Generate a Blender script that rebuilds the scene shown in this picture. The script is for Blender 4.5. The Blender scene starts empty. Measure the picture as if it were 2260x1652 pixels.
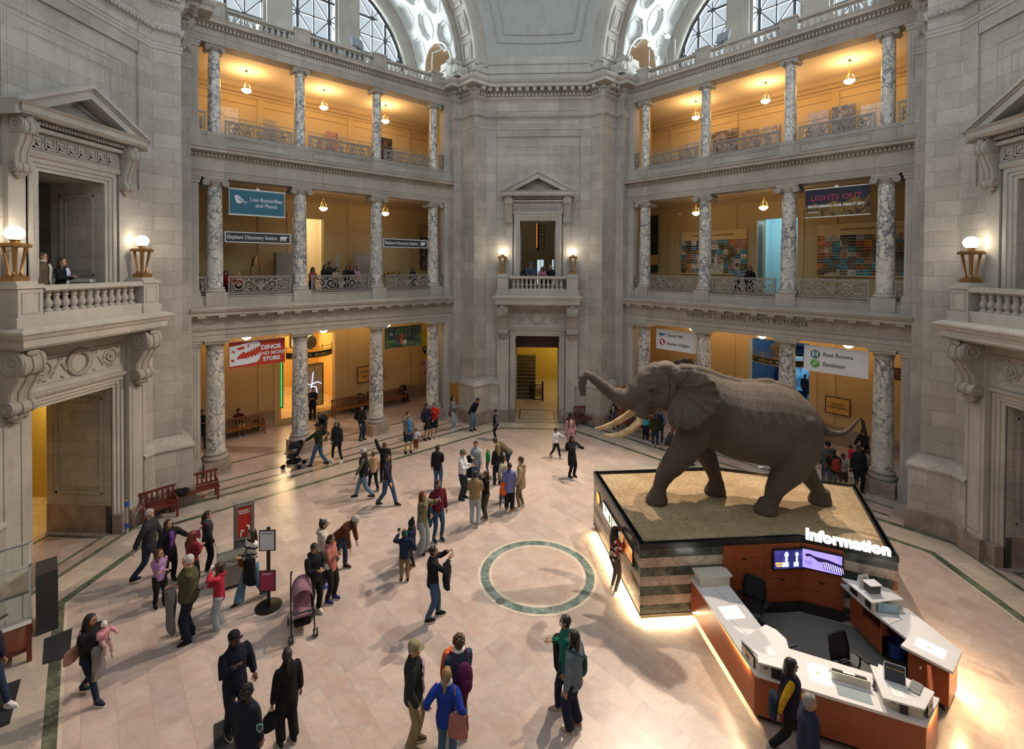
import bpy, bmesh, math, random
from math import sin, cos, pi, sqrt, radians, atan2, hypot
from mathutils import Vector, Matrix
random.seed(7)
SC = bpy.context.scene
COL = SC.collection
# ------------------------------------------------------------------ camera
CAM_POS = Vector((0.0889, -12.6756, 8.277))
YAW, PITCH, ROLL = -0.05667, 0.0142, -0.00483
FPX, PPX, PPY = 1057.639, 1130.0, 600.119
def pix_ray(x, y):
    X = (x-PPX)/FPX; Z = -(y-PPY)/FPX; Y = 1.0
    c, s = cos(ROLL), sin(ROLL); X, Z = c*X+s*Z, -s*X+c*Z
    c, s = cos(PITCH), sin(PITCH); Y, Z = c*Y+s*Z, -s*Y+c*Z
    c, s = cos(YAW), sin(YAW)
    return Vector((c*X+s*Y, -s*X+c*Y, Z))
def floor_at(x, y, z=0.0):
    d = pix_ray(x, y); t = (z-CAM_POS.z)/d.z
    return CAM_POS+d*t
cd = bpy.data.cameras.new('camera'); cam = bpy.data.objects.new('camera', cd); COL.objects.link(cam)
rx = pix_ray(PPX+FPX, PPY)-pix_ray(PPX, PPY); fy = pix_ray(PPX, PPY); uz = pix_ray(PPX, PPY-FPX)-pix_ray(PPX, PPY)
mw = Matrix.Identity(4)
for i in range(3):
    mw[i][0], mw[i][1], mw[i][2], mw[i][3] = rx[i], uz[i], -fy[i], CAM_POS[i]
cam.matrix_world = mw
cd.sensor_width = 36.0; cd.sensor_fit = 'HORIZONTAL'; cd.lens = 36.0*FPX/2260.0
cd.shift_x = 0.0; cd.shift_y = -(826.0-PPY)/2260.0
cd.clip_start = 0.05; cd.clip_end = 200
SC.camera = cam
# ------------------------------------------------------------------ world, exposure
w = bpy.data.worlds.new('overcast_sky'); SC.world = w; w.use_nodes = True
bg = w.node_tree.nodes['Background']; bg.inputs[0].default_value = (0.80, 0.90, 1.0, 1); bg.inputs[1].default_value = 0.42
SC.view_settings.view_transform = 'Standard'; SC.view_settings.look = 'None'
SC.view_settings.gamma = 1.0; SC.view_settings.use_curve_mapping = False
SC.view_settings.exposure = 0.84
SC.cycles.max_bounces = 6; SC.cycles.diffuse_bounces = 3; SC.cycles.glossy_bounces = 3
SC.cycles.transmission_bounces = 4; SC.cycles.transparent_max_bounces = 8
SC.cycles.caustics_reflective = False; SC.cycles.caustics_refractive = False
SC.cycles.use_denoising = True
SC.cycles.sample_clamp_indirect = 4.0
# ------------------------------------------------------------------ lamps of the hall (flood lights on the upper gallery)
def lamp(name, kind, loc, power, color, parent=None, **kw):
    l = bpy.data.lights.new(name, kind); l.energy = power; l.color = color
    for k, v in kw.items(): setattr(l, k, v)
    o = bpy.data.objects.new(name, l); COL.objects.link(o); o.location = loc
    if parent: o.parent = parent
    return o
def aim(o, target):
    d = Vector(target)-o.location
    o.rotation_euler = d.to_track_quat('-Z', 'Y').to_euler()
WARM = (1.0, 0.62, 0.28); FLOODC = (1.0, 0.80, 0.62)
FLOODS = [((5.5, 11.95, 19.8), (1.5, -4.0, 0.0), 8200, 1.15), ((9.5, 7.9, 19.6), (-4.0, -1.5, 0.0), 7600, 1.25)]
for i, (p, t, e, ang) in enumerate(FLOODS):
    o = lamp('flood_light', 'SPOT', p, e, FLOODC, spot_size=ang, spot_blend=0.6, shadow_soft_size=0.12); aim(o, t)
# daylight from the two arched windows behind the camera (same place and size as the two in view)
for sx in (-1, 1):
    o = lamp('window_daylight', 'AREA', (sx*8.9, -8.9, 20.6), 560, (0.82, 0.92, 1.0), shape='RECTANGLE', size=9.0, size_y=4.5); aim(o, (sx*-5, 5, 21.5))
for sx in (-1, 1):                                                  # the sky outside the two arched windows in view
    o = lamp('window_daylight', 'AREA', (sx*11.85, 11.85, 20.6), 2600, (0.82, 0.92, 1.0), shape='RECTANGLE', size=10.0, size_y=5.0); aim(o, (sx*-5, -5, 18.0))
# ------------------------------------------------------------------ mesh builder
class MB:
    def __init__(s, T=None):
        s.v = []; s.f = []; s.m = []; s.T = T; s.cur = 0
    def add(s, vs, fs, m=None):
        b = len(s.v); T = s.T
        s.v += [tuple(T @ Vector(p)) for p in vs] if T is not None else [tuple(p) for p in vs]
        mi = s.cur if m is None else m
        for f in fs: s.f.append([i+b for i in f]); s.m.append(mi)
        return s
    def box(s, x0, x1, y0, y1, z0, z1, m=None):
        vs = [(x0,y0,z0),(x1,y0,z0),(x1,y1,z0),(x0,y1,z0),(x0,y0,z1),(x1,y0,z1),(x1,y1,z1),(x0,y1,z1)]
        return s.add(vs, [(0,3,2,1),(4,5,6,7),(0,1,5,4),(1,2,6,5),(2,3,7,6),(3,0,4,7)], m)
    def cbox(s, c, sz, rz=0, m=None, bev=0):
        T = Matrix.Translation(c) @ Matrix.Rotation(rz, 4, 'Z'); a, b, h = sz[0]/2, sz[1]/2, sz[2]/2
        if bev:
            ring = lambda i, z: [(-a+i,-b,z),(a-i,-b,z),(a,-b+i,z),(a,b-i,z),(a-i,b,z),(-a+i,b,z),(-a,b-i,z),(-a,-b+i,z)]
            inn = lambda z: [(x*(1-bev/a), y*(1-bev/b), z) for x, y, z in ring(bev, z)]
            return s.loft([[T @ Vector(p) for p in r] for r in (inn(-h), ring(bev,-h+bev), ring(bev,h-bev), inn(h))], m=m)
        vs = [T @ Vector((x, y, z)) for z in (-h, h) for x, y in ((-a,-b),(a,-b),(a,b),(-a,b))]
        return s.add(vs, [(0,3,2,1),(4,5,6,7),(0,1,5,4),(1,2,6,5),(2,3,7,6),(3,0,4,7)], m)
    def loft(s, rings, closed=True, caps=True, m=None):
        n = len(rings[0]); vs = [p for r in rings for p in r]; fs = []
        for k in range(len(rings)-1):
            for i in range(n if closed else n-1):
                j = (i+1) % n
                fs.append((k*n+i, k*n+j, (k+1)*n+j, (k+1)*n+i))
        if caps and closed:
            fs.append(tuple(range(n))[::-1]); fs.append(tuple((len(rings)-1)*n+i for i in range(n)))
        return s.add(vs, fs, m)
    def prism(s, poly, z0, z1, m=None):
        return s.loft([[(x, y, z0) for x, y in poly], [(x, y, z1) for x, y in poly]], m=m)
    def xprism(s, poly, y0, y1, m=None):      # polygon in x,z extruded along y (y0 is the front)
        return s.loft([[(x, y1, z) for x, z in poly], [(x, y0, z) for x, z in poly]], m=m)
    def sprism(s, poly, x0, x1, m=None):      # polygon in y,z extruded along x
        return s.loft([[(x0, y, z) for y, z in poly], [(x1, y, z) for y, z in poly]], m=m)
    def lathe(s, prof, c=(0,0,0), n=16, m=None, sq=False):
        rings = []
        for r, z in prof:
            rings.append([(c[0]+r*cos(2*pi*i/n), c[1]+r*sin(2*pi*i/n), c[2]+z) for i in range(n)])
        return s.loft(rings, m=m)
    def tube(s, pts, rad, n=8, m=None, flat=None, caps=True):
        pts = [Vector(p) for p in pts]; rings = []
        if not isinstance(rad, (list, tuple)): rad = [rad]*len(pts)
        up = None
        for i, p in enumerate(pts):
            d = (pts[min(i+1, len(pts)-1)]-pts[max(i-1, 0)])
            d = d.normalized() if d.length > 1e-9 else Vector((0,0,1))
            if up is None: up = Vector((0,0,1)) if abs(d.z) < .95 else Vector((0,1,0))
            a = d.cross(up); a = a.normalized() if a.length > 1e-6 else d.orthogonal().normalized()
            b = a.cross(d).normalized(); up = b
            ra = rad[i] if not isinstance(rad[i], (tuple, list)) else rad[i][0]
            rb = rad[i] if not isinstance(rad[i], (tuple, list)) else rad[i][1]
            rings.append([p+a*(ra*cos(2*pi*k/n))+b*(rb*sin(2*pi*k/n)) for k in range(n)])
        return s.loft(rings, m=m, caps=caps)
    def ball(s, c, r, n=12, k=7, m=None, T=None):
        if not isinstance(r, (tuple, list)): r = (r, r, r)
        rings = []
        for j in range(k+1):
            t = pi*(j+.02*(j == 0)-.02*(j == k))/k
            ring = [Vector((r[0]*sin(t)*cos(2*pi*i/n), r[1]*sin(t)*sin(2*pi*i/n), -r[2]*cos(t))) for i in range(n)]
            rings.append([(T @ p if T is not None else p)+Vector(c) for p in ring])
        return s.loft(rings, m=m)
    def sweep(s, path, prof, m=None, closed=False):   # moulding: profile (out, z) along plan path; out = right of travel
        P = [Vector(p) for p in path]; n = len(P); rings = []
        for i in range(n):
            if closed: d0 = (P[i]-P[i-1]).normalized(); d1 = (P[(i+1) % n]-P[i]).normalized()
            else:
                d0 = (P[i]-P[i-1]).normalized() if i else (P[1]-P[0]).normalized()
                d1 = (P[i+1]-P[i]).normalized() if i < n-1 else d0
            n0 = Vector((d0.y, -d0.x)); n1 = Vector((d1.y, -d1.x)); mt = (n0+n1); mt = mt.normalized()/max(.3, mt.normalized().dot(n0))
            rings.append([(P[i].x+mt.x*o, P[i].y+mt.y*o, z) for o, z in prof])
        if closed: rings.append(rings[0])
        k = len(prof); vs = [p for r in rings for p in r]; fs = []
        for a in range(len(rings)-1):
            for b in range(k-1): fs.append((a*k+b, (a+1)*k+b, (a+1)*k+b+1, a*k+b+1))
        return s.add(vs, fs, m)
    def frame(s, x0, x1, z0, z1, bw, y0, y1, m=None, bottom=True):
        s.box(x0, x0+bw, y0, y1, z0, z1, m); s.box(x1-bw, x1, y0, y1, z0, z1, m); s.box(x0+bw, x1-bw, y0, y1, z1-bw, z1, m)
        if bottom: s.box(x0+bw, x1-bw, y0, y1, z0, z0+bw, m)
        return s
    def build(s, name, mats, parent=None, smooth=False, uv=True, sharp=None):
        me = bpy.data.meshes.new(name); me.from_pydata(s.v, [], s.f); me.update()
        if not isinstance(mats, (list, tuple)): mats = [mats]
        for mt in mats: me.materials.append(mt)
        if len(mats) > 1: me.polygons.foreach_set('material_index', s.m)
        if smooth:
            me.polygons.foreach_set('use_smooth', [True]*len(me.polygons))
            try: me.set_sharp_from_angle(angle=radians(sharp or 40))
            except Exception: pass
        if uv: auto_uv(me)
        o = bpy.data.objects.new(name, me); COL.objects.link(o)
        if parent: o.parent = parent
        return o
def auto_uv(me):
    uvl = me.uv_layers.new(name='uv'); data = []
    for p in me.polygons:
        n = p.normal
        if abs(n.z) > .75:
            for i in p.vertices: v = me.vertices[i].co; data += [v.x, v.y]
        else:
            t = Vector((-n.y, n.x)); t = t.normalized() if t.length > 1e-6 else Vector((1, 0))
            for i in p.vertices: v = me.vertices[i].co; data += [v.x*t.x+v.y*t.y, v.z]
    uvl.data.foreach_set('uv', data)
def tag(o, label=None, cat=None, group=None, kind=None):
    if label: o['label'] = label
    if cat: o['category'] = cat
    if group: o['group'] = group
    if kind: o['kind'] = kind
    return o
def empty(name, loc=(0,0,0), rz=0, label=None, cat=None, group=None, kind=None, M=None, parent=None):
    o = bpy.data.objects.new(name, None); COL.objects.link(o); o.empty_display_size = .1
    if M is not None: o.matrix_world = M
    else: o.location = loc; o.rotation_euler = (0, 0, rz)
    if parent: o.parent = parent
    return tag(o, label, cat, group, kind)
def dup(root, loc=None, rz=None, label=None, group=None, M=None):
    r = root.copy(); COL.objects.link(r)
    if M is not None: r.matrix_world = M
    if loc is not None: r.location = loc
    if rz is not None: r.rotation_euler = (0, 0, rz)
    if label: r['label'] = label
    if group: r['group'] = group
    for ch in list(root.children):
        c = ch.copy(); COL.objects.link(c); c.parent = r
        for g in list(ch.children):
            d = g.copy(); COL.objects.link(d); d.parent = c
    return r
def RZ(a): return Matrix.Rotation(a, 4, 'Z')
TL = {'left': RZ(pi/4), 'right': RZ(-pi/4)}                       # gallery frames: room side is -y
TP = {'far': RZ(0), 'left': RZ(pi/2), 'right': RZ(-pi/2)}          # pier frames
def text_mesh(txt, size, name='lettering', mat=None, parent=None, ext=.004, align='CENTER', off=0.0, shear=0.0, sx=1.0, sp=1.0, M=None, lh=1.0):
    cu = bpy.data.curves.new(name, 'FONT'); cu.body = txt; cu.size = size; cu.align_x = align; cu.align_y = 'CENTER'
    cu.extrude = ext; cu.offset = off; cu.shear = shear; cu.space_character = sp; cu.resolution_u = 3; cu.space_line = lh
    t = bpy.data.objects.new(name, cu); COL.objects.link(t)
    bpy.context.view_layer.update()
    me = bpy.data.meshes.new_from_object(t.evaluated_get(bpy.context.evaluated_depsgraph_get()))
    bpy.data.objects.remove(t); bpy.data.curves.remove(cu)
    me.name = name
    R = Matrix.Rotation(pi/2, 4, 'X')          # text stands up, faces -y
    me.transform(R @ Matrix.Diagonal((sx, 1, 1, 1)))
    if M is not None: me.transform(M)
    me.materials.clear(); me.materials.append(mat)
    o = bpy.data.objects.new(name, me); COL.objects.link(o)
    if parent: o.parent = parent
    return o
# ------------------------------------------------------------------ materials
MATS = {}
class NT:
    def __init__(s, name):
        s.m = bpy.data.materials.new(name); s.m.use_nodes = True; s.t = s.m.node_tree; s.b = s.t.nodes['Principled BSDF']; MATS[name] = s.m
    def n(s, typ, **kw):
        nd = s.t.nodes.new('ShaderNode'+typ)
        for k, v in kw.items():
            if k.startswith('i_'):
                key = k[2:]; key = int(key) if key.isdigit() else key.replace('_', ' ')
                if isinstance(v, tuple) and len(v) == 2 and hasattr(v[0], 'outputs'): s.t.links.new(v[0].outputs[v[1]], nd.inputs[key])
                elif hasattr(v, 'outputs'): s.t.links.new(v.outputs[0], nd.inputs[key])
                else: nd.inputs[key].default_value = v
            else: setattr(nd, k, v)
        return nd
    def link(s, a, b, out=0): s.t.links.new(a.outputs[out], b)
    def coord(s, kind='Object'):
        c = s.n('TexCoord'); r = s.n('Mapping'); s.t.links.new(c.outputs[kind], r.inputs[0]); return r
    def ramp(s, fac, stops, interp='LINEAR'):
        r = s.n('ValToRGB'); r.color_ramp.interpolation = interp
        while len(r.color_ramp.elements) < len(stops): r.color_ramp.elements.new(.5)
        for e, (p, c) in zip(r.color_ramp.elements, stops): e.position = p; e.color = (*c, 1) if len(c) == 3 else c
        if hasattr(fac, 'outputs'): s.link(fac, r.inputs[0])
        else: s.t.links.new(fac, r.inputs[0])
        return r
    def mix(s, a, b, fac, mode='MIX'):
        x = s.n('MixRGB', blend_type=mode)
        for i, v in ((0, fac), (1, a), (2, b)):
            if hasattr(v, 'outputs'): s.link(v, x.inputs[i])
            elif isinstance(v, tuple) and len(v) == 3: x.inputs[i].default_value = (*v, 1)
            else: x.inputs[i].default_value = v
        return x
    def bump(s, h, strength=.3, dist=.02):
        b = s.n('Bump'); b.inputs['Strength'].default_value = strength; b.inputs['Distance'].default_value = dist
        s.link(h, b.inputs['Height']); s.t.links.new(b.outputs[0], s.b.inputs['Normal'])
    def out(s, col, rough=.6, metal=0, spec=.5):
        if hasattr(col, 'outputs'): s.link(col, s.b.inputs['Base Color'])
        else: s.b.inputs['Base Color'].default_value = (*col, 1)
        s.b.inputs['Roughness'].default_value = rough; s.b.inputs['Metallic'].default_value = metal
        s.b.inputs['Specular IOR Level'].default_value = spec
        return s.m
def solid(name, col, rough=.6, metal=0, spec=.4, var=.08, scale=9.0):
    if name in MATS: return MATS[name]
    s = NT(name)
    if var:
        nz = s.n('TexNoise', i_Vector=s.coord(), i_Scale=scale, i_Detail=3.0)
        c = s.mix(tuple(x*(1-var) for x in col), tuple(min(1, x*(1+var)) for x in col), nz)
        return s.out(c, rough, metal, spec)
    return s.out(col, rough, metal, spec)
def glow(name, col, strength):
    if name in MATS: return MATS[name]
    s = NT(name); s.b.inputs['Emission Color'].default_value = (*col, 1); s.b.inputs['Emission Strength'].default_value = strength
    return s.out(tuple(min(.8, x) for x in col), .4)
def cloth(name, col, rough=.9, pat=None):
    if name in MATS: return MATS[name]
    s = NT(name); co = s.coord()
    nz = s.n('TexNoise', i_Vector=co, i_Scale=7.0, i_Detail=4.0)
    c = s.mix(tuple(x*.72 for x in col), tuple(min(1, x*1.25+.004) for x in col), nz)
    if pat: c = pat(s, co, c)
    fine = s.n('TexNoise', i_Vector=co, i_Scale=14.0, i_Detail=2.0, i_Distortion=1.2); s.bump(fine, .5, .03)
    return s.out(c, rough, 0, .15)
def stripes(c2, scale, w=.5, axis=2):
    def f(s, co, c):
        sp = s.n('SeparateXYZ', i_0=co); mt = s.n('Math', operation='MULTIPLY', i_1=scale); s.t.links.new(sp.outputs[axis], mt.inputs[0])
        fr = s.n('Math', operation='FRACT', i_0=mt); g = s.n('Math', operation='GREATER_THAN', i_0=fr, i_1=w)
        return s.mix(c, c2, g)
    return f
def blotch(cols, scale=14.0):
    def f(s, co, c):
        nz = s.n('TexVoronoi', i_Vector=co, i_Scale=scale)
        for i, k in enumerate(cols):
            r = s.ramp((nz.outputs['Color']), [(.0, (0,0,0)), (.25+.2*i, (0,0,0)), (.27+.2*i, (1,1,1)), (.42+.2*i, (1,1,1)), (.44+.2*i, (0,0,0))])
            c = s.mix(c, k, r)
        return c
    return f
def stone(name, base, joints=True, bw=1.1, rh=.47, stain=.22):
    s = NT(name); co = s.coord(); big = s.n('TexNoise', i_Vector=co, i_Scale=.55, i_Detail=5.0, i_Roughness=.6)
    mp = s.coord(); mp.inputs['Scale'].default_value = (3, 3, .5); drip = s.n('TexNoise', i_Vector=mp, i_Scale=1.2, i_Detail=4.0)
    fine = s.n('TexNoise', i_Vector=co, i_Scale=18.0, i_Detail=4.0)
    d = tuple(x*(1-stain) for x in base); l = tuple(min(1, x*(1+stain*.55)) for x in base)
    c = s.mix(d, l, s.ramp(big, [(.3, (0,0,0)), (.7, (1,1,1))]))
    c = s.mix(c, tuple(x*.72 for x in base), s.ramp(drip, [(.52, (0,0,0)), (.75, (.55,.55,.55))]))
    c = s.mix(c, s.ramp(fine, [(.3, (.88,.88,.88)), (.7, (1.05,1.05,1.05))]), 1.0, 'MULTIPLY')
    if joints:
        uv = s.coord('UV'); br = s.n('TexBrick', offset=.5, i_Vector=uv, i_Scale=1.0, i_Mortar_Size=.0055, i_Mortar_Smooth=.3, i_Bias=0.0, i_Brick_Width=bw, i_Row_Height=rh)
        br.inputs['Color1'].default_value = (.86,.85,.84,1); br.inputs['Color2'].default_value = (1.06,1.06,1.06,1); br.inputs['Mortar'].default_value = (.48,.45,.42,1)
        c = s.mix(c, br, 1.0, 'MULTIPLY')
        s.bump(fine, .12, .01)
    else: s.bump(fine, .12, .01)
    return s.out(c, .75, 0, .3)
STONE = stone('limestone_blocks', (.46,.425,.375)); PLAIN = stone('limestone', (.47,.435,.385), False)
CARVE = stone('carved_limestone', (.43,.395,.34), False, stain=.3)
VAULT = stone('pale_vault_stone', (.62,.62,.60), False, stain=.1)
PENDM = stone('pendentive_plaster', (.40,.41,.39), False, stain=.08)
def column_marble():
    s = NT('breccia_marble'); co = s.coord(); oi = s.n('ObjectInfo'); v = s.n('CombineXYZ', i_0=(oi, 'Random'), i_1=(oi, 'Random'), i_2=(oi, 'Random'))
    sc = s.n('VectorMath', operation='SCALE', i_0=v); sc.inputs['Scale'].default_value = 60
    ad = s.n('VectorMath', operation='ADD', i_0=co, i_1=sc)
    wz = s.n('TexNoise', i_Vector=ad, i_Scale=2.2, i_Detail=4.0); w2 = s.n('VectorMath', operation='SCALE', i_0=(wz, 'Color')); w2.inputs['Scale'].default_value = .8
    a2 = s.n('VectorMath', operation='ADD', i_0=ad, i_1=w2); mp = s.n('Mapping', i_0=a2); mp.inputs['Scale'].default_value = (1, 1, .55); mp.inputs['Rotation'].default_value = (.5, .3, 0)
    vo = s.n('TexVoronoi', feature='DISTANCE_TO_EDGE', i_Vector=mp, i_Scale=4.2); vc = s.n('TexVoronoi', i_Vector=mp, i_Scale=4.2)
    cell = s.ramp(vc.outputs['Color'], [(.0, (.40,.40,.40)), (.35, (.58,.55,.49)), (.6, (.66,.62,.53)), (1, (.50,.49,.47))])
    big = s.n('TexNoise', i_Vector=ad, i_Scale=1.1, i_Detail=3.0)
    wd = s.ramp(big, [(.35, (.02,.02,.02)), (.72, (.20,.20,.20))]); dv = s.n('Math', operation='DIVIDE', i_0=vo, i_1=wd)
    vein = s.ramp(dv, [(.0, (1,1,1)), (.45, (.75,.75,.75)), (1.0, (0,0,0))])
    n2 = s.n('TexNoise', i_Vector=ad, i_Scale=9.0, i_Detail=5.0); vc2 = s.ramp(n2, [(.35, (.07,.08,.105)), (.65, (.27,.28,.31))])
    c = s.mix(cell, vc2, vein); c = s.mix(c, s.ramp(n2, [(.3, (.8,.8,.8)), (.7, (1.08,1.08,1.08))]), 1.0, 'MULTIPLY')
    return s.out(c, .32, 0, .5)
COLM = column_marble()
def floor_marble(name, c1, c2, c3, bw=1.0, rh=.5, rot=pi/4, rough=.3, joints=True, vein=(.30,.30,.31)):
    s = NT(name); co = s.coord(); mp = s.coord(); mp.inputs['Rotation'].default_value = (0, 0, rot)
    br = s.n('TexBrick', offset=.37, i_Vector=mp, i_Scale=1.0, i_Mortar_Size=.004, i_Mortar_Smooth=.2, i_Bias=0.0, i_Brick_Width=bw, i_Row_Height=rh)
    br.inputs['Color1'].default_value = (0,0,0,1); br.inputs['Color2'].default_value = (1,1,1,1); br.inputs['Mortar'].default_value = (.5,.5,.5,1)
    off = s.n('VectorMath', operation='SCALE', i_0=(br, 'Color')); off.inputs['Scale'].default_value = 37.0
    ad = s.n('VectorMath', operation='ADD', i_0=co, i_1=off) if joints else co
    n1 = s.n('TexNoise', i_Vector=ad, i_Scale=1.6, i_Detail=7.0, i_Roughness=.62, i_Distortion=.9)
    m2 = s.n('Mapping', i_0=ad); m2.inputs['Scale'].default_value = (1, 2.6, 1); m2.inputs['Rotation'].default_value = (0, 0, .5)
    n2 = s.n('TexNoise', i_Vector=m2, i_Scale=1.3, i_Detail=9.0, i_Roughness=.7, i_Distortion=1.5)
    c = s.ramp(n1, [(.28, c2), (.5, c1), (.72, c3)])
    if joints: c = s.mix(c, s.mix((.84,.85,.86), (1.07,1.05,1.04), br), 1.0, 'MULTIPLY')
    ab = s.n('Math', operation='SUBTRACT', i_0=n2, i_1=.5); ab = s.n('Math', operation='ABSOLUTE', i_0=ab)
    c = s.mix(c, vein, s.ramp(ab, [(.0, (.6,.6,.6)), (.014, (.25,.25,.25)), (.03, (0,0,0))]))
    if joints: c = s.mix(c, (.24,.19,.16), s.ramp((br.outputs['Fac']), [(.4, (0,0,0)), (.9, (.6,.6,.6))]))
    return s.out(c, rough, 0, .5)
FLOORM = floor_marble('pink_floor_marble', (.46,.375,.33), (.40,.28,.23), (.53,.455,.405))
BORDM = floor_marble('cream_border_marble', (.47,.40,.33), (.37,.33,.29), (.58,.51,.40), 1.6, .9, 0)
GREENM = floor_marble('dark_green_marble', (.075,.09,.06), (.035,.045,.032), (.17,.185,.12), joints=False, vein=(.28,.30,.22))
RINGM = floor_marble('green_ring_marble', (.10,.17,.15), (.035,.05,.05), (.30,.38,.32), .7, .7, 0, vein=(.5,.55,.5))
CREAMM = floor_marble('cream_inlay_marble', (.58,.50,.40), (.5,.42,.33), (.64,.57,.46), joints=False)
BASEM = floor_marble('brown_base_marble', (.30,.235,.19), (.2,.15,.12), (.40,.33,.28), joints=False, vein=(.12,.10,.09))
def plaster():
    s = NT('ochre_gallery_plaster'); nz = s.n('TexNoise', i_Vector=s.coord(), i_Scale=.7, i_Detail=3.0)
    return s.out(s.mix((.50,.37,.19), (.56,.43,.23), nz), .85, 0, .2)
PLAST = plaster(); CEILM = solid('cream_gallery_ceiling', (.78,.66,.47), .85, 0, .2, .03, 1)
BRONZE = solid('grey_cast_bronze', (.27,.25,.225), .5, .35, .5, .2, 12); GILT = solid('gilt_bronze', (.36,.205,.08), .38, .8, .5, .25, 20)
BRASS = solid('polished_brass', (.75,.50,.16), .25, 1, .5, .05); BLACK = solid('black_paint', (.012,.012,.013), .4); BLACKM = solid('black_metal', (.02,.02,.022), .35, .6)
WHITE = solid('white_paint', (.78,.78,.76), .5, var=.02); CHROME = solid('brushed_steel', (.55,.55,.56), .3, 1)
GLOBE = glow('lit_opal_glass', (1.0, .86, .66), 9.0); BOWL = glow('lit_alabaster_bowl', (1.0, .84, .58), 5.0)
WOODR = None
def wood(name, a, b, scale=(1,1,.15), rough=.4):
    s = NT(name); mp = s.coord(); mp.inputs['Scale'].default_value = scale
    nz = s.n('TexNoise', i_Vector=mp, i_Scale=14.0, i_Detail=6.0, i_Distortion=1.0)
    return s.out(s.mix(a, b, nz), rough, 0, .4)
MAHOG = wood('mahogany', (.075,.014,.008), (.16,.035,.018), (.2,.2,2), .3); CHERRY = wood('cherry_veneer', (.24,.055,.018), (.33,.085,.03), (.4,.4,.05), .35)
OAKM = wood('warm_oak', (.16,.06,.022), (.26,.11,.04), (.2,.2,2), .4)
def glass(name='clear_glass', tint=(.92,.96,.95), refl=.12):
    s = NT(name); t = s.n('BsdfTransparent'); t.inputs[0].default_value = (*tint, 1); g = s.n('BsdfGlossy'); g.inputs['Roughness'].default_value = .03
    fr = s.n('Fresnel'); fr.inputs[0].default_value = 1.35
    mx = s.n('MixShader'); s.link(fr, mx.inputs[0]); s.link(t, mx.inputs[1]); s.link(g, mx.inputs[2])
    s.t.links.new(mx.outputs[0], s.t.nodes['Material Output'].inputs[0]); return s.m
GLASS = glass()
# ------------------------------------------------------------------ the rotunda
D = 12.972; S1, S2 = 1.806, 5.043; COLX = [-S2, -S1, S1, S2]; EY = 12.62
def struct(o, label=None): o['kind'] = 'structure'; (label and o.__setitem__('label', label)); return o
# floor: marble field, border bands, medallion
m = MB(); m.box(-17, 17, -16.5, 30, -.3, 0); floor = struct(m.build('floor', FLOORM), 'pink and cream marble floor of the rotunda')
def octo(dp, dl):
    a = dl*sqrt(2)-dp
    return [(-a,dp),(-dp,a),(-dp,-a),(-a,-dp),(a,-dp),(dp,-a),(dp,a),(a,dp)]
def ringband(name, p0, l0, p1, l1, z, mat):
    A, B = octo(p0, l0), octo(p1, l1); mb = MB(); n = 8
    vs = [(x, y, z) for x, y in A]+[(x, y, z) for x, y in B]
    mb.add(vs, [(i, (i+1) % n, n+(i+1) % n, n+i) for i in range(n)]); o = mb.build(name, mat, floor); return o
ringband('border_band', 12.48, 10.42, 12.62, 10.62, .003, GREENM); ringband('border_field', 11.62, 9.5, 12.48, 10.42, .002, BORDM)
ringband('border_band', 11.40, 9.30, 11.62, 9.50, .003, GREENM); ringband('border_edge', 11.34, 9.24, 11.40, 9.30, .003, CREAMM)
for s in ('left', 'right'):                                         # band lines in the gallery pavement
    for (y0, y1) in ((11.0, 11.12), (11.75, 11.87), (13.45, 13.57)):
        mb = MB(TL[s]); mb.box(-5.6, 5.6, y0, y1, -.01, .004); mb.build('border_band', GREENM, floor)
    mb = MB(TL[s])
    for x in (-3.4, 0, 3.4): mb.box(x-.45, x+.45, 9.72, 10.15, -.01, .004)
    mb.build('cream_inlay', CREAMM, floor)
for s, T in TP.items():
    mb = MB(T)
    for x in (-.95, .95): mb.box(x-.38, x+.38, 11.86, 12.2, -.01, .004)
    mb.build('cream_inlay', CREAMM, floor)
    mb = MB(T)
    mb.box(-1.0, 1.0, 13.0, 13.1, -.01, .004); mb.box(-1.0, -.9, 13.1, 14.7, -.01, .004); mb.box(.9, 1.0, 13.1, 14.7, -.01, .004); mb.box(-1.0, 1.0, 14.7, 14.8, -.01, .004); mb.build('threshold_border', GREENM, floor)
mb = MB(); ctr = (.08, .12)
def disc(r0, r1, z, n=64):
    vs = []
    for i in range(n):
        a = 2*pi*i/n; vs += [(ctr[0]+r0*cos(a), ctr[1]+r0*sin(a), z), (ctr[0]+r1*cos(a), ctr[1]+r1*sin(a), z)]
    return vs, [(2*i, 2*i+1, (2*i+3) % (2*n), (2*i+2) % (2*n)) for i in range(n)]
mb.add(*disc(1.52, 1.60, .005)); mb.add(*disc(1.22, 1.30, .005)); mb.build('medallion_edge', CREAMM, floor)
mb = MB(); mb.add(*disc(1.30, 1.52, .004)); mb.build('medallion_ring', RINGM, floor)
mb = MB(); mb.add(*disc(0, 1.22, .003)); mb.build('medallion_field', floor_marble('medallion_marble', (.46,.365,.31), (.38,.26,.21), (.54,.46,.41), joints=False), floor)
mb = MB(); mb.lathe([(.0,.004),(.12,.004),(.12,.008),(0,.008)], (-.82, -1.02, 0), 20); mb.build('floor_outlet_cover', solid('dark_floor_cover', (.10,.11,.10), .4), floor)

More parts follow.
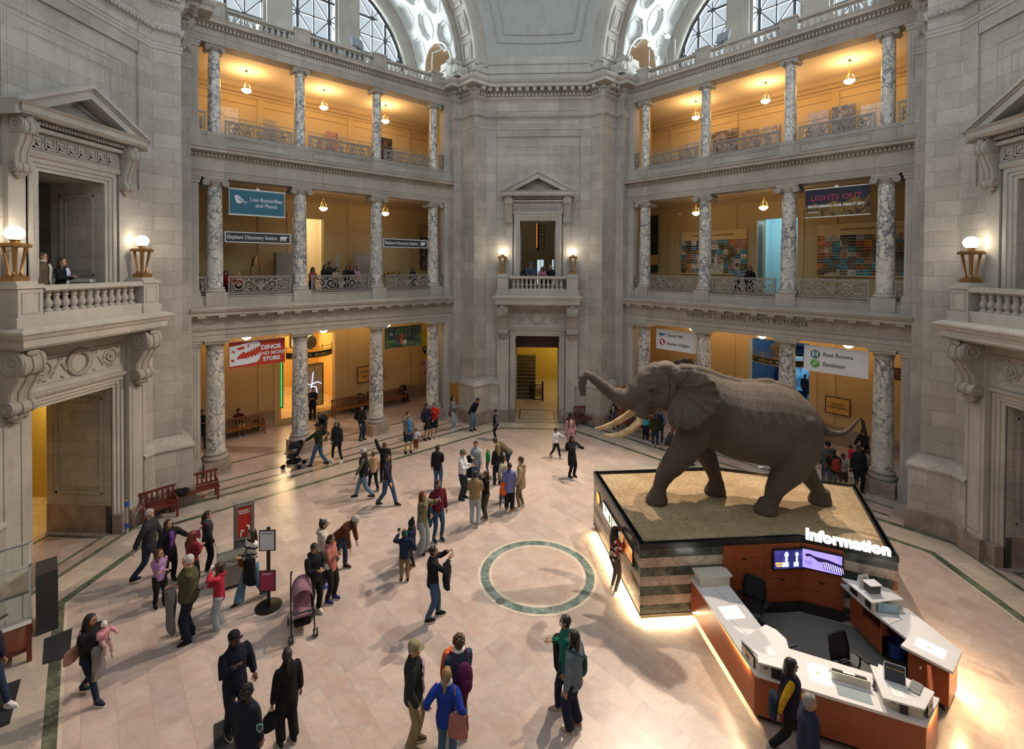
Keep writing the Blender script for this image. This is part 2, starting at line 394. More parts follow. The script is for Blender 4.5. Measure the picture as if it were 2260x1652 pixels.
# ---------------------------------------------------------------- galleries
def dentils(mb, x0, x1, pitch, wid, y0, y1, z0, z1):
    n = int((x1-x0)/pitch); off = (x1-x0-n*pitch)/2
    for i in range(n+1): x = x0+off+i*pitch; mb.box(x-wid/2, x+wid/2, y0, y1, z0, z1)
def build_gallery(T, side):
    X = 5.95; wall = []
    # entablatures (swept straight, with dentils)
    P = [(-X, EY), (X, EY)]
    prof = [(-.7,5.30),(0,5.30),(0,5.50),(.025,5.50),(.025,5.68),(.06,5.70),(.085,5.75),(.06,5.77),(0,5.78),(0,6.17),(.05,6.19),(.07,6.27),(.36,6.29),(.36,6.40),(.41,6.43),(.46,6.54),(.44,6.57),(.03,6.64),(-.6,6.64)]
    mb = MB(T); mb.sweep(P, [(o, z) for o, z in prof]); dentils(mb, -5.8, 5.8, .70, .26, EY-.34, EY-.05, 6.215, 6.295); dentils(mb, -5.8, 5.8, .70, .24, EY-.32, EY-.07, 6.19, 6.22)
    o = struct(mb.build('trim_1_cornice', STONE2), 'stone cornice with wide blocks above the ground floor of the %s gallery' % side); wall.append(o)
    prof = [(-.7,11.62),(0,11.62),(0,11.70),(.02,11.70),(.02,11.78),(.04,11.78),(.04,11.85),(.075,11.87),(.075,11.90),(0,11.91),(0,12.36),(.03,12.38),(.04,12.41),(.04,12.52),(.14,12.54),(.17,12.57),(.33,12.58),(.33,12.67),(.38,12.71),(.40,12.78),(.02,12.86),(-.6,12.86)]
    mb = MB(T); mb.sweep(P, prof); dentils(mb, -5.9, 5.9, .135, .085, EY-.13, EY-.03, 12.42, 12.525)
    o = struct(mb.build('trim_2_cornice', STONE2), 'dentilled stone cornice below the top floor of the %s gallery' % side)
    prof = [(-.7,16.80),(0,16.80),(0,16.88),(.02,16.88),(.02,16.97),(.04,16.97),(.04,17.04),(.07,17.06),(.0,17.09),(0,17.29),(.03,17.31),(.03,17.45),(.13,17.47),(.15,17.50),(.26,17.51),(.26,17.60),(.31,17.70),(.02,17.75),(-.6,17.75)]
    mb = MB(T); mb.sweep(P, prof); dentils(mb, -5.9, 5.9, .13, .08, EY-.12, EY-.02, 17.33, 17.45)
    o = struct(mb.build('trim_3_cornice', STONE2), 'dentilled stone cornice above the top floor of the %s gallery' % side)
    # parapets under the railings
    for k, (z0, z1) in enumerate(((6.64, 7.03), (12.86, 13.32))):
        mb = MB(T); mb.box(-X, X, EY+.06, EY+.42, z0, z1); mb.box(-X, X, EY+.03, EY+.44, z1-.05, z1)
        if k == 1:
            for x0, x1 in ((-4.6,-2.25),(-1.36,1.36),(2.25,4.6)): mb.frame(x0, x1, z0+.06, z1-.09, .035, EY+.035, EY+.07)
        struct(mb.build('trim_%d_parapet' % (4+k), STONE2))
    # slabs, ceilings, back wall
    mb = MB(T); mb.box(-7.6, 7.6, EY+.6, 17.4, 6.15, 6.64); mb.box(-7.6, 7.6, EY+.6, 17.4, 12.1, 12.86); struct(mb.build('floor_gallery', FLOORM))
    mb = MB(T)
    for z in (6.05, 12.0, 16.95): mb.box(-7.6, 7.6, EY+.62, 17.4, z, z+.09)
    struct(mb.build('ceiling_gallery', CEILM if side else CEILM))
    mb = MB(T); mb.box(-7.6, 7.6, EY+.3, 19.0, 17.06, 17.74); struct(mb.build('floor_upper_gallery', PLAIN))
    # back wall with door openings  (ground door +-1.40 to 4.55, first floor door +-.80 to 10.72)
    mb = MB(T); W = 17.2; bw = W+.35
    mb.box(-7.6, -1.40, W, bw, 0, 6.1); mb.box(1.40, 5.1, W, bw, 0, 6.1) if side == 'right' else mb.box(1.40, 7.6, W, bw, 0, 6.1)
    if side == 'right': mb.box(7.0, 7.6, W, bw, 0, 6.1); mb.box(5.1, 7.0, W, bw, 4.5, 6.1)
    mb.box(-1.40, 1.40, W, bw, 4.55, 6.1)
    mb.box(-7.6, -.80, W, bw, 6.1, 12); mb.box(.80, 7.6, W, bw, 6.1, 12); mb.box(-.80, .80, W, bw, 10.72, 12); mb.box(-7.6, 7.6, W, bw, 12, 17)
    mb.box(-7.6, -7.3, 13.4, W, 0, 17); mb.box(7.3, 7.6, 13.4, W, 0, 17)
    # door casings, pilaster strips, panel beads
    mb.frame(-1.72, 1.72, 0, 4.87, .32, W-.05, W); mb.frame(-1.08, 1.08, 6.66, 11.0, .28, W-.05, W)
    for x in (-5.9, -2.3, 2.3, 5.9):
        for z0, z1 in ((.9, 5.75), (7.0, 11.7), (13, 16.4)): mb.box(x-.16, x+.16, W-.05, W, z0, z1)
    struct(mb.build('wall_%s_gallery_back' % side, PLAST), 'ochre plaster back wall of the %s gallery' % side)
    mb = MB(T)
    for a, b in ((-7.3, -1.74), (1.74, 5.05 if side == 'right' else 7.3)): mb.box(a, b, W-.06, W+.02, 0, .82)
    struct(mb.build('baseboard_%s_gallery' % side, BASEM))
    mb = MB(T)
    for z in (16.95, 12.0, 6.05):
        k = .9 if z > 16 else .6
        mb.sweep([(-7.3, W), (7.3, W)], [(.0, z-.62*k), (.05, z-.6*k), (.05, z-.45*k), (.16, z-.42*k), (.20, z-.30*k), (.34, z-.22*k), (.42, z-.02), (.42, z+.02)])
        dentils(mb, -7.2, 7.2, .16, .09, W-.15, W-.05, z-.44*k, z-.33*k) if z > 16 else None
    mb.sweep([(-7.3, W), (7.3, W)], [(0, 16.05), (.05, 16.06), (.05, 16.12), (0, 16.13)])
    struct(mb.build('trim_gallery_cornice', solid('ochre_moulding', (.50,.38,.22), .8, 0, .2)))
    # end pilasters
    for (z0, z1, ped) in ((0.0, 5.3, .543), (6.64, 11.62, 7.15), (12.86, 16.8, 13.4)):
        mb = MB(T)
        for sx in (-1, 1):
            x = sx*5.78; hw = .2 if z0 < 1 else .17
            mb.box(x-hw-.05, x+hw+.05, D-.32, D+.32, z0, ped); mb.box(x-hw-.04, x+hw+.04, D-.29, D+.29, ped, ped+.1); mb.box(x-hw, x+hw, D-.25, D+.25, ped, z1-.22)
            mb.box(x-hw-.04, x+hw+.04, D-.29, D+.29, z1-.22, z1-.1); mb.box(x-hw-.07, x+hw+.07, D-.32, D+.32, z1-.1, z1)
            for q in (-.09, 0, .09): mb.box(x+q-.012, x+q+.012, D-.262, D-.24, ped+.2, z1-.3)
        struct(mb.build('trim_pilaster', PLAIN))
STONE2 = stone('entablature_limestone', (.45,.41,.355), True, 1.9, 30)
for s in ('left', 'right'): build_gallery(TL[s], s)

# columns: three kinds, copied along both galleries
FL = ['ground floor', 'middle floor', 'top floor']
def column_proto(k):
    r = empty('marble_column')
    if k == 0:
        mb = MB(); mb.cbox((0,0,.27), (.92,.92,.543), bev=.015); mb.build('pedestal', BASEM, r)
        mb = MB(); mb.lathe([(.0,.543),(.43,.543),(.46,.58),(.46,.64),(.43,.68),(.385,.70),(.375,.74),(.40,.77),(.41,.80),(.385,.83),(.36,.84),(.0,.84)], n=28); mb.build('base', stone('base_moulding_stone', (.36,.32,.29), False), r, True)
        mb = MB(); mb.lathe([(.0,.84),(.355,.84),(.335,.9),(.335,1.8),(.325,3),(.30,4.5),(.29,4.9),(0,4.9)], n=28); mb.build('shaft', COLM, r, True)
        mb = MB(); mb.lathe([(0,4.9),(.295,4.9),(.315,4.93),(.30,4.95),(.30,5.08),(.33,5.10),(.37,5.16),(0,5.16)], n=28); mb.cbox((0,0,5.205), (.80,.80,.10)); mb.cbox((0,0,5.275), (.88,.88,.06))
        for i in range(20): a = 2*pi*i/20; mb.ball((.305*cos(a), .305*sin(a), 5.03), (.03,.03,.04), 6, 4)
        mb.build('capital', CARVE, r, True)
    else:
        z0, z1, rb, rt, cap = ((7.15, 11.3, .29, .255, 11.62), (13.40, 16.56, .225, .20, 16.80))[k-1]
        mb = MB(); pz = (6.64, 12.86)[k-1]; hw = (.37, .31)[k-1]; mb.cbox((0, -.0, (pz+z0)/2), (hw*2, hw*2, z0-pz), bev=.01); mb.build('pedestal', STONE2, r)
        if k == 1:
            mb = MB(); mb.lathe([(0,7.15),(.37,7.15),(.39,7.18),(.39,7.22),(.35,7.25),(.335,7.29),(.355,7.32),(.33,7.35),(0,7.35)], n=28); mb.build('base', CARVE, r, True); z0 = 7.33
        mb = MB(); mb.lathe([(0,z0),(rb+.02,z0),(rb,z0+.06),(rb,z0+(z1-z0)*.3),(rt,z1),(0,z1)], n=28); mb.build('shaft', COLM, r, True)
        mb = MB(); h = cap-z1; mb.lathe([(0,z1),(rt+.02,z1),(rt+.03,z1+.03),(rt,z1+.05),(rt+.07,z1+h*.42),(rt+.07,z1+h*.5),(0,z1+h*.5)], n=24)
        vr = h*.40; vx = rt+vr*.62
        for sx in (-1, 1):                                          # volutes: rolls along y with spiral faces
            T = Matrix.Translation((sx*vx, 0, z1+h*.42)) @ Matrix.Rotation(pi/2, 4, 'X')
            mb2 = MB(T); L = rt+.07
            mb2.lathe([(0,-L-.02),(vr*.25,-L-.02),(vr*.3,-L),(vr*.42,-L),(vr*.5,-L-.015),(vr*.72,-L-.015),(vr*.78,-L+.01),(vr,-L-.01),(vr,-L+.06),(vr*.7,0),(vr,L-.06),(vr,L+.01),(vr*.78,L-.01),(vr*.72,L+.015),(vr*.5,L+.015),(vr*.42,L),(vr*.3,L),(vr*.25,L+.02),(0,L+.02)], n=18)
            mb.add(mb2.v, mb2.f)
        mb.box(-vx, vx, -rt-.07, rt+.07, z1+h*.55, z1+h*.80); mb.box(-vx-vr*.6, vx+vr*.6, -rt-.09, rt+.09, z1+h*.80, z1+h)
        mb.build('capital', CARVE, r, True)
    return r
ORD = ['first', 'second', 'third', 'fourth']
def place(T, x, y, z=0.0): return T @ Matrix.Translation((x, y, z))
for k in range(3):
    pr = column_proto(k); used = False
    for s in ('left', 'right'):
        for i, x in enumerate(COLX):
            n = 3-i if s == 'left' else i
            lab = '%s marble column from the central pier, %s of the %s gallery' % (ORD[n], FL[k], s)
            M = place(TL[s], x, D)
            if not used: pr.matrix_world = M; o = pr; used = True
            else: o = dup(pr, M=M)
            tag(o, lab, 'column', 'marble columns on the %s of the %s gallery' % (FL[k], s), 'thing')

# railings of cast bronze
def spiral(cx, cz, r, turns, a0, sgn, n=34):
    return [(cx+sgn*(r*(1-t*.86))*cos(a0+t*turns*2*pi), cz+(r*(1-t*.86))*sin(a0+t*turns*2*pi)) for t in [i/n for i in range(n+1)]]
def rail_panel(w, h, thin):
    r = empty('bronze_railing')
    mb = MB(); hw = w/2; b = .045
    mb.box(-hw, hw, -.03, .03, 0, .07); mb.box(-hw, hw, -.035, .035, h-.05, h); mb.box(-hw, -hw+.06, -.03, .03, .07, h-.05); mb.box(hw-.06, hw, -.03, .03, .07, h-.05)
    mb.frame(-hw+.10, hw-.10, .12, h-.10, .02, -.02, .02)
    for i in range(int(w/.09)): x = -hw+.12+i*.09; mb.box(x, x+.045, -.022, .022, .085, .11); mb.box(x, x+.045, -.022, .022, h-.085, h-.06)
    for sx in (-1, 1): 
        mb.box(sx*hw-.03, sx*hw+.03, -.05, .05, -.06, .1)
    mb.build('frame', BRONZE, r)
    mb = MB(); R = (h-.26)/2; zc = h/2
    for sx in (-1, 1):
        for j, cx in enumerate((hw*.70, hw*.36)):
            pts = spiral(cx*sx, zc, R, 1.7, (.5 if j == 0 else -.5)*pi*(1), sx)
            mb.tube([(x, -.012 if j else .0, z) for x, z in pts], [.034-.018*i/len(pts) for i in range(len(pts))], 6)
            for q in range(5):
                a = q*1.256+.4; c = (cx*sx+R*.86*cos(a), 0, zc+R*.86*sin(a)); mb.ball(c, (.055, .022, .04), 6, 4)
            for q in range(6): a = q*pi/3; mb.ball((cx*sx+.05*cos(a), -.02, zc+.05*sin(a)), (.028,.018,.028), 6, 4)
            mb.ball((cx*sx, -.025, zc), .035, 8, 5)
        mb.tube([(sx*hw*.53, 0, zc+R), (sx*hw*.50, 0, zc), (sx*hw*.55, 0, zc-R)], .02, 5); mb.tube([(sx*hw*.19, 0, zc-R), (sx*hw*.16, 0, zc-R*.2), (sx*hw*.22, 0, zc+R)], .026, 5)
        mb.tube([(sx*hw*.86, 0, zc-R), (sx*hw*.89, 0, zc), (sx*hw*.86, 0, zc+R)], .016, 5)
    for q in range(7):                                              # palmette in the middle
        a = (q-3)*.42; mb.tube([(0, 0, zc-R*.75), (sin(a)*R*.55, -.02, zc-R*.3+cos(a)*R*.45), (sin(a)*R*.95, -.01, zc-R*.3+cos(a)*R*1.15)], [.018, .036, .012], 6)
    mb.ball((0, -.03, zc-R*.75), (.07, .03, .06), 8, 5); mb.tube([(0,-.02,zc-R*.8),(0,-.03,.03)], [.04,.015], 6)
    mb.build('scrollwork', BRONZE, r, True)
    if thin:
        mb = MB(); mb.tube([(-hw-.04,0,-.05),(-hw-.04,0,h+.14),(hw+.04,0,h+.14),(hw+.04,0,-.05)], .014, 6)
        for x in (-hw*.6, 0, hw*.6): mb.box(x-.012, x+.012, -.012, .012, h, h+.14)
        mb.build('guard_rail', BRONZE, r)
    return r
def end_panel(w, h):
    r = empty('bronze_end_railing'); mb = MB(); hw = w/2
    mb.frame(-hw, hw, 0, h, .045, -.03, .03); mb.box(-hw-.03, hw+.03, -.04, .04, h, h+.03); mb.frame(-hw+.065, hw-.065, .14, h-.14, .015, -.02, .02)
    mb.build('frame', BRONZE, r)
    mb = MB(); mb.lathe([(0,.16),(.03,.17),(.05,.22),(.02,.3),(.035,.36),(.055,.42),(.03,.48),(.02,.52),(.045,.57),(0,.6)], n=10); mb.build('baluster', BRONZE, r, True)
    return r
BAYX = [(-(S1+S2)/2, 'outer'), (0.0, 'middle'), ((S1+S2)/2, 'outer')]
for k, (zb, h, cr) in enumerate(((7.05, .74, .44), (13.36, .62, .36))):
    pr = {}; flo = FL[k+1]
    for s in ('left', 'right'):
        for i, (x, kind) in enumerate(BAYX):
            wid = (2*S1 if kind == 'middle' else S2-S1)-2*cr
            M = place(TL[s], x, EY+.22, zb)
            if kind not in pr: o = pr[kind] = rail_panel(wid, h, k == 1); o.matrix_world = M
            else: o = dup(pr[kind], M=M)
            n = 2-i if s == 'left' else i
            tag(o, 'scrolled bronze railing, %s bay from the central pier, %s, %s gallery' % (ORD[n], flo, s), 'railing', 'bronze railings of the %s, %s gallery' % (flo, s))
        for sx in (-1, 1):
            M = place(TL[s], sx*5.50, EY+.22, zb)
            if 'e' not in pr: o = pr['e'] = end_panel(.30, .70 if k == 0 else .80); o.matrix_world = M
            else: o = dup(pr['e'], M=M)
            near = (sx > 0) == (s == 'left')
            tag(o, 'narrow bronze end railing beside the %s, %s, %s gallery' % ('central pier' if near else '%s side pier' % s, flo, s), 'railing', 'narrow railing panels')

# pendant bowl lamps
def bowl_lamp(pw):
    r = empty('pendant_lamp'); mb = MB(); mb.lathe([(0,0),(.05,0),(.06,.04),(.02,.08),(0,.08)], (0,0,.79), 10); mb.tube([(0,0,.80),(0,0,.48)], .008, 5); mb.ball((0,0,.46), .025, 8, 5)
    for a in (0, 2*pi/3, 4*pi/3): mb.tube([(0,0,.46),(.2*cos(a),.2*sin(a),.02)], .009, 5)
    mb.lathe([(.205,-.01),(.225,0),(.225,.03),(.205,.035)], n=20); mb.build('chain', BRASS, r, True)
    mb = MB(); mb.lathe([(0,-.17),(.04,-.168),(.11,-.14),(.18,-.075),(.21,0),(.205,.01),(.17,-.06),(.1,-.125),(0,-.15)], n=22); mb.build('bowl', BOWL, r, True)
    mb = MB(); mb.lathe([(0,-.205),(.015,-.195),(.01,-.18),(.03,-.168),(0,-.165)], n=8); mb.build('finial', BRASS, r, True)
    lamp('lamp_light', 'POINT', (0,0,.10), pw, WARM, r, shadow_soft_size=.16)
    return r
for k, (z, xs) in enumerate(((5.02, (-3.45, 0, 3.45)), (11.10, (-3.35, 0, 3.35)), (16.10, (-3.42, 0.03, 3.35)))):
    bl = bowl_lamp((64, 15, 95)[k]); used = False
    for s in ('left', 'right'):
        for i, x in enumerate(xs):
            if k == 1 and ((s == 'left' and i == 0) or (s == 'right' and i == 2)): continue
            M = place(TL[s], x, 15.08, z)
            if not used: bl.matrix_world = M; o = bl; used = True
            else: o = dup(bl, M=M)
            n = 2-i if s == 'left' else i
            tag(o, '%s lit bowl lamp from the central pier, %s of the %s gallery' % (ORD[n].capitalize(), FL[k], s), 'lamp', 'bowl lamps of the %s, %s gallery' % (FL[k], s))

# top balustrades
BALPROF = [(0,0),(.07,0),(.07,.03),(.045,.05),(.04,.07),(.075,.13),(.08,.17),(.05,.24),(.035,.29),(.05,.32),(.05,.34),(.06,.36),(.06,.385),(0,.385)]
for s in ('left', 'right'):
    r = empty('stone_balustrade', M=TL[s].copy(), label='stone balustrade on top of the %s gallery, below the arched window' % s, cat='balustrade', group='top balustrades')
    mb = MB(); y = EY+.15; mb.box(-6.3, 6.3, y-.15, y+.15, 17.74, 17.84); mb.build('plinth', STONE2, r)
    mb = MB(); mb.box(-6.3, 6.3, y-.15, y+.15, 18.20, 18.30); mb.box(-6.3, 6.3, y-.11, y+.11, 18.18, 18.20); mb.build('rail', STONE2, r)
    bm = None
    spans = []; edges = [-6.3]
    for x in COLX: edges += [x-.33, x+.33]
    edges.append(6.3)
    for x in COLX:
        mb = MB(); mb.box(x-.33, x+.33, y-.19, y+.19, 17.74, 18.36); mb.box(x-.37, x+.37, y-.23, y+.23, 18.36, 18.44); mb.frame(x-.22, x+.22, 17.86, 18.28, .025, y-.205, y-.19); mb.build('pedestal', STONE2, r)
    for a, b in zip(edges[0::2], edges[1::2]):
        n = max(1, int(round((b-a)/.245))); 
        for i in range(n):
            x = a+(i+.5)*(b-a)/n
            if bm is None: mb = MB(); mb.lathe(BALPROF, n=10); bo = mb.build('baluster', PLAIN, r, True); bm = bo
            else: bo = bm.copy(); COL.objects.link(bo); bo.parent = r
            bo.location = (x, y, 17.82)

# arch, vault, thermal window above each gallery
VC = 18.8
def arc(r, n=28, a0=0.0, a1=pi): return [(r*cos(a0+(a1-a0)*i/n), VC+r*sin(a0+(a1-a0)*i/n)) for i in range(n+1)]
def build_arch(T, side):
    wy = 16.2
    # ring soffit with panels and archivolt faces
    mb = MB(T)
    def skin(r0, y0, r1, y1): 
        A, B = arc(r0), arc(r1); n = len(A)
        mb.add([(x, y0, z) for x, z in A]+[(x, y1, z) for x, z in B], [(i, i+1, n+i+1, n+i) for i in range(n-1)])
    def face(r0, r1, y):
        A, B = arc(r0), arc(r1); n = len(A)
        mb.add([(x, y, z) for x, z in A]+[(x, y, z) for x, z in B], [(i, i+1, n+i+1, n+i) for i in range(n-1)])
    for ra, rb, ya, yb in ((7.25,7.25,11.2,11.02),(7.25,7.02,11.02,11.0),(7.02,6.98,11.0,11.07),(6.98,6.62,11.07,11.07),(6.62,6.58,11.07,11.0),(6.58,6.36,11.0,11.02),(6.36,6.36,11.02,12.25),(6.36,6.10,12.25,12.25),(6.10,6.04,12.25,12.2),(6.04,6.0,12.2,12.3)):
        skin(ra, ya, rb, yb)
    struct(mb.build('trim_arch_ring', PLAIN, None, True), 'stone arch ring over the %s gallery' % side)
    mb = MB(T); N = 14
    for i in range(N):                                              # sunk panels of the soffit: raised frames
        a = pi*(i+.5)/N; da = pi/N*.40
        for (yy0, yy1, b0, b1) in ((11.28, 11.36, -1, 1), (11.92, 12.0, -1, 1)):
            q = [(6.36, a-da), (6.36, a+da), (6.30, a+da), (6.30, a-da)]
            mb.loft([[(r*cos(t), yy0, VC+r*sin(t)) for r, t in q], [(r*cos(t), yy1, VC+r*sin(t)) for r, t in q]])
        for sg in (-1, 1):
            t0 = a+sg*da; t1 = a+sg*da*.84; q = [(6.36, t0), (6.36, t1), (6.30, t1), (6.30, t0)]
            mb.loft([[(r*cos(t), 11.36, VC+r*sin(t)) for r, t in q], [(r*cos(t), 11.92, VC+r*sin(t)) for r, t in q]])
        q = [(6.365, a-da*.55), (6.365, a+da*.55), (6.32, a+da*.55), (6.32, a-da*.55)]
        mb.loft([[(r*cos(t), 11.46, VC+r*sin(t)) for r, t in q], [(r*cos(t), 11.82, VC+r*sin(t)) for r, t in q]])
    struct(mb.build('trim_arch_panels', PLAIN))
    # barrel vault with octagonal coffers; side niches
    mb = MB(T); r = 6.0; y0, y1 = 12.25, wy; NA, NY = 20, 4; nyc = 13.95; nr = 1.30; nz = 19.25
    def P(a, y, d=0): return ((r+d)*cos(a), y, VC+(r+d)*sin(a))
    ca = []
    for row in range(1, 10):
        for j in range(3):
            yc = y0+.68+1.3*j-(.0); a = pi*(row+.0)/10+(.5*pi/10 if j % 2 else 0)
            if a > pi-.05: continue
            ca.append((a, yc))
    rad_a, rad_y = .125, .60
    coff = [c for c in ca if not (min(c[0], pi-c[0])*r < 1.75 and abs(c[1]-nyc) < 2.2)]
    for a, yc in coff:
        o8 = [(a+rad_a*cos(t), yc+rad_y*sin(t)) for t in [pi/8+k*pi/4 for k in range(8)]]
        def ring(sc, d): return [P(a+(aa-a)*sc, yc+(yy-yc)*sc, d) for aa, yy in o8]
        rings = [ring(1.08, -.0), ring(1.06, -.03), ring(1.0, -.03), ring(.98, .10), ring(.80, .10), ring(.78, .20), ring(.6, .21)]
        mb.loft(rings, caps=False); mb.add(ring(.6, .21), [tuple(range(8))])
    struct(mb.build('trim_vault_coffers', VAULT), 'octagonal coffers of the vault over the %s gallery' % side)
    # vault skin: grid with the coffers and the niches cut out by dropping small cells
    mb = MB(T); NA, NY = 220, 40; keep = []
    vs = [P(pi*i/NA, y0+(y1-y0)*j/NY) for i in range(NA+1) for j in range(NY+1)]; fs = []
    for i in range(NA):
        for j in range(NY):
            a = pi*(i+.5)/NA; y = y0+(y1-y0)*(j+.5)/NY
            z = VC+r*sin(a); dn = hypot(y-nyc, max(0, z-nz))
            if dn < nr: continue
            hit = False
            for ac, yc in coff:
                u = (a-ac)/rad_a; v = (y-yc)/rad_y
                if max(abs(u), abs(v), (abs(u)+abs(v))*.7071) < .925: hit = True; break
            if not hit: fs.append((i*(NY+1)+j, (i+1)*(NY+1)+j, (i+1)*(NY+1)+j+1, i*(NY+1)+j+1))
    mb.add(vs, fs); struct(mb.build('ceiling_vault', VAULT, None, True), 'pale barrel vault over the %s gallery' % side)
    for sx in (-1, 1):                                               # niches with a warm half dome
        mb = MB(T); n = 14
        ringp = [(nyc+nr*cos(t), nz+nr*sin(t)) for t in [pi*k/n for k in range(n+1)]]; ringp = [(nyc+nr, 17.7)]+ringp+[(nyc-nr, 17.7)]
        def at(y, z, d): 
            zz = max(-.9, min(.999, (z-VC)/r)); return (sx*(r*sqrt(1-max(0, zz)**2)+d), y, z)
        k = len(ringp)
        mb.add([at(y, z, -.05) for y, z in ringp]+[at(y, z, .5) for y, z in ringp]+[at(nyc+(y-nyc)*.55, nz+(z-nz)*.6, 1.6) for y, z in ringp], [(i, i+1, k+i+1, k+i) for i in range(k-1)]+[(k+i, k+i+1, 2*k+i+1, 2*k+i) for i in range(k-1)]+[tuple(2*k+i for i in range(k))])
        struct(mb.build('wall_niche', solid('warm_niche_plaster', (.47,.33,.21), .85, 0, .2), None, True))
        mb = MB(T); ro = [(nyc+(y-nyc)*1.07, nz+(z-nz)*1.07) for y, z in ringp]
        mb.add([at(y, z, -.06) for y, z in ringp]+[at(y, z, -.06) for y, z in ro], [(i, i+1, k+i+1, k+i) for i in range(k-1)])
        struct(mb.build('trim_niche_edge', VAULT))
    # window wall: archivolt, mullion piers, sill screens
    mb = MB(T); R1, R2 = 5.25, 5.98
    for ra, rb, ya, yb in ((6.02,5.90,wy-.12,wy-.14),(5.90,5.62,wy-.14,wy-.10),(5.62,5.58,wy-.10,wy-.16),(5.58,5.32,wy-.16,wy-.10),(5.32,5.25,wy-.10,wy-.02),(5.25,5.25,wy-.02,wy+.5)):
        A, B = arc(ra), arc(rb); n = len(A); mb.add([(x, ya, z) for x, z in A]+[(x, yb, z) for x, z in B], [(i, i+1, n+i+1, n+i) for i in range(n-1)])
    for sx in (-1, 1): mb.box(sx*1.75-.55, sx*1.75+.55, wy-.1, wy+.5, 17.7, VC+4.95); mb.box(sx*1.75-.68, sx*1.75+.68, wy+.1, wy+.5, 17.7, VC+4.9)
    struct(mb.build('wall_%s_window_surround' % side, stone('window_stone', (.36,.33,.29), False)), 'stone surround of the %s arched window' % side)  # same limestone, its colour darkened to carry the shade around the window
    frm = MB(T); b = .05; pane = MB(T); zb = 17.75
    gx = .80
    A, B = arc(R1+.02), arc(R1-.16); n = len(A)
    frm.loft([[(x, wy+.2, z) for x, z in A+B[::-1]], [(x, wy+.32, z) for x, z in A+B[::-1]]])
    pane.add([(x*1.0, wy+.26, z) for x, z in arc(R1)]+[(-R1, wy+.26, zb), (R1, wy+.26, zb)], [tuple(range(len(arc(R1))+2))])
    def lim(x): return VC+sqrt(max(0, R1*R1-x*x))
    def inside(x, z): return (z <= VC or x*x+(z-VC)**2 < R1*R1) and abs(x) < R1
    def bar(xa, za, xb, zb_, t):
        pts = [(xa+(xb-xa)*k/12, za+(zb_-za)*k/12) for k in range(13)]; good = [p for p in pts if inside(*p)]
        if len(good) > 1: 
            (p, q) = good[0], good[-1]; dx, dz = q[0]-p[0], q[1]-p[1]; L = hypot(dx, dz) or 1; nx, nz_ = -dz/L*t/2, dx/L*t/2
            frm.xprism([(p[0]-nx, p[1]-nz_), (q[0]-nx, q[1]-nz_), (q[0]+nx, q[1]+nz_), (p[0]+nx, p[1]+nz_)], wy+.21, wy+.30)
    gz = 1.0
    for i in range(-7, 8):
        x = i*gx; bar(x, zb, x, VC+R1, .13 if i % 2 else .06)
        for k in range(0, 7):
            z = zb+.3+k*gz
            if (i+k) % 2 == 0:
                bar(x, z, x+gx, z+gz, .05); bar(x, z+gz*0, x-gx, z+gz, .05); 
                if inside(x, z): frm.xprism([(x+.13*cos(t), z+.13*sin(t)) for t in [k2*pi/4 for k2 in range(8)]], wy+.19, wy+.31)
    for k in range(0, 7): z = zb+.3+k*gz; bar(-R1, z, R1, z, .13 if k % 2 == 0 else .06)
    w_ = empty('window_1' if side == 'left' else 'window_2', kind='structure', label='large arched lattice window above the %s gallery' % side)
    frm.build('window_frame', solid('dark_window_iron', (.05,.055,.06), .5), w_); pane.build('window_glass', GLASS, w_)
    mb = MB(T); mb.box(-R1, R1, wy+1.6, wy+1.75, 17.3, 19.6); struct(mb.build('wall_outside_parapet', solid('teal_outside_parapet', (.30,.42,.42), .8), None), 'greenish parapet outside the window')
for s in ('left', 'right'): build_arch(TL[s], s)
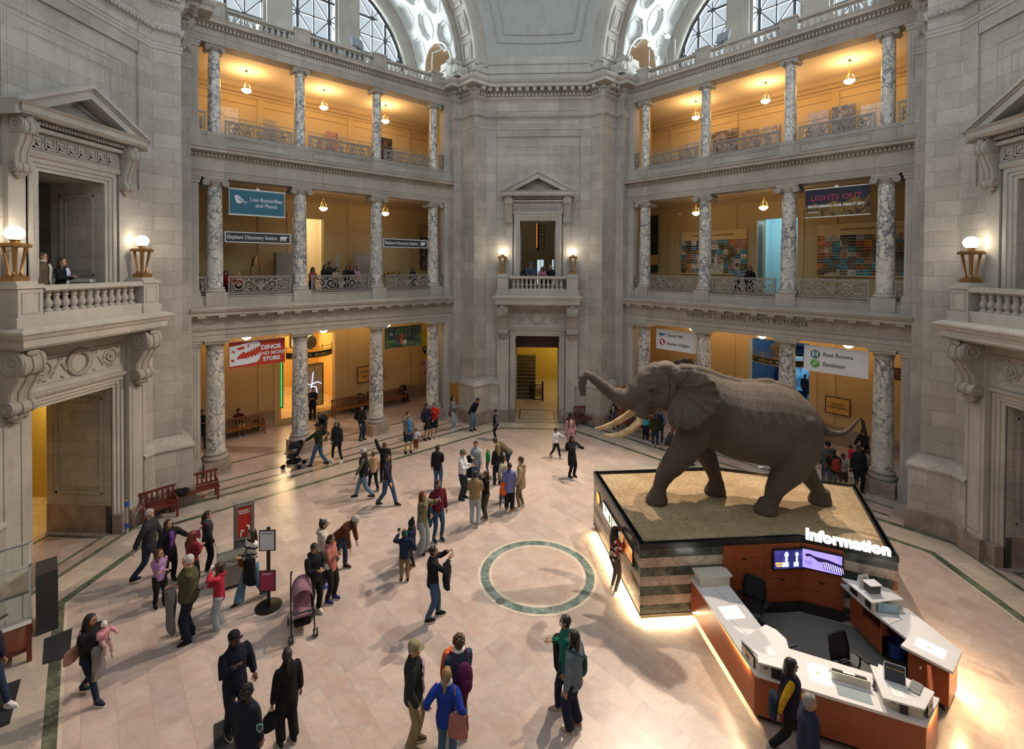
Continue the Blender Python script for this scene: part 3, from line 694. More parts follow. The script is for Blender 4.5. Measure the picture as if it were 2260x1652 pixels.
# ---------------------------------------------------------------- piers with door, balcony, pedimented opening
WY = 12.92
HALF = [(2.735,12.92),(3.33,12.325),(4.165,13.159),(4.476,12.848),(5.43,13.80)]
FULL = [(-x, y) for x, y in HALF[::-1]]+HALF
BHALF = [(2.0,12.62),(2.46,12.62),(3.22,11.86),(4.10,12.74),(4.20,12.86)]
def bead(mb, x0, x1, z0, z1, y, wid=.035, d=.03, bottom=True): mb.frame(x0, x1, z0, z1, wid, y-d, y+.01, bottom=bottom)
def scroll_bracket(h, dep, wid, wall_y, z_top, x, big=True):
    """carved console: s-shaped side profile with two scrolls, extruded across its width"""
    mb = MB(); n = 10
    R = dep*.50; r = dep*.26
    zt = z_top-R-.04; zb = z_top-h+r+.05
    out = wall_y-dep
    prof = [(wall_y+.02, z_top), (out+.02, z_top), (out+.0, z_top-.05)]
    for i in range(n+1): a = radians(95-i*17); 
    pts = []
    for i in range(9): t = i/8; a = radians(110-t*150); pts.append((wall_y-dep+R+ -R*cos(radians(-60+t*120)), zt+R*sin(radians(60-t*150))))
    pts += [(wall_y-dep*.62, zt-R*.95-(zt-R-zb)*.25), (wall_y-dep*.36, zt-R-(zt-R-zb)*.55), (wall_y-dep*.34, zb+r*.9)]
    for i in range(7): t = i/6; a = radians(140-t*230); pts.append((wall_y-r*1.15-r*cos(radians(-50+t*110)), zb+r*sin(radians(50-t*130))))
    poly = [(wall_y+.02, z_top), (out+.03, z_top), (out, z_top-.04)]+pts+[(wall_y+.02, zb-r*1.0)]
    w2 = wid/2
    mb.sprism(poly, x-w2, x+w2)
    for sx in (-1, 1):                                              # raised ribs and scroll ends
        mb.sprism([(y-.02 if y < wall_y else y, z) for y, z in poly], x+sx*w2*.80-wid*.05, x+sx*w2*.80+wid*.05)
        T = Matrix.Rotation(pi/2, 4, 'Y')
        for (cy, cz, rr) in ((wall_y-dep+R, zt, R*.98), (wall_y-r*1.2, zb, r*1.05)):
            e = MB(Matrix.Translation((x+sx*w2, cy, cz)) @ T); k = sx
            e.lathe([(0,.035*k),(rr*.18,.035*k),(rr*.24,.015*k),(rr*.42,.015*k),(rr*.5,.035*k),(rr*.62,.035*k),(rr*.7,.012*k),(rr*.86,.012*k),(rr*.9,.03*k),(rr,.02*k),(rr,-.08*k),(0,-.08*k)], n=18); mb.add(e.v, e.f)
    mb.sprism([(y-.03 if y < wall_y else y, z) for y, z in poly], x-wid*.10, x+wid*.10)
    for q in (-1, 0, 1): mb.ball((x+q*wid*.25, wall_y-r*1.0, zb-r*1.35), (wid*.16, r*.7, r*.7), 8, 5)   # hanging leaves
    mb.ball((x, wall_y-r*.8, zb-r*2.0), (wid*.2, r*.5, r*.6), 8, 5)
    mb.ball((x, out+.04, z_top-.12), (wid*.3, .05, .1), 8, 5)
    return mb
def key_fret(mb, x0, x1, z0, z1, y, d=.025):
    n = 8; p = (x1-x0)/n; t = (z1-z0)/9.0
    for i in range(n):
        a = x0+i*p; w_ = p
        u = w_/8.0
        def hb(c0, c1, r): mb.box(a+c0*u, a+c1*u, y-d, y, z0+r*t, z0+(r+1)*t)
        def vb(c, r0, r1): mb.box(a+c*u, a+(c+1)*u, y-d, y, z0+r0*t, z0+r1*t)
        hb(0, 7, 8); vb(6, 2, 8); hb(2, 6, 2); vb(2, 2, 6); hb(2, 5, 6) if False else None
        hb(3, 5, 5); hb(0, 1, 0); vb(0, 0, 8) ; hb(1, 8, 0); 
        vb(4, 4, 6) if False else None
def build_pier(T, side):
    W = struct(empty('wall_%s_pier' % side, M=T.copy()), 'stone pier with pedimented balcony door, %s side of the rotunda' % side)
    mb = MB()
    # lower and upper wall: flanks as one sweep, centre in pieces round the two door openings
    zt = 16.95
    for sx in (-1, 1):
        P = HALF if sx > 0 else [(-x, y) for x, y in HALF[::-1]]
        mb.sweep(P, [(0, 1.9), (0, zt)])
        mb.box(sx*2.735 if sx < 0 else 1.17, -1.17 if sx < 0 else 2.735, WY, WY+.2, 0, 5.0)
        mb.box(-2.735 if sx < 0 else .95, -.95 if sx < 0 else 2.735, WY, WY+.2, 5.0, 10.66)
    mb.box(-1.17, 1.17, WY, WY+.2, 4.51, 5.0); mb.box(-.95, .95, WY, WY+.2, 5.0, 6.7)
    # upper field with stepped panels
    mb.box(-2.735, 2.735, WY+.06, WY+.2, 10.66, zt)
    mb.frame(-2.735, 2.735, 10.66, zt, .50, WY, WY+.1, bottom=False); mb.box(-2.25, 2.25, WY, WY+.1, 15.12, 16.46)
    for (x, z) in ((1.72, 14.62), (1.58, 14.48)): bead(mb, -x, x, 10.66, z, WY+.06, .04, .025, False)
    mb.frame(-1.68, 1.68, 10.66, 14.58, .40, WY+.045, WY+.1, bottom=False)
    mb.build('wall_face', STONE, W)
    # battered base and dark plinth
    mb = MB(); prof = [(-.36,2.36),(-.34,2.30),(-.18,2.25),(-.10,2.16),(-.02,2.10),(.05,2.04),(.06,1.97),(.0,1.93),(0,.0)]
    for sx in (-1, 1):
        P = BHALF if sx > 0 else [(-x, y) for x, y in BHALF[::-1]]; mb.sweep(P, prof)
    mb.build('base_course', STONE, W)
    mb = MB(); 
    for sx in (-1, 1):
        P = BHALF if sx > 0 else [(-x, y) for x, y in BHALF[::-1]]; mb.sweep(P, [(-.02,.62),(.05,.60),(.06,.56),(.06,0)])
        mb.box(*sorted((sx*1.48, sx*2.2)), 12.54, 12.9, 0, .585); mb.box(*sorted((sx*1.17, sx*1.48)), 12.68, 12.95, 0, .585)
        mb.box(*sorted((sx*1.17, sx*1.22)), 12.95, 15.05, 0, .85)
    mb.build('plinth', BASEM, W)
    # door reveals (deep passages) with sunk panels
    mb = MB()
    for (hw, z0, z1, dep) in ((1.19, 0, 4.51, 15.05), (.96, 6.7, 10.66, 14.6)):
        for sx in (-1, 1):
            mb.box(*sorted((sx*hw, sx*(hw+.25))), WY+.1, dep, z0, z1)
            a, b = WY+.32, dep-.3
            for yy0, yy1, zz0, zz1 in ((a, a+.07, z0+1.2, z1-.35), (b-.07, b, z0+1.2, z1-.35), (a, b, z0+1.2, z0+1.27), (a, b, z1-.42, z1-.35)): mb.box(*sorted((sx*(hw-.035), sx*hw)), yy0, yy1, zz0, zz1)
            for yy0, yy1, zz0, zz1 in ((a+.16, a+.19, z0+1.36, z1-.51), (b-.19, b-.16, z0+1.36, z1-.51), (a+.16, b-.16, z0+1.36, z0+1.39), (a+.16, b-.16, z1-.54, z1-.51)): mb.box(*sorted((sx*(hw-.02), sx*hw)), yy0, yy1, zz0, zz1)
        mb.box(-hw-.2, hw+.2, WY+.1, dep, z1, z1+.2)
    mb.build('door_reveal', STONE, W)
    # casings
    mb = MB()
    for (hw, z0, z1, wd, y) in ((1.17, .585, 4.51, .29, WY-.06), (.95, 6.72, 10.66, .31, WY-.04)):
        for k, (o, d) in enumerate(((0, .05), (.10, .09), (.20, .13))):
            mb.frame(-hw-wd, hw+wd, z0, z1+wd, wd-o, WY-d, WY+.02, bottom=False)
        mb.sweep([(-hw-wd-.05, WY-.12), (hw+wd+.05, WY-.12)], [(0, z1+wd), (.06, z1+wd+.02), (.10, z1+wd+.10), (.10, z1+wd+.13), (-.1, z1+wd+.16)])
    mb.build('door_casing', PLAIN, W)
    # frieze with wreath, pilaster strips
    mb = MB(); mb.box(-1.5, 1.5, WY-.14, WY, 4.95, 6.2)
    for sx in (-1, 1): 
        mb.box(*sorted((sx*1.50, sx*2.12)), 12.64, WY+.02, .585, 6.22); mb.frame(*sorted((sx*1.60, sx*2.02)), .75, 4.4, .03, 12.62, 12.65)
        mb.box(*sorted((sx*1.34, sx*1.74)), WY-.14, WY+.02, 6.7, 11.9)
    mb.frame(-1.40, 1.40, 5.12, 5.84, .035, WY-.165, WY-.13)
    mb.box(-1.32, 1.32, WY-.16, WY, 11.0, 11.9); mb.frame(-1.24, 1.24, 11.17, 11.60, .03, WY-.185, WY-.16)
    mb.build('pilaster_strips', PLAIN, W)
    mb = MB(); yy = WY-.15; cz = 5.52
    mb.tube([(.0+.31*cos(2*pi*i/40), yy, cz+.31*sin(2*pi*i/40)) for i in range(41)], .06, 8)
    for i in range(30):
        a = 2*pi*i/30
        for q in (-1, 1): mb.ball(((.31+q*.04)*cos(a), yy-.045, cz+(.31+q*.04)*sin(a)), (.035,.03,.035), 6, 4)
    for sx in (-1, 1):
        cx = sx*.98; mb.tube([(cx+.22*cos(2*pi*i/26), yy, cz-.03+.22*sin(2*pi*i/26)) for i in range(27)], .03, 6)
        for i in range(8): a = 2*pi*i/8; mb.ball((cx+.09*cos(a), yy-.02, cz-.03+.09*sin(a)), (.05,.03,.05), 7, 4)
        mb.ball((cx, yy-.04, cz-.03), .045, 8, 5)
        pts = [(sx*(.36+.40*t), yy, cz-.14+.22*sin(t*pi*1.2)) for t in [i/10 for i in range(11)]]; mb.tube(pts, [.05-.025*i/10 for i in range(11)], 6)
        rr = random.Random(3)
        for i in range(26):
            t = rr.random(); px = .40+.9*t; mb.ball((sx*px, yy+.0, 5.20+.6*rr.random()), (.05+.03*rr.random(), .035, .02+.02*rr.random()), 6, 4, T=Matrix.Rotation(rr.random()*3, 4, 'Y'))
    mb.build('wreath_relief', CARVE, W, True)
    mb = MB(); key_fret(mb, -1.19, 1.19, 11.22, 11.55, WY-.16, .03); mb.build('key_fret_relief', CARVE, W)
    # consoles
    for sx in (-1, 1):
        scroll_bracket(1.66, .62, .52, 12.66, 6.24, sx*1.81).build('console_bracket', CARVE, W, True)
        scroll_bracket(1.42, .42, .36, WY-.12, 11.90, sx*1.54).build('console_bracket', CARVE, W, True)
    # balcony: cornice slab, pedestals, balustrade
    bal = empty('balcony', parent=W)
    mb = MB(); P = [(-2.12, 12.9), (-2.12, 11.98), (2.12, 11.98), (2.12, 12.9)]
    mb.sweep(P, [(-.3,6.22),(.0,6.22),(.02,6.25),(.05,6.28),(.05,6.44),(.09,6.47),(.13,6.56),(.18,6.60),(.18,6.66),(.0,6.74),(-1.0,6.74)]); mb.box(-2.1, 2.1, 11.99, 13.0, 6.24, 6.735)
    for i in range(27): x = -1.43+i*.11; mb.box(x-.035, x+.035, 12.3, 12.8, 6.16, 6.24)
    mb.build('cornice_slab', PLAIN, bal)
    for sx in (-1, 1):
        mb = MB(); c = sx*1.80; mb.cbox((c, 12.50, 6.86), (.70, .78, .26)); mb.cbox((c, 12.50, 7.30), (.58, .70, .70)); mb.cbox((c, 12.50, 7.69), (.68, .78, .06)); mb.cbox((c, 12.50, 7.74), (.62, .72, .05)); mb.cbox((c, 12.52, 7.80), (.50, .56, .08))
        mb.frame(c-.21, c+.21, 7.06, 7.58, .025, 12.13, 12.16); mb.build('pedestal', PLAIN, bal)
    mb = MB(); mb.box(-1.48, 1.48, 12.16, 12.52, 6.73, 7.05); mb.build('balustrade_base', PLAIN, bal)
    mb = MB(); mb.box(-1.48, 1.48, 12.12, 12.56, 7.60, 7.66); mb.box(-1.48, 1.48, 12.16, 12.52, 7.57, 7.60); mb.box(-1.48, 1.48, 12.14, 12.54, 7.66, 7.72); mb.build('rail', PLAIN, bal)
    b0 = None
    for i in range(12):
        x = -1.235+i*.2245
        if b0 is None: mb = MB(); mb.lathe([(0,0),(.10,0),(.10,.05),(.06,.07),(.055,.09),(.09,.15),(.098,.20),(.09,.25),(.06,.33),(.055,.38),(.075,.40),(.075,.43),(.06,.45),(.09,.50),(.09,.525),(0,.525)], n=12); b0 = o = mb.build('baluster', PLAIN, bal, True)
        else: o = b0.copy(); COL.objects.link(o); o.parent = bal
        o.location = (x, 12.34, 7.05)
    # pediment
    ped = empty('pediment', parent=W)
    mb = MB(); P = [(-1.78, 12.9), (-1.78, 12.34), (1.78, 12.34), (1.78, 12.9)]
    mb.sweep(P, [(-.2,11.90),(0,11.90),(.02,11.93),(.06,11.96),(.06,12.10),(.10,12.13),(.14,12.17),(-.05,12.20)]); mb.box(-1.78, 1.78, 12.36, 13.0, 11.92, 12.19)
    dentils(mb, -1.28, 1.28, .085, .05, 12.55, 12.80, 11.78, 11.88); mb.box(-1.34, 1.34, 12.62, 12.9, 11.62, 11.72)
    mb.build('horizontal_cornice', PLAIN, ped)
    mb = MB(); L0 = (1.94, 12.17); A0 = (0, 13.17)
    for sx in (-1, 1):
        def band(d0, d1, ya, yb):
            nx, nz = (A0[1]-L0[1]), L0[0]; L = hypot(nx, nz); nx, nz = nx/L, nz/L
            def off(p, d): return (p[0]-nx*d if False else p[0], p[1]-d*L/L0[0] )
            q = [(sx*L0[0], L0[1]-d1*1.13), (sx*L0[0], L0[1]-d0*1.13), (0, A0[1]-d0*1.13), (0, A0[1]-d1*1.13)]
            if sx < 0: q = q[::-1]
            mb.xprism(q, ya, yb)
        band(-.04, .05, 12.24, 12.9); band(.05, .10, 12.30, 12.9); band(.10, .30, 12.34, 12.9)
    mb.build('raking_cornice', PLAIN, ped)
    mb = MB(); mb.xprism([(-1.5, 12.18), (1.5, 12.18), (0, 12.90)], 12.84, 12.92)
    for sx in (-1, 1):
        for i in range(13):
            t = (i+.5)/13; x = 1.42*(1-t); z = 12.19+.60*t
            mb.xprism([(sx*x-.035, z), (sx*x+.035, z), (sx*x+.035, z+.10), (sx*x-.035, z+.10)], 12.62, 12.84)
        q = [(sx*1.42, 12.18), (sx*1.20, 12.18), (0, 12.66), (0, 12.76)]; mb.xprism(q if sx > 0 else q[::-1], 12.78, 12.86)
    mb.build('tympanum', CARVE, ped)
    # mouldings and entablature round the pier head
    full = FULL
    mb = MB(); mb.sweep(full, [(0,15.48),(.03,15.50),(.03,15.60),(.05,15.62),(.05,15.70),(.08,15.74),(0,15.76)]); mb.sweep(full, [(0,16.04),(.02,16.05),(.04,16.08),(.10,16.27),(.11,16.30),(0,16.33)])
    mb.build('string_moulding', PLAIN, W)
    def along(path, pitch, fn):
        for a, b in zip(path[:-1], path[1:]):
            a, b = Vector(a), Vector(b); d = b-a; L = d.length; d.normalize(); nn = Vector((d.y, -d.x)); k = max(1, int(L/pitch))
            for i in range(k): p = a+d*((i+.5)*L/k); fn(p, d, nn)
    def blk(mb, p, d, nn, wid, o0, o1, z0, z1):
        q = [p-d*wid/2+nn*o0, p+d*wid/2+nn*o0, p+d*wid/2+nn*o1, p-d*wid/2+nn*o1]; mb.loft([[(v.x, v.y, z0) for v in q[::-1]], [(v.x, v.y, z1) for v in q[::-1]]])
    up = full[1:-1]
    mb = MB(); 
    def leaf(p, d, nn):
        c = p+nn*.085; mb.ball((c.x, c.y, 16.18), (.055,.055,.085), 7, 5)
        c = p+nn*.07+d*.06; mb.ball((c.x, c.y, 16.13), (.025,.025,.05), 6, 4)
    along(up, .135, leaf); mb.build('leaf_band', CARVE, W, True)
    mb = MB(); mb.sweep(full, [(0,16.95),(.03,16.97),(.03,17.01),(.10,17.10),(.12,17.18),(.12,17.37),(.2,17.38),(.2,17.55),(.62,17.56),(.62,17.74),(.67,17.77),(.74,17.90),(.74,17.95),(.1,18.12),(-.02,18.14),(-.02,18.44),(.05,18.46),(.02,18.50),(0,18.52),(0,18.90),(.06,18.93),(.08,19.0),(0,19.02),(0,19.34),(-.6,19.36)])
    mb.build('entablature', PLAIN, W)
    mb = MB()
    along(up, .19, lambda p, d, nn: blk(mb, p, d, nn, .11, .11, .24, 17.19, 17.36)); along(up, .39, lambda p, d, nn: blk(mb, p, d, nn, .19, .2, .56, 17.39, 17.555))
    def scr(p, d, nn):
        for o, r in ((.50, .07), (.25, .05)):
            c = p+nn*o; mb.ball((c.x, c.y, 17.41), (.085, .085, r), 8, 5)
    along(up, .39, scr); mb.build('dentils_and_modillions', PLAIN, W)
    mb = MB(); along(up, .12, lambda p, d, nn: mb.ball((p+nn*.075).to_tuple()+(17.07,), (.042,.042,.065), 7, 5)); mb.build('egg_band', CARVE, W, True)
    for sx in (-1, 1):                                              # big scrolls beside the arch spring
        TT = Matrix.Translation((sx*4.42, 12.75, 0)) @ Matrix.Rotation(sx*-pi/4, 4, 'Z')
        mb = MB(TT)
        for k, (yy, zz, rr) in enumerate(((-.35, 18.45, .30), (.05, 19.02, .20))):
            e = MB(Matrix.Translation((0, yy, zz)) @ Matrix.Rotation(pi/2, 4, 'Y')); e.lathe([(0,-.36),(rr*.5,-.36),(rr*.55,-.33),(rr*.8,-.33),(rr,-.36)]+[(rr*(1 if j % 2 else .82), -.34+.68*j/8) for j in range(1, 8)]+[(rr,.36),(rr*.8,.33),(rr*.55,.33),(rr*.5,.36),(0,.36)], n=16); mb.add(e.v, e.f)
        mb.sprism([(-.6,18.14),(.35,18.14),(.35,19.2),(.0,19.15),(-.12,18.7),(-.5,18.6)], -.33, .33)
        o = mb.build('scroll_block', PLAIN, W, True)
    # pendentive between the two arch rings
    mb = MB(); n = 12; rows = []
    q = sqrt(.5)
    for k in range(16):
        z = 19.30+k*.42; rr = 7.25
        xx = sqrt(max(.1, rr*rr-(z-VC)**2)); 
        a = Vector((-xx*q+11.02*q, xx*q+11.02*q)); rows.append((z, a))
    vs = []; 
    for z, a in rows:
        for i in range(n+1):
            t = -1+2*i/n; y = a.y+(1-t*t)*.10*a.x*1.2; vs.append((a.x*t, y, z))
    mb.add(vs, [(k*(n+1)+i, k*(n+1)+i+1, (k+1)*(n+1)+i+1, (k+1)*(n+1)+i) for k in range(15) for i in range(n)])
    o = mb.build('pendentive', PENDM, W, True)
    mb = MB()
    def pp(t, k): 
        z, a = rows[min(k, 15)]; return (a.x*t, a.y+(1-t*t)*.12*a.x-.03, z)
    for (sc, k0) in ((.80, 2), (.66, 3)):
        pts = [pp(-sc, k) for k in range(15, k0-1, -1)]+[pp(-sc+2*sc*i/8, k0) for i in range(1, 9)]+[pp(sc, k) for k in range(k0+1, 16)]; mb.tube(pts, .035, 5)
    mb.build('pendentive_moulding', PENDM, W, True)
    return W
for s in ('far', 'left', 'right'): build_pier(TP[s], s)
# rest of the shell behind the camera, so that light bounces as in a closed hall
mb = MB(); mb.box(-9.5, 9.5, -14.2, -13.6, 0, 24); struct(mb.build('wall_near', STONE))
for s, T in (('near_left', RZ(3*pi/4)), ('near_right', RZ(-3*pi/4))):
    mb = MB(T); mb.box(-7.5, 7.5, 12.9, 13.3, 0, 24); struct(mb.build('wall_'+s, STONE))
# standing torch lamps on the balcony pedestals
def torch():
    r = empty('torch_lamp'); mb = MB(); mb.cbox((0,0,.05), (.36,.36,.10)); mb.cbox((0,0,.11), (.30,.30,.03)); mb.build('base', GILT, r)
    mb = MB()
    for a in (pi/4, 3*pi/4, 5*pi/4, 7*pi/4):
        c, s_ = cos(a), sin(a); mb.tube([(.10*c,.10*s_,.12),(.12*c,.12*s_,.17),(.105*c,.105*s_,.22),(.15*c,.15*s_,.55),(.19*c,.19*s_,.80),(.20*c,.20*s_,.84)], [.05,.05,.03,.034,.042,.05], 6)
        mb.ball((.11*c,.11*s_,.14), (.05,.05,.04), 8, 5)
    mb.build('legs', GILT, r, True)
    mb = MB(); mb.cbox((0,0,.86), (.44,.44,.04)); mb.cbox((0,0,.895), (.38,.38,.03)); mb.lathe([(0,.9),(.15,.9),(.09,.93),(.08,.96),(.12,.985),(.12,1.0),(0,1.0)], n=16)
    for i in range(10):
        t = -.2+.4*i/9
        for sx in (-1, 1): mb.ball((t, sx*.2, .825), .018, 6, 4); mb.ball((sx*.2, t, .825), .018, 6, 4)
    mb.build('top_tray', GILT, r)
    mb = MB(); mb.ball((0,0,1.15), (.19,.19,.175), 24, 14); mb.build('globe', GLOBE, r, True)
    lamp('lamp_light', 'POINT', (0,0,1.15), 34, (1.0,.66,.34), r, shadow_soft_size=.18)
    return r
t0 = torch(); used = False
for s in ('far', 'left', 'right'):
    for sx in (-1, 1):
        M = TP[s] @ Matrix.Translation((sx*1.849, 12.50, 7.84))
        if not used: t0.matrix_world = M; o = t0; used = True
        else: o = dup(t0, M=M)
        wh = {('far',-1): 'on the central balcony, left of its door', ('far',1): 'on the central balcony, right of its door', ('left',1): 'on the left pier balcony, nearest the left gallery', ('left',-1): 'on the left pier balcony, at the picture edge', ('right',-1): 'on the right pier balcony, nearest the right gallery', ('right',1): 'on the right pier balcony, past its door'}[(s, sx)]
        tag(o, 'gilt bronze torch lamp with lit globe '+wh, 'lamp', 'torch lamps on the balconies')
# ---------------------------------------------------------------- rooms beyond the doors
def room(T, name, x0, x1, y0, y1, z0, z1, mat, holes=(), light=None, fl=None, open_front=True, label=None):
    mb = MB(T); t = .2
    mb.box(x0-t, x0, y0, y1, z0, z1); mb.box(x1, x1+t, y0, y1, z0, z1); mb.box(x0-t, x1+t, y0, y1+t, z1, z1+t)
    xs = sorted(holes); cx = x0-t
    for (a, b, c, d) in xs: mb.box(cx, a, y1, y1+t, z0, z1); mb.box(a, b, y1, y1+t, z0, c); mb.box(a, b, y1, y1+t, d, z1); cx = b
    mb.box(cx, x1+t, y1, y1+t, z0, z1)
    o = struct(mb.build('wall_room_'+name, mat), label)
    if fl: mb = MB(T); mb.box(x0, x1, y0, y1, z0-.1, z0+.002); struct(mb.build('floor_room_'+name, fl))
    for (p, e, c) in (light or ()):
        lamp('room_lamp', 'POINT', T @ Vector(p), e, c, shadow_soft_size=.3)
    return o
CREAMW = solid('cream_room_wall', (.72,.62,.42), .85, var=.03); YELW = solid('yellow_room_wall', (.62,.46,.12), .85, var=.04); DARKW = solid('dark_stair_wall', (.30,.27,.21), .85)
BLUEW = solid('pale_blue_wall', (.42,.62,.68), .8, var=.03); NAVY = solid('navy_hall_wall', (.03,.06,.10), .8); AMBW = solid('amber_hall_wall', (.66,.44,.14), .8)
GREYB = solid('grey_beige_block', (.36,.31,.27), .8)
L_, R_, F_ = TL['left'], TL['right'], TP['far']
room(L_, 'mammals', -2.6, 2.6, 17.55, 25, 0, 5.6, AMBW, light=[((-.4,20,4.8), 170, (1,.72,.36)), ((.5,23,4.8), 170, (1,.75,.4))], fl=floor_marble('honey_floor', (.62,.50,.30), (.55,.42,.24), (.68,.57,.38), rough=.25))
room(R_, 'ocean', -2.8, 2.8, 17.55, 26, 0, 5.6, NAVY, light=[((0,20,4.9), 120, (.45,.75,1)), ((.8,23.5,4.8), 150, (.5,.8,1))], fl=solid('pale_blue_hall_floor', (.32,.42,.52), .25))
room(R_, 'passage', 4.9, 7.4, 17.55, 24, 0, 5.0, NAVY, light=[((6,20,4.2), 60, (.45,.75,1))], fl=solid('pale_blue_hall_floor', (.32,.42,.52), .25))
room(L_, 'cream', -2.2, 2.2, 17.55, 22, 6.64, 11.9, CREAMW, light=[((.4,19.8,11), 130, (1,.85,.62))], fl=FLOORM)
room(R_, 'blue', -2.2, 2.2, 17.55, 22, 6.64, 11.9, BLUEW, light=[((0,19.8,11), 100, (.75,.95,1))], fl=FLOORM)
room(TP['left'], 'side_hall', -3.2, 3.2, 15.05, 22, 0, 5.2, YELW, light=[((2.7,16.2,4.2), 150, (1,.76,.36))], fl=floor_marble('honey_floor2', (.56,.45,.28), (.48,.36,.22), (.62,.52,.35), rough=.3))
room(TP['left'], 'side_upper', -2.2, 2.2, 14.6, 17, 6.7, 10.9, STONE, fl=FLOORM); room(TP['right'], 'side_hall', -3.2, 3.2, 15.05, 20, 0, 5.2, STONE); room(TP['right'], 'side_upper', -2.2, 2.2, 14.6, 17, 6.7, 10.9, STONE, fl=FLOORM)
room(F_, 'stair_hall', -3.0, 3.0, 15.05, 22.5, 0, 6.0, YELW, holes=((-.3,.35,4.35,5.2),(1.0,1.5,4.35,5.2)), light=[((1.5,18.5,3.6), 60, (1,.8,.3)), ((2.2,21,3.8), 50, (1,.8,.3))])
room(F_, 'stair_upper', -2.6, 2.6, 14.6, 22, 6.7, 12.6, DARKW, holes=((-.12,.48,6.9,8.75),(.95,1.35,6.9,8.75)), light=[((-1.4,18,11.5), 30, (1,.75,.45))], fl=FLOORM)
# windows of the stair hall (lattice and casement) and its fittings
def simple_window(n, T, x0, x1, y, z0, z1, nx, nz, lab):
    w_ = struct(empty('window_%d' % n), lab); mb = MB(T); mb.frame(x0, x1, z0, z1, .06, y-.03, y+.03)
    for i in range(1, nx): x = x0+(x1-x0)*i/nx; mb.box(x-.015, x+.015, y-.02, y+.02, z0, z1)
    for i in range(1, nz): z = z0+(z1-z0)*i/nz; mb.box(x0, x1, y-.02, y+.02, z-.015, z+.015)
    mb.build('window_frame', BLACKM, w_); mb = MB(T); mb.box(x0, x1, y-.005, y+.005, z0, z1); mb.build('window_glass', GLASS, w_)
simple_window(3, F_, -.12, .48, 22.05, 6.9, 8.75, 2, 2, 'bright window seen through the central balcony door'); simple_window(4, F_, .95, 1.35, 22.05, 6.9, 8.75, 2, 3, 'narrow bright window right of the bigger one through the balcony door')
simple_window(5, F_, -.3, .35, 22.55, 4.35, 5.2, 3, 2, 'small high window above the maroon sign'); simple_window(6, F_, 1.0, 1.5, 22.55, 4.35, 5.2, 2, 2, 'second small high window above the maroon sign')
mb = MB(F_); n = 12
for i in range(n): mb.box(-1.9, -.12, 16.9+i*.30, 20.8, i*.17, (i+1)*.17)
stair = tag(mb.build('staircase', solid('dark_stone_steps', (.10,.085,.07), .6)), 'dark stone staircase rising beyond the central ground-floor door', 'staircase')
r = empty('stair_railing', label='curved wrought-iron railing at the foot of the stairs', cat='railing'); mb = MB(F_)
cpts = [(.0+.45*cos(a), 17.0+.55*sin(a)) for a in [radians(200+i*15) for i in range(9)]]
for z in (.12, 1.0): mb.tube([(x, y, z) for x, y in cpts], .03, 6)
for i, (x, y) in enumerate(cpts): mb.tube([(x, y, .05), (x, y, 1.02)], .018, 5); 
for i in range(8): x, y = cpts[i]; x2, y2 = cpts[i+1]; mb.tube([(x+(x2-x)*.5+.0, y+(y2-y)*.5, .56+.2*sin(t)) if k % 2 else (x+(x2-x)*(.5+.3*cos(t)), y+(y2-y)*(.5+.3*cos(t)), .56+.3*sin(t)) for k, t in enumerate([j*pi/5 for j in range(11)])], .014, 5)
mb.build('scrollwork', BLACKM, r, True); mb = MB(F_); mb.box(cpts[-1][0]-.05, cpts[-1][0]+.05, cpts[-1][1]-.05, cpts[-1][1]+.05, 0, 1.2); mb.build('newel', BLACKM, r)
mb = MB(F_); mb.box(-1.16, 1.16, 13.6, 13.66, 3.78, 4.42); tag(mb.build('hanging_sign', solid('maroon_sign', (.035,.008,.008), .5)), 'plain dark maroon sign across the top of the central ground-floor door', 'sign')
r = empty('hall_lantern', label='tall dark hanging lantern with an amber strip, behind the central balcony door', cat='lantern'); mb = MB(F_); mb.box(-.05, .05, 17.9, 18.0, 9.2, 12.5)
for z in (9.3, 9.7, 10.1, 10.5): mb.frame(.05, .45, z, z+.3, .04, 17.93, 17.97)
mb.build('frame', BLACKM, r); mb = MB(F_); mb.box(-.09, -.05, 17.9, 18.0, 9.4, 11.3); mb.build('glass_strip', glow('amber_glow', (1,.3,.05), .7), r)
# open door leaves at the blue room
mb = MB(R_); mb.box(-.80, -.74, 16.3, 17.15, 6.66, 10.6); mb.frame(-.83, -.83+.09, 6.9, 10.4, .05, 16.45, 17.0); d_ = struct(mb.build('door_1', solid('grey_green_door', (.36,.35,.27), .6)), 'tall open panelled door of the pale blue room')
# ---------------------------------------------------------------- signs and banners
INKW = solid('white_lettering', (.82,.82,.80), .6, var=0); INKK = solid('black_lettering', (.02,.02,.02), .6, var=0)
def board(name, T, x0, x1, y, z0, z1, mat, label, cat, th=.03, border=None, group=None, rod=False):
    r = empty(name, M=T.copy(), label=label, cat=cat, group=group); mb = MB(); mb.box(x0, x1, y, y+th, z0, z1); mb.build('panel', mat, r)
    if border: mb = MB(); b = .035; mb.frame(x0, x1, z0, z1, b, y-.008, y+th+.008); mb.build('frame', border, r)
    if rod:
        mb = MB(); mb.box(x0-.03, x1+.03, y-.02, y+.05, z1, z1+.03); mb.box(x0-.03, x1+.03, y-.02, y+.05, z0-.03, z0)
        mb.box((x0+x1)/2-.06, (x0+x1)/2+.06, y-.03, y+.06, z1+.03, z1+.09); mb.build('rod', WHITE, r)
    return r
def words(r, txt, size, x, y, z, mat=None, **kw): return text_mesh(txt, size, 'lettering', mat or INKW, r, M=Matrix.Translation((x, y, z)), **kw)
def shape(r, name, poly, y, mat, th=.006): mb = MB(); mb.xprism(poly, y-th, y); return mb.build(name, mat, r)
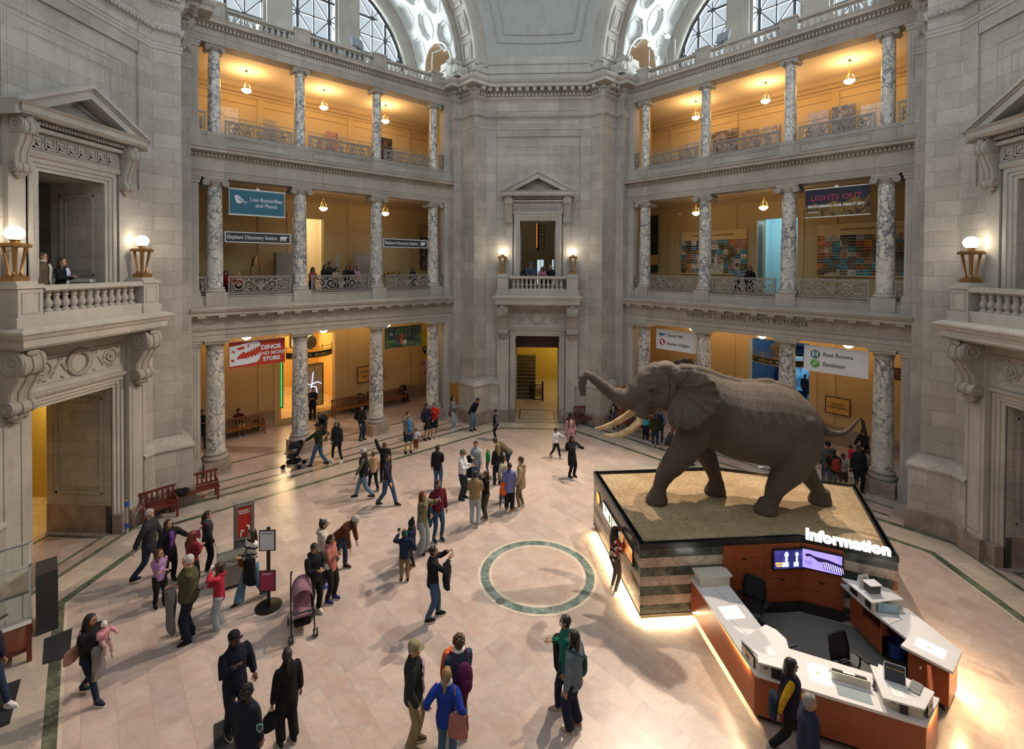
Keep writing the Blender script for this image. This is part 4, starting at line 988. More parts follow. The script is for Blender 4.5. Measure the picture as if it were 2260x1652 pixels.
TEAL = solid('teal_banner', (.035,.13,.20), .7, var=.03); CHAR = solid('charcoal_sign', (.035,.035,.035), .6, var=.03); RED = solid('red_banner', (.42,.035,.012), .7, var=.03)
PALE = solid('pale_grey_print', (.62,.66,.72), .7, var=.02); WSIGN = solid('white_sign_board', (.66,.67,.70), .5, var=.02)
HANG = solid('hanger', (.4,.4,.4), .4, .5)
b = board('banner', L_, -4.58, -2.47, 12.82, 10.28, 11.30, TEAL, 'teal banner reading Live Butterflies and Plants', 'banner', border=solid('pale_blue_edge', (.3,.42,.5), .6), rod=True)
words(b, 'Live Butterflies\nand Plants', .225, -3.20, 12.81, 10.80, PALE, off=.003, align='CENTER', sx=.92)
mb = MB()
wing = [(-4.38,11.0),(-4.34,11.06),(-4.22,11.03),(-4.10,10.92),(-4.03,10.83),(-4.06,10.78),(-4.16,10.74),(-4.27,10.72),(-4.32,10.78),(-4.35,10.88)]
mb.xprism(wing[::-1], 12.808, 12.816); mb.tube([(-4.06,12.81,10.80),(-3.95,12.81,10.79)], .018, 6)
for p in ((-3.88,10.86),(-3.88,10.78),(-3.98,10.70),(-4.04,10.70)): mb.tube([(-3.97,12.81,10.79),(p[0],12.81,p[1])], .006, 4)
mb.build('butterfly', PALE, b); mb = MB()
for i in range(5): mb.tube([(-4.08,12.805,10.82),(-4.30+.05*i,12.805,10.98-.06*i)], .006, 4)
mb.build('wing_veins', TEAL, b)
def elephant_icon(r, cx, cz, s, y, mat):
    pts = [(-1.0,.05),(-.95,.35),(-.7,.55),(-.3,.62),(.1,.55),(.25,.62),(.45,.60),(.6,.45),(.75,.42),(.92,.52),(1.0,.66),(.96,.45),(.78,.27),(.6,.2),(.55,-.0),(.42,.0),(.35,-.15),(.42,-.65),(.2,-.65),(.1,-.2),(-.2,-.15),(-.1,-.65),(-.35,-.65),(-.5,-.2),(-.65,-.3),(-.85,-.65),(-1.02,-.6),(-.85,-.1)]
    mb = MB(); mb.xprism([(cx+x*s, cz+z*s*.95) for x, z in pts[::-1]], y-.006, y); mb.build('elephant_mark', mat, r)
for (x0, x1, nm) in ((-4.72, -2.24, 'wide charcoal Elephant Discovery Station sign under the teal banner'), (2.10, 4.62, 'charcoal Elephant Discovery Station sign in the bay next to the central pier')):
    b = board('hanging_sign', L_, x0, x1, 12.83, 9.145, 9.575, CHAR, nm, 'sign', border=PALE, group='elephant discovery station signs')
    words(b, 'Elephant Discovery Station', .215, x0+.07, 12.82, 9.36, PALE, align='LEFT', sx=.80, off=.003); elephant_icon(b, x1-.26, 9.36, .17, 12.825, PALE)
    mb = MB(); mb.box(x0-.12, x0, 12.84, 12.86, 9.5, 9.52); mb.box(x1, x1+.12, 12.84, 12.86, 9.5, 9.52); mb.build('bracket', CHROME, b)
b = board('banner', L_, -4.56, -2.44, 12.95, 4.05, 5.09, RED, 'red banner with a dinosaur skull reading DINOS AND MORE STORE', 'banner', border=None)
words(b, 'DINOS', .255, -3.0, 12.94, 4.77, PALE, off=.012); words(b, 'AND MORE', .20, -2.98, 12.94, 4.52, PALE, off=.004); words(b, 'STORE', .225, -2.98, 12.94, 4.28, PALE, off=.010)
sk = [(-4.55,4.93),(-4.2,4.96),(-3.95,5.03),(-3.6,5.07),(-3.44,5.03),(-3.40,4.93),(-3.46,4.82),(-3.50,4.86),(-3.52,4.76),(-3.57,4.85),(-3.60,4.72),(-3.66,4.82),(-3.70,4.66),(-3.76,4.76),(-3.82,4.62),(-3.87,4.70),(-3.95,4.60),(-4.03,4.68),(-4.12,4.62),(-4.22,4.52),(-4.30,4.43),(-4.26,4.38),(-4.0,4.40),(-3.92,4.37),(-3.88,4.46),(-3.84,4.38),(-3.78,4.48),(-3.72,4.40),(-3.66,4.52),(-3.60,4.42),(-3.54,4.54),(-3.48,4.45),(-3.41,4.56),(-3.42,4.33),(-3.55,4.20),(-3.9,4.15),(-4.55,4.12)]
shape(b, 'skull_print', sk[::-1], 12.945, PALE)
for hole in ([(-4.32,4.82),(-4.10,4.90),(-3.98,4.86),(-4.05,4.78),(-4.20,4.76)], [(-3.92,4.90),(-3.85,4.96),(-3.81,4.90),(-3.87,4.84)], [(-4.5,4.72),(-4.38,4.76),(-4.34,4.64),(-4.40,4.66)], [(-4.52,4.35),(-4.40,4.28),(-4.36,4.36),(-4.44,4.42)]): shape(b, 'skull_opening', hole[::-1], 12.938, RED)
mb = MB(); mb.box(-4.56, -2.44, 12.95, 12.97, 5.09, 5.12)
for x in (-4.4,-3.5,-2.6): mb.box(x-.008, x+.008, 12.95, 12.965, 5.12, 5.4)
mb.build('hanger', CHROME, b)
def picture_mat(name, cols, scale=3.0, sq=False, emit=0.0):
    s = NT(name); co = s.coord(); wz = s.n('TexNoise', i_Vector=co, i_Scale=scale, i_Detail=6.0, i_Distortion=.8)
    n = len(cols); c = s.ramp(wz, [(.28+.44*i/max(1, n-1), k) for i, k in enumerate(cols)], 'LINEAR')
    if emit: s.link(c, s.b.inputs['Emission Color']); s.b.inputs['Emission Strength'].default_value = emit
    return s.out(c, .5, 0, .3)
FOREST = picture_mat('forest_photo', [(.01,.015,.01),(.03,.06,.02),(.09,.14,.06),(.02,.03,.015),(.35,.38,.33)], 4.0)
b = board('banner', L_, 2.28, 4.40, 13.02, 4.06, 5.13, FOREST, 'photo banner of people in a dark forest, near the central pier', 'banner')
PINM = solid('dark_blue_pin', (.02,.035,.06), .6)
mb = MB()
rr = random.Random(4)
for i in range(16): x = 2.34+2.0*rr.random(); w_ = .015+.03*rr.random(); mb.box(x, x+w_, 13.012, 13.02, 4.3, 5.12)
mb.build('tree_trunks', solid('black_print', (.008,.01,.008), .7), b)
for (x, z, c) in ((3.0,4.55,(.06,.03,.02)),(3.18,4.62,(.22,.05,.02)),(3.42,4.66,(.10,.05,.03)),(3.62,4.78,(.05,.05,.06)),(3.75,4.5,(.02,.02,.03)),(3.15,4.38,(.36,.09,.02)),(3.38,4.30,(.35,.32,.28)),(3.0,4.36,(.06,.08,.13))):
    mb = MB(); mb.xprism([(x+.15*cos(t), z+.13*sin(t)) for t in [k2*pi/6 for k2 in range(12)]][::-1], 13.005, 13.012); mb.build('printed_figure', solid('print_%d' % int(x*100+z*10), c, .7), b)
def pin(b, x, z, s, y): shape(b, 'pin_print', [(x+s*cos(t), z+s*sin(t)) for t in [radians(-30+i*24) for i in range(11)]][::-1]+[(x, z-2.1*s)][::1], y, PINM)
pin(b, 2.63, 4.78, .15, 13.01); words(b, 'Our\nPlaces', .085, 2.63, 13.0, 4.78, sx=.9); mb = MB(); mb.box(2.30, 3.1, 13.008, 13.015, 4.36, 4.48); mb.build('green_strip', solid('green_print', (.06,.16,.04), .7), b)
YEL = solid('yellow_green_banner', (.46,.42,.03), .7, var=.04)
b = board('banner', L_, 6.86, 7.28, 17.05, 2.35, 4.08, YEL, 'narrow yellow vertical banner with a black map pin, beside the last ground-floor column', 'banner')
mb = MB(); mb.box(6.86, 7.28, 17.05, 17.08, 1.05, 2.35); mb.build('photo_part', picture_mat('pink_crowd_photo', [(.05,.03,.03),(.30,.18,.2),(.55,.42,.46),(.12,.06,.04)], 5.0), b); pin(b, 7.07, 3.0, .19, 17.045); words(b, 'Our\nPlaces', .09, 7.07, 17.035, 3.0)
b = board('banner', L_, 6.70, 7.27, 17.0, 8.0, 10.80, CHAR, 'dark vertical banner lettered CELLPHONE behind the last middle-floor column', 'banner')
mb = MB(); mb.box(6.70, 7.27, 16.985, 17.0, 10.0, 10.80); mb.build('cream_head', solid('tan_print', (.36,.26,.18), .7), b); words(b, 'CELLPHONE', .36, 6.98, 16.98, 9.0, solid('peach_lettering', (.55,.38,.28), .6), off=.004).data.transform(Matrix.Translation((6.98,16.98,9.0)) @ Matrix.Rotation(-pi/2, 4, 'Y') @ Matrix.Translation((-6.98,-16.98,-9.0)))
GOLDB = solid('gold_plaque', (.60,.36,.10), .5, var=.03); TANB = solid('donor_board_gold', (.68,.50,.22), .6, var=.02); FRM = solid('dark_brown_frame', (.05,.022,.012), .4)
BRN = solid('brown_lettering', (.10,.065,.03), .7, var=0)
b = board('wall_plaque', L_, 2.68, 4.28, 17.12, 1.5, 2.42, GOLDB, 'framed gold plaque reading Kenneth E. Behring Family Hall of Mammals', 'plaque', border=FRM); words(b, 'KENNETH E. BEHRING\nFAMILY\nHALL OF MAMMALS', .15, 3.48, 17.11, 1.97, BRN, sx=.85)
b = board('wall_plaque', R_, 2.09, 3.08, 17.12, 1.43, 2.22, GOLDB, 'framed gold plaque reading The Sant Ocean Hall', 'plaque', border=FRM); words(b, 'THE SANT\nOCEAN HALL', .15, 2.58, 17.11, 1.82, BRN, sx=.85)
NIGHT = picture_mat('night_mountain_print', [(.012,.012,.03),(.05,.03,.015),(.20,.12,.03),(.06,.035,.012),(.30,.19,.06)], 2.6)
b = board('banner', R_, 2.44, 4.57, 12.85, 10.26, 11.34, solid('night_sky_print', (.012,.012,.035), .6), 'dark banner reading LIGHTS OUT Recovering Our Night Sky', 'banner', rod=True)
shape(b, 'mountain_print', [(2.44,10.26),(4.57,10.26),(4.57,10.95),(4.35,10.85),(4.05,10.95),(3.75,10.75),(3.4,10.85),(3.1,10.72),(2.75,10.78),(2.44,10.70)], 12.845, NIGHT)
words(b, 'LIGHTS OUT', .285, 3.48, 12.84, 10.98, solid('wine_lettering', (.24,.035,.06), .6, var=0), off=.010, sx=1.05); words(b, 'RECOVERING OUR NIGHT SKY', .135, 3.48, 12.825, 10.66, INKW, off=.004); words(b, 'Second Floor', .07, 2.75, 12.825, 10.44, INKW, off=.002)
b = board('hanging_sign', R_, -4.40, -2.24, 13.08, 4.04, 5.07, WSIGN, 'white hanging sign reading Ocean Hall and Human Origins', 'sign'); SI = 13.07
words(b, 'Ocean Hall', .215, -3.80, SI, 4.78, INKK, align='LEFT', sx=.9); words(b, 'Human Origins', .215, -3.80, SI, 4.36, INKK, align='LEFT', sx=.9)
shape(b, 'whale_mark', [(-4.27,4.82),(-4.20,4.86),(-4.05,4.86),(-3.95,4.81),(-3.88,4.85),(-3.84,4.90),(-3.86,4.82),(-3.94,4.76),(-4.08,4.74),(-4.13,4.66),(-4.16,4.74),(-4.25,4.77)][::-1], SI, solid('whale_blue', (.02,.16,.32), .6, var=0))
def disc_mark(b, x, z, r, y, mat): shape(b, 'round_mark', [(x+r*cos(t), z+r*sin(t)) for t in [k2*pi/12 for k2 in range(24)]][::-1], y, mat)
disc_mark(b, -4.06, 4.42, .16, SI, solid('deep_red_mark', (.33,.02,.02), .6, var=0))
mb = MB(); y = SI-.008; mb.tube([(-4.0,y,4.30),(-4.06,y,4.42)], .045, 6)
for a in (60, 85, 110, 135, 165): mb.tube([(-4.06,y,4.42),(-4.06+.12*cos(radians(a)),y,4.42+.12*sin(radians(a)))], .012, 4)
mb.build('hand_mark', INKW, b)
b = board('hanging_sign', R_, 2.46, 4.60, 12.86, 4.10, 5.13, WSIGN, 'white hanging sign reading Rest Rooms and Escalator', 'sign'); SI = 12.85
words(b, 'Rest Rooms', .225, 3.13, SI, 4.81, INKK, align='LEFT', sx=.9); words(b, 'Escalator', .225, 3.13, SI, 4.43, INKK, align='LEFT', sx=.9)
disc_mark(b, 2.86, 4.80, .165, SI, solid('teal_mark', (.01,.14,.17), .6, var=0)); disc_mark(b, 2.86, 4.42, .165, SI, solid('green_mark', (.09,.33,.04), .6, var=0))
mb = MB(); y = SI-.008
for x in (2.79, 2.93): mb.ball((x, y, 4.885), (.028,.006,.028), 8, 5); mb.xprism([(x-.035,4.85),(x-.02,4.70),(x+.02,4.70),(x+.035,4.85)], y-.004, y)
mb.box(2.855, 2.865, y-.004, y, 4.68, 4.92); mb.tube([(2.74,y,4.34),(2.82,y,4.35),(2.90,y,4.48),(2.98,y,4.49)], .014, 5); mb.tube([(2.76,y,4.41),(2.80,y,4.42),(2.88,y,4.54),(2.95,y,4.55)], .010, 5); mb.build('white_marks', INKW, b)
# carved name on the entablature
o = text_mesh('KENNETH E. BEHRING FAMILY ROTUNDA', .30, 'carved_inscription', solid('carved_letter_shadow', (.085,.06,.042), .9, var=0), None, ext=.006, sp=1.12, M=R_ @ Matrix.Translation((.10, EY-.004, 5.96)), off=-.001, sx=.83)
tag(o, 'carved inscription KENNETH E. BEHRING FAMILY ROTUNDA on the right ground-floor frieze', 'inscription')
INSCR = o
# donor boards
def donor(x0, x1, label):
    r = empty('donor_board', M=R_.copy(), label=label, cat='board', group='donor boards'); rr = random.Random(int(x0*10)+50)
    mb = MB(); mb.box(x0, x1, 17.06, 17.16, 9.74, 10.25); mb.build('header', TANB, r)
    words(r, 'IN APPRECIATION OF OUR GENEROUS SUPPORTERS', .13, (x0+x1)/2, 17.05, 9.99, BRN, sx=.78)
    mb = MB(); cols = [(.02,.02,.025),(.10,.09,.08),(.55,.50,.42),(.30,.06,.02),(.55,.16,.02),(.02,.20,.34),(.16,.15,.14),(.42,.20,.14),(.62,.58,.55),(.09,.085,.04),(.30,.28,.34),(.05,.26,.36)]
    mats = [picture_mat('donor_print_%d' % i, [tuple(x*.3 for x in c), c, tuple(min(1, x*1.5+.02) for x in c)], 6.0) if 'donor_print_%d' % i not in MATS else MATS['donor_print_%d' % i] for i, c in enumerate(cols)]
    nx = int((x1-x0)/.30); dx = (x1-x0)/nx; dz = (9.74-7.88)/7
    for i in range(nx):
        for j in range(7): mb.box(x0+i*dx, x0+(i+1)*dx, 17.08, 17.16, 7.88+j*dz, 7.88+(j+1)*dz, rr.randrange(len(cols)))
    mb.build('photo_mosaic', mats, r)
    mb = MB()
    for j in range(15): z = 7.88+j*(9.74-7.88)/14; mb.box(x0, x1, 17.05, 17.08, z-.012, z+.012)
    mb.box(x0, x1, 17.05, 17.16, 7.83, 7.87); mb.build('gold_slats', TANB, r)
    mb = MB()
    for i in range(int(nx*1.1)): x = x0+.1+(x1-x0-.5)*rr.random(); z = 7.95+1.4*rr.random(); mb.box(x, x+.30, 17.035, 17.05, z, z+.27)
    mb.build('name_plates', solid('olive_name_plate', (.16,.13,.065), .5), r)
donor(-5.26, -1.57, 'gold-headed photo donor board behind the columns beside the central pier'); donor(1.69, 5.95, 'gold-headed photo donor board right of the blue doorway, by the side pier')
mb = MB(R_); mb.box(-5.47, -5.33, 17.05, 17.2, 11.26, 11.38); tag(mb.build('security_camera', WHITE), 'small white security camera high on the right gallery wall', 'camera')
PLANTP = picture_mat('dark_plant_print', [(.06,.035,.012),(.015,.035,.01),(.03,.05,.02),(.09,.05,.015)], 3.0)
b = board('wall_panel', R_, -7.28, -6.78, 17.06, 7.9, 11.35, PLANTP, 'tall dark panel of plants behind the first middle-floor column, right gallery', 'panel'); mb = MB(); mb.box(-7.28, -6.78, 17.045, 17.06, 8.35, 8.95); mb.build('ochre_block', GOLDB, b)
MARN = solid('maroon_direction_sign', (.09,.018,.012), .5)
b = board('hanging_sign', R_, 4.98, 6.6, 15.0, 3.82, 4.30, MARN, 'maroon direction sign reading Down Floor Exit behind the last right column', 'sign'); words(b, 'ELEVATOR DOWN\nTO FIRST FLOOR\nCONSTITUTION AVENUE / EXIT' if False else 'DOWN\nFLOOR\n/ EXIT', .135, 5.27, 14.99, 4.06, solid('cream_lettering', (.6,.5,.38), .6, var=0))
b = board('hanging_sign', TP['right'], -1.12, -.62, 13.4, 2.28, 2.83, MARN, 'small maroon arrow sign inside the right pier doorway', 'sign', border=solid('tan_edge', (.35,.25,.2), .6))
mb = MB()
for zc, dirs in ((2.70, (0, .1)), (2.42, (-.08, .08))):
    a, c = (-1.0, zc-.05), (-1.0+dirs[0], zc-.05+dirs[1]); mb.tube([(a[0],13.385,a[1]),(c[0],13.385,c[1])], .01, 4); 
    d = Vector(dirs).normalized(); 
    for sg in (-1, 1): v = Vector((-d.x*.05+sg*d.y*.05, -d.y*.05-sg*d.x*.05)); mb.tube([(c[0],13.385,c[1]),(c[0]+v.x,13.385,c[1]+v.y)], .01, 4)
mb.build('arrows', INKW, b)
# pictures of the top floor
pics = [('left',-4.08,-3.32,14.3,15.74,[(.62,.50,.38),(.66,.60,.52),(.45,.28,.14)],'cream sign board with a brown emblem, top floor, second bay'),('left',-2.18,-1.56,14.3,15.5,[(.25,.2,.16),(.4,.36,.34)],'small grey picture above the railing, top left gallery'),('left',.92,1.55,14.3,15.5,[(.05,.05,.07),(.45,.22,.18),(.3,.25,.25)],'pink and black picture, top left gallery middle bay'),('left',4.08,4.81,14.3,15.73,[(.04,.04,.12),(.02,.02,.03),(.20,.10,.04)],'night-blue picture near the far end of the top left gallery'),
 ('right',-4.98,-4.14,14.3,15.4,[(.3,.28,.25),(.55,.5,.45)],'pale picture nearest the central pier, top right gallery'),('right',-3.52,-2.09,14.3,15.66,[(.02,.02,.02),(.12,.09,.07),(.45,.42,.40)],'black and white poster, top right gallery'),('right',-1.88,-1.07,14.3,15.43,[(.03,.03,.04),(.40,.28,.22),(.05,.1,.2)],'small dark picture beside the black and white poster'),('right',-.87,-.04,14.3,15.42,[(.04,.03,.03),(.45,.40,.36),(.25,.12,.06)],'picture of pale shapes, middle of the top right gallery'),('right',1.24,2.07,14.3,15.63,[(.28,.26,.36),(.45,.42,.5),(.15,.14,.18)],'lilac architectural picture, top right gallery'),('right',2.2,3.09,14.3,15.68,[(.20,.22,.30),(.10,.12,.2),(.4,.42,.5)],'blue grey architectural picture, top right gallery'),('right',3.32,4.3,14.3,15.48,[(.4,.42,.48),(.55,.57,.62)],'pale blue picture by the last column, top right gallery')]
for i, (s, x0, x1, z0, z1, cols, lab) in enumerate(pics): board('wall_picture', TL[s], x0, x1, 17.1, z0, z1, picture_mat('top_picture_%d' % i, cols, 3.5), lab, 'picture', group='pictures on the top galleries')
# curved hall signs over the ground-floor doors
def curved_sign(T, txt, label, y=17.1, tx=.35):
    r = empty('curved_hall_sign', M=T.copy(), label=label, cat='sign', group='curved hall signs'); mb = MB(); A = [radians(205+i*130/18) for i in range(19)]; R0 = 1.30
    P = [(R0*cos(a), y+.35+R0*.75*sin(a)) for a in A]
    for (p, q) in zip(P[:-1], P[1:]): mb.add([(p[0],p[1],3.42),(q[0],q[1],3.42),(q[0],q[1],3.70),(p[0],p[1],3.70),(p[0]*.97,p[1]+.03,3.42),(q[0]*.97,q[1]+.03,3.42),(q[0]*.97,q[1]+.03,3.70),(p[0]*.97,p[1]+.03,3.70)], [(0,1,2,3),(5,4,7,6),(3,2,6,7),(1,0,4,5)])
    mb.build('band', solid('dark_green_sign', (.012,.03,.018), .5, var=.03), r)
    mb = MB()
    for z in (3.40, 3.72, 3.82, 3.95): mb.tube([(x*1.01, yy-.01, z) for x, yy in P], .016, 5)
    for k in (0, 6, 12, 18): mb.tube([(P[k][0], P[k][1], 3.38), (P[k][0], P[k][1], 4.0)], .018, 5); mb.ball((P[k][0], P[k][1], 4.02), .03, 8, 5)
    mb.build('brass_rails', solid('aged_brass', (.40,.24,.07), .35, .9), r, True)
    for i, ch in enumerate(txt):
        a = radians(270+(i-(len(txt)-1)/2)*6.6); x, yy = R0*1.015*cos(a), y+.35+R0*1.015*.75*sin(a); ang = a+pi/2
        if ch != ' ': text_mesh(ch, .19 if (i == 0 or txt[i-1] == ' ') else .15, 'lettering', solid('cream_lettering', (.6,.5,.38), .6, var=0), r, M=Matrix.Translation((x, yy-.012, 3.55)) @ Matrix.Rotation(ang, 4, 'Z'), off=.002)
    mb = MB(); T2 = Matrix.Translation((tx, y-.55, 4.2)) @ Matrix.Rotation(.5, 4, 'Z') @ Matrix.Rotation(pi/2, 4, 'X'); e = MB(T2); e.lathe([(0,0),(.34,0),(.36,.02),(.34,.05),(0,.05)], n=24); mb.add(e.v, e.f); mb.build('round_emblem', solid('grey_emblem', (.10,.10,.085), .45, .3), r)
    return r
curved_sign(L_, 'HALL OF MAMMALS', 'curved dark green sign reading Mammals over the left hall door', tx=-.1); curved_sign(R_, 'OCEAN HALL', 'curved dark green sign reading Ocean Hall over the right hall door', tx=.2)
# lit exhibits seen through the hall doors
def exhibit(name, T, x0, x1, y, z0, z1, mat, lab, cat, d=.3, txt=None, ts=.2):
    r = empty(name, M=T.copy(), label=lab, cat=cat); mb = MB(); mb.box(x0, x1, y, y+d, z0, z1); mb.build('case', mat, r); mb = MB(); mb.frame(x0-.04, x1+.04, z0-.04, z1+.04, .05, y-.03, y+d); mb.build('frame', BLACKM, r)
    if txt: words(r, txt, ts, (x0+x1)/2, y-.02, (z0+z1)/2, glow('white_glow', (1,1,1), 2.2), off=.006)
    return r
exhibit('glass_display_case', L_, .15, 1.25, 18.6, .3, 2.6, picture_mat('brown_exhibit', [(.05,.03,.01),(.20,.13,.05),(.10,.06,.02)], 2.0, emit=.25), 'glass case with a blue neon figure in the mammal hall door', 'display case')
mb = MB(L_)
for pts in ([(.55,18.52,.9),(.62,18.52,1.5),(.70,18.52,2.2)], [(.62,18.52,1.45),(.35,18.52,1.6),(.22,18.52,1.2)], [(.66,18.52,1.55),(.95,18.52,1.62),(1.15,18.52,1.5)], [(.62,18.52,1.4),(.85,18.52,1.35),(.92,18.52,1.0)]): mb.tube(pts, .022, 6)
tag(mb.build('neon_figure', glow('blue_neon', (.35,.4,1), 2.5)), 'blue glowing neon outline on the case in the mammal hall', 'light')
exhibit('lit_panel', L_, -1.2, -.75, 20, 3.4, 4.3, glow('white_panel_glow', (1,.98,.92), 1.6), 'white lit panel high in the mammal hall door', 'panel'); exhibit('lit_panel', L_, .9, 2.2, 23, 3.0, 4.6, picture_mat('pale_case', [(.5,.42,.25),(.75,.68,.5),(.4,.3,.15)], 2.2, emit=.5), 'pale lit case at the back of the mammal hall', 'display case')
exhibit('lit_panel', L_, -.95, -.8, 19, .4, 3.0, glow('green_strip_glow', (.02,.6,.12), .8), 'green glowing strip in the mammal hall door', 'light', .1)
exhibit('lit_panel', R_, -2.2, 2.4, 25.2, 3.2, 3.9, solid('navy_fascia', (.03,.05,.09), .5), 'dark fascia lettered in white across the ocean hall', 'sign', .1, 'AND DIVERSITY     EARTH', .34)
exhibit('lit_panel', R_, .6, 2.4, 24.6, 1.6, 3.0, picture_mat('ocean_case', [(.25,.22,.14),(.6,.58,.45),(.2,.4,.5)], 2.5, emit=.5), 'lit case of specimens in the ocean hall', 'display case'); exhibit('lit_panel', R_, -2.2, -.2, 25, .4, 2.6, picture_mat('ocean_blue', [(.02,.06,.12),(.10,.3,.5),(.3,.5,.6)], 1.2, emit=.3), 'deep blue ocean backdrop in the hall', 'panel')
exhibit('lit_panel', R_, 5.75, 6.6, 19, .9, 2.5, glow('cyan_screen', (.25,.8,.9), 1.0), 'tall cyan screen behind the last right column', 'screen')
# shelf items on the left gallery, first floor
WALLB = []
for (x0, x1, lab) in ((-1.95, -.95, 'brown display block left of the cream doorway'), (.95, 1.15, 'brown display block right of the cream doorway'), (2.05, 3.1, 'tall brown display block behind the third column')):
    mb = MB(L_); mb.box(x0, x1, 15.9, 16.4, 6.64, 8.85); tag(mb.build('display_block', GREYB), lab, 'display block', 'brown display blocks')
r = empty('bronze_bell', M=place(L_, -2.95, 15.6, 8.15), label='bronze bell on a stand behind the left middle railing', cat='bell'); mb = MB(); mb.lathe([(0,0),(.22,0),(.21,.04),(.17,.1),(.15,.3),(.12,.42),(.05,.5),(.04,.58),(0,.6)], n=18); mb.build('bell', GILT, r, True); mb = MB(); mb.tube([(-.2,0,0),(-.2,0,-1.5)], .015, 5); mb.tube([(.2,0,0),(.2,0,-1.5)], .015, 5); mb.build('stand', BLACKM, r)
r = empty('bronze_animals_table', M=place(L_, 3.1, 14.6, 6.64), label='low table of small bronze animals behind the last railing', cat='table'); mb = MB(); mb.cbox((0,0,1.05), (2.0,.6,.06)); mb.build('table_top', OAKM, r)
mb = MB()
for sx in (-.9, .9):
    for sy in (-.22, .22): mb.tube([(sx,sy,0),(sx,sy,1.03)], .03, 6)
mb.build('legs', OAKM, r)
for i, x in enumerate((-.7, -.35, .1, .35, .75)):
    mb = MB(M_ := place(L_, 3.1+x, 14.6, 7.75)); 
    mb.ball((0,0,.1), (.15,.07,.07), 10, 6); mb.ball((.17,0,.14), (.06,.04,.05), 8, 5)
    for q in ((-.09,.04),(-.09,-.04),(.09,.04),(.09,-.04)): mb.tube([(q[0],q[1],.1),(q[0],q[1],-.03)], .02, 5)
    tag(mb.build('bronze_animal', GILT), 'small bronze animal on the low table, %s from its left end' % ['first','second','third','fourth','fifth'][i], 'figurine', 'bronze animals')
# small things on the upper gallery: speakers, lamp rig, duct screens
for s, x, zz in (('left', .72, 18.66), ('right', -.95, 18.66)):
    r = empty('loudspeaker', M=place(TL[s], x, EY+.15, zz) @ Matrix.Rotation(.25 if s == 'left' else -.2, 4, 'Z') @ Matrix.Rotation(-.25, 4, 'X'), label='flat grey loudspeaker on the top balustrade of the %s gallery' % s, cat='loudspeaker'); mb = MB(); mb.cbox((0,0,0), (.62,.16,.46), bev=.03); mb.build('cabinet', solid('blue_grey_plastic', (.22,.25,.29), .5), r); mb = MB(); mb.box(-.03,.03,-.02,.06,-.40,-.22); mb.build('bracket', BLACKM, r)
r = empty('duct_screen', M=L_.copy(), label='long grey louvred unit below the left arched window', cat='ventilation unit'); mb = MB(); mb.box(-3.0, 2.05, 14.6, 15.2, 17.74, 19.15); mb.build('case', WHITE if False else solid('grey_unit_paint', (.34,.36,.37), .5), r)
for i in range(4): mb = MB(); x = -2.85+i*1.22; mb.box(x, x+1.05, 14.57, 14.61, 18.2, 19.0); mb.build('grille', solid('dark_grille', (.04,.042,.045), .6), r)
RIG = place(R_, -4.2, EY+.35, 18.30)
r = empty('flood_light_rig', M=RIG, label='steel frame with four lit flood lights on the right balustrade', cat='flood lights'); mb = MB(); mb.tube([(-.7,0,0),(-.7,0,1.15),(.75,0,1.15),(.75,0,0)], .025, 6); mb.tube([(.3,0,0),(.3,0,1.15)], .02, 6); mb.build('stand', CHROME, r)
for i, (x, z) in enumerate(((-.62,1.42),(-.4,1.2),(.35,1.5),(-.25,.62))):
    mb = MB(); mb.tube([(x,.14,z),(x,-.1,z-.06)], [.09,.10], 10); mb.build('lamp_housing', WHITE, r); 
    if i < 3: mb = MB(); mb.ball((x,-.11,z-.06), (.085,.03,.085), 10, 6); mb.build('lens', glow('flood_lens', (1,.96,.9), 30), r)
r = empty('camera_arm', M=place(L_, 5.05, EY+.3, 18.30), label='white bent camera arm on the left balustrade near the niche', cat='camera arm'); mb = MB(); mb.tube([(-.15,0,0),(-.1,0,1.2),(.75,0,1.75)], .035, 6); mb.build('arm', WHITE, r, True); mb = MB(); mb.cbox((.82,0,1.72), (.2,.14,.14)); mb.build('camera', WHITE, r)
# ---------------------------------------------------------------- elephant platform
PT_ = [(2.48,-1.43),(6.4,-.86),(8.17,-1.54),(9.58,2.13),(5.8,3.1),(1.85,2.5)]
def inset(poly, d):
    out = []; n = len(poly)
    for i in range(n):
        p0, p1, p2 = Vector(poly[i-1]), Vector(poly[i]), Vector(poly[(i+1) % n]); a = (p1-p0).normalized(); b = (p2-p1).normalized()
        na, nb = Vector((-a.y, a.x)), Vector((-b.y, b.x)); m_ = (na+nb).normalized(); out.append(tuple(p1+m_*d/max(.3, m_.dot(na))))
    return out
plat = empty('elephant_platform', (5.8,.7,0), label='tall striped marble platform with black rim under the elephant', cat='platform'); OFF = Matrix.Translation((-5.8,-.7,0))
BLKM = solid('black_rim', (.018,.02,.02), .25); STRD = floor_marble('dark_stripe_marble', (.04,.05,.042), (.015,.02,.018), (.075,.095,.07), joints=False, rough=.15, vein=(.14,.19,.15))
STRL = floor_marble('veined_stripe_marble', (.46,.37,.29), (.30,.24,.19), (.58,.50,.40), joints=False, rough=.2, vein=(.07,.06,.05))
mb = MB(OFF); zs = [.12,.345,.56,.79,1.01,1.225,1.45,1.66]
for i in range(7): mb.sweep(PT_, [(0, zs[i]), (0, zs[i+1])], i % 2, closed=True)
mb.build('striped_sides', [STRD, STRL], plat)
mb = MB(OFF); mb.sweep(inset(PT_, .06), [(0,0),(0,.12)], closed=True); mb.build('plinth', solid('brown_kick', (.10,.075,.055), .4), plat)
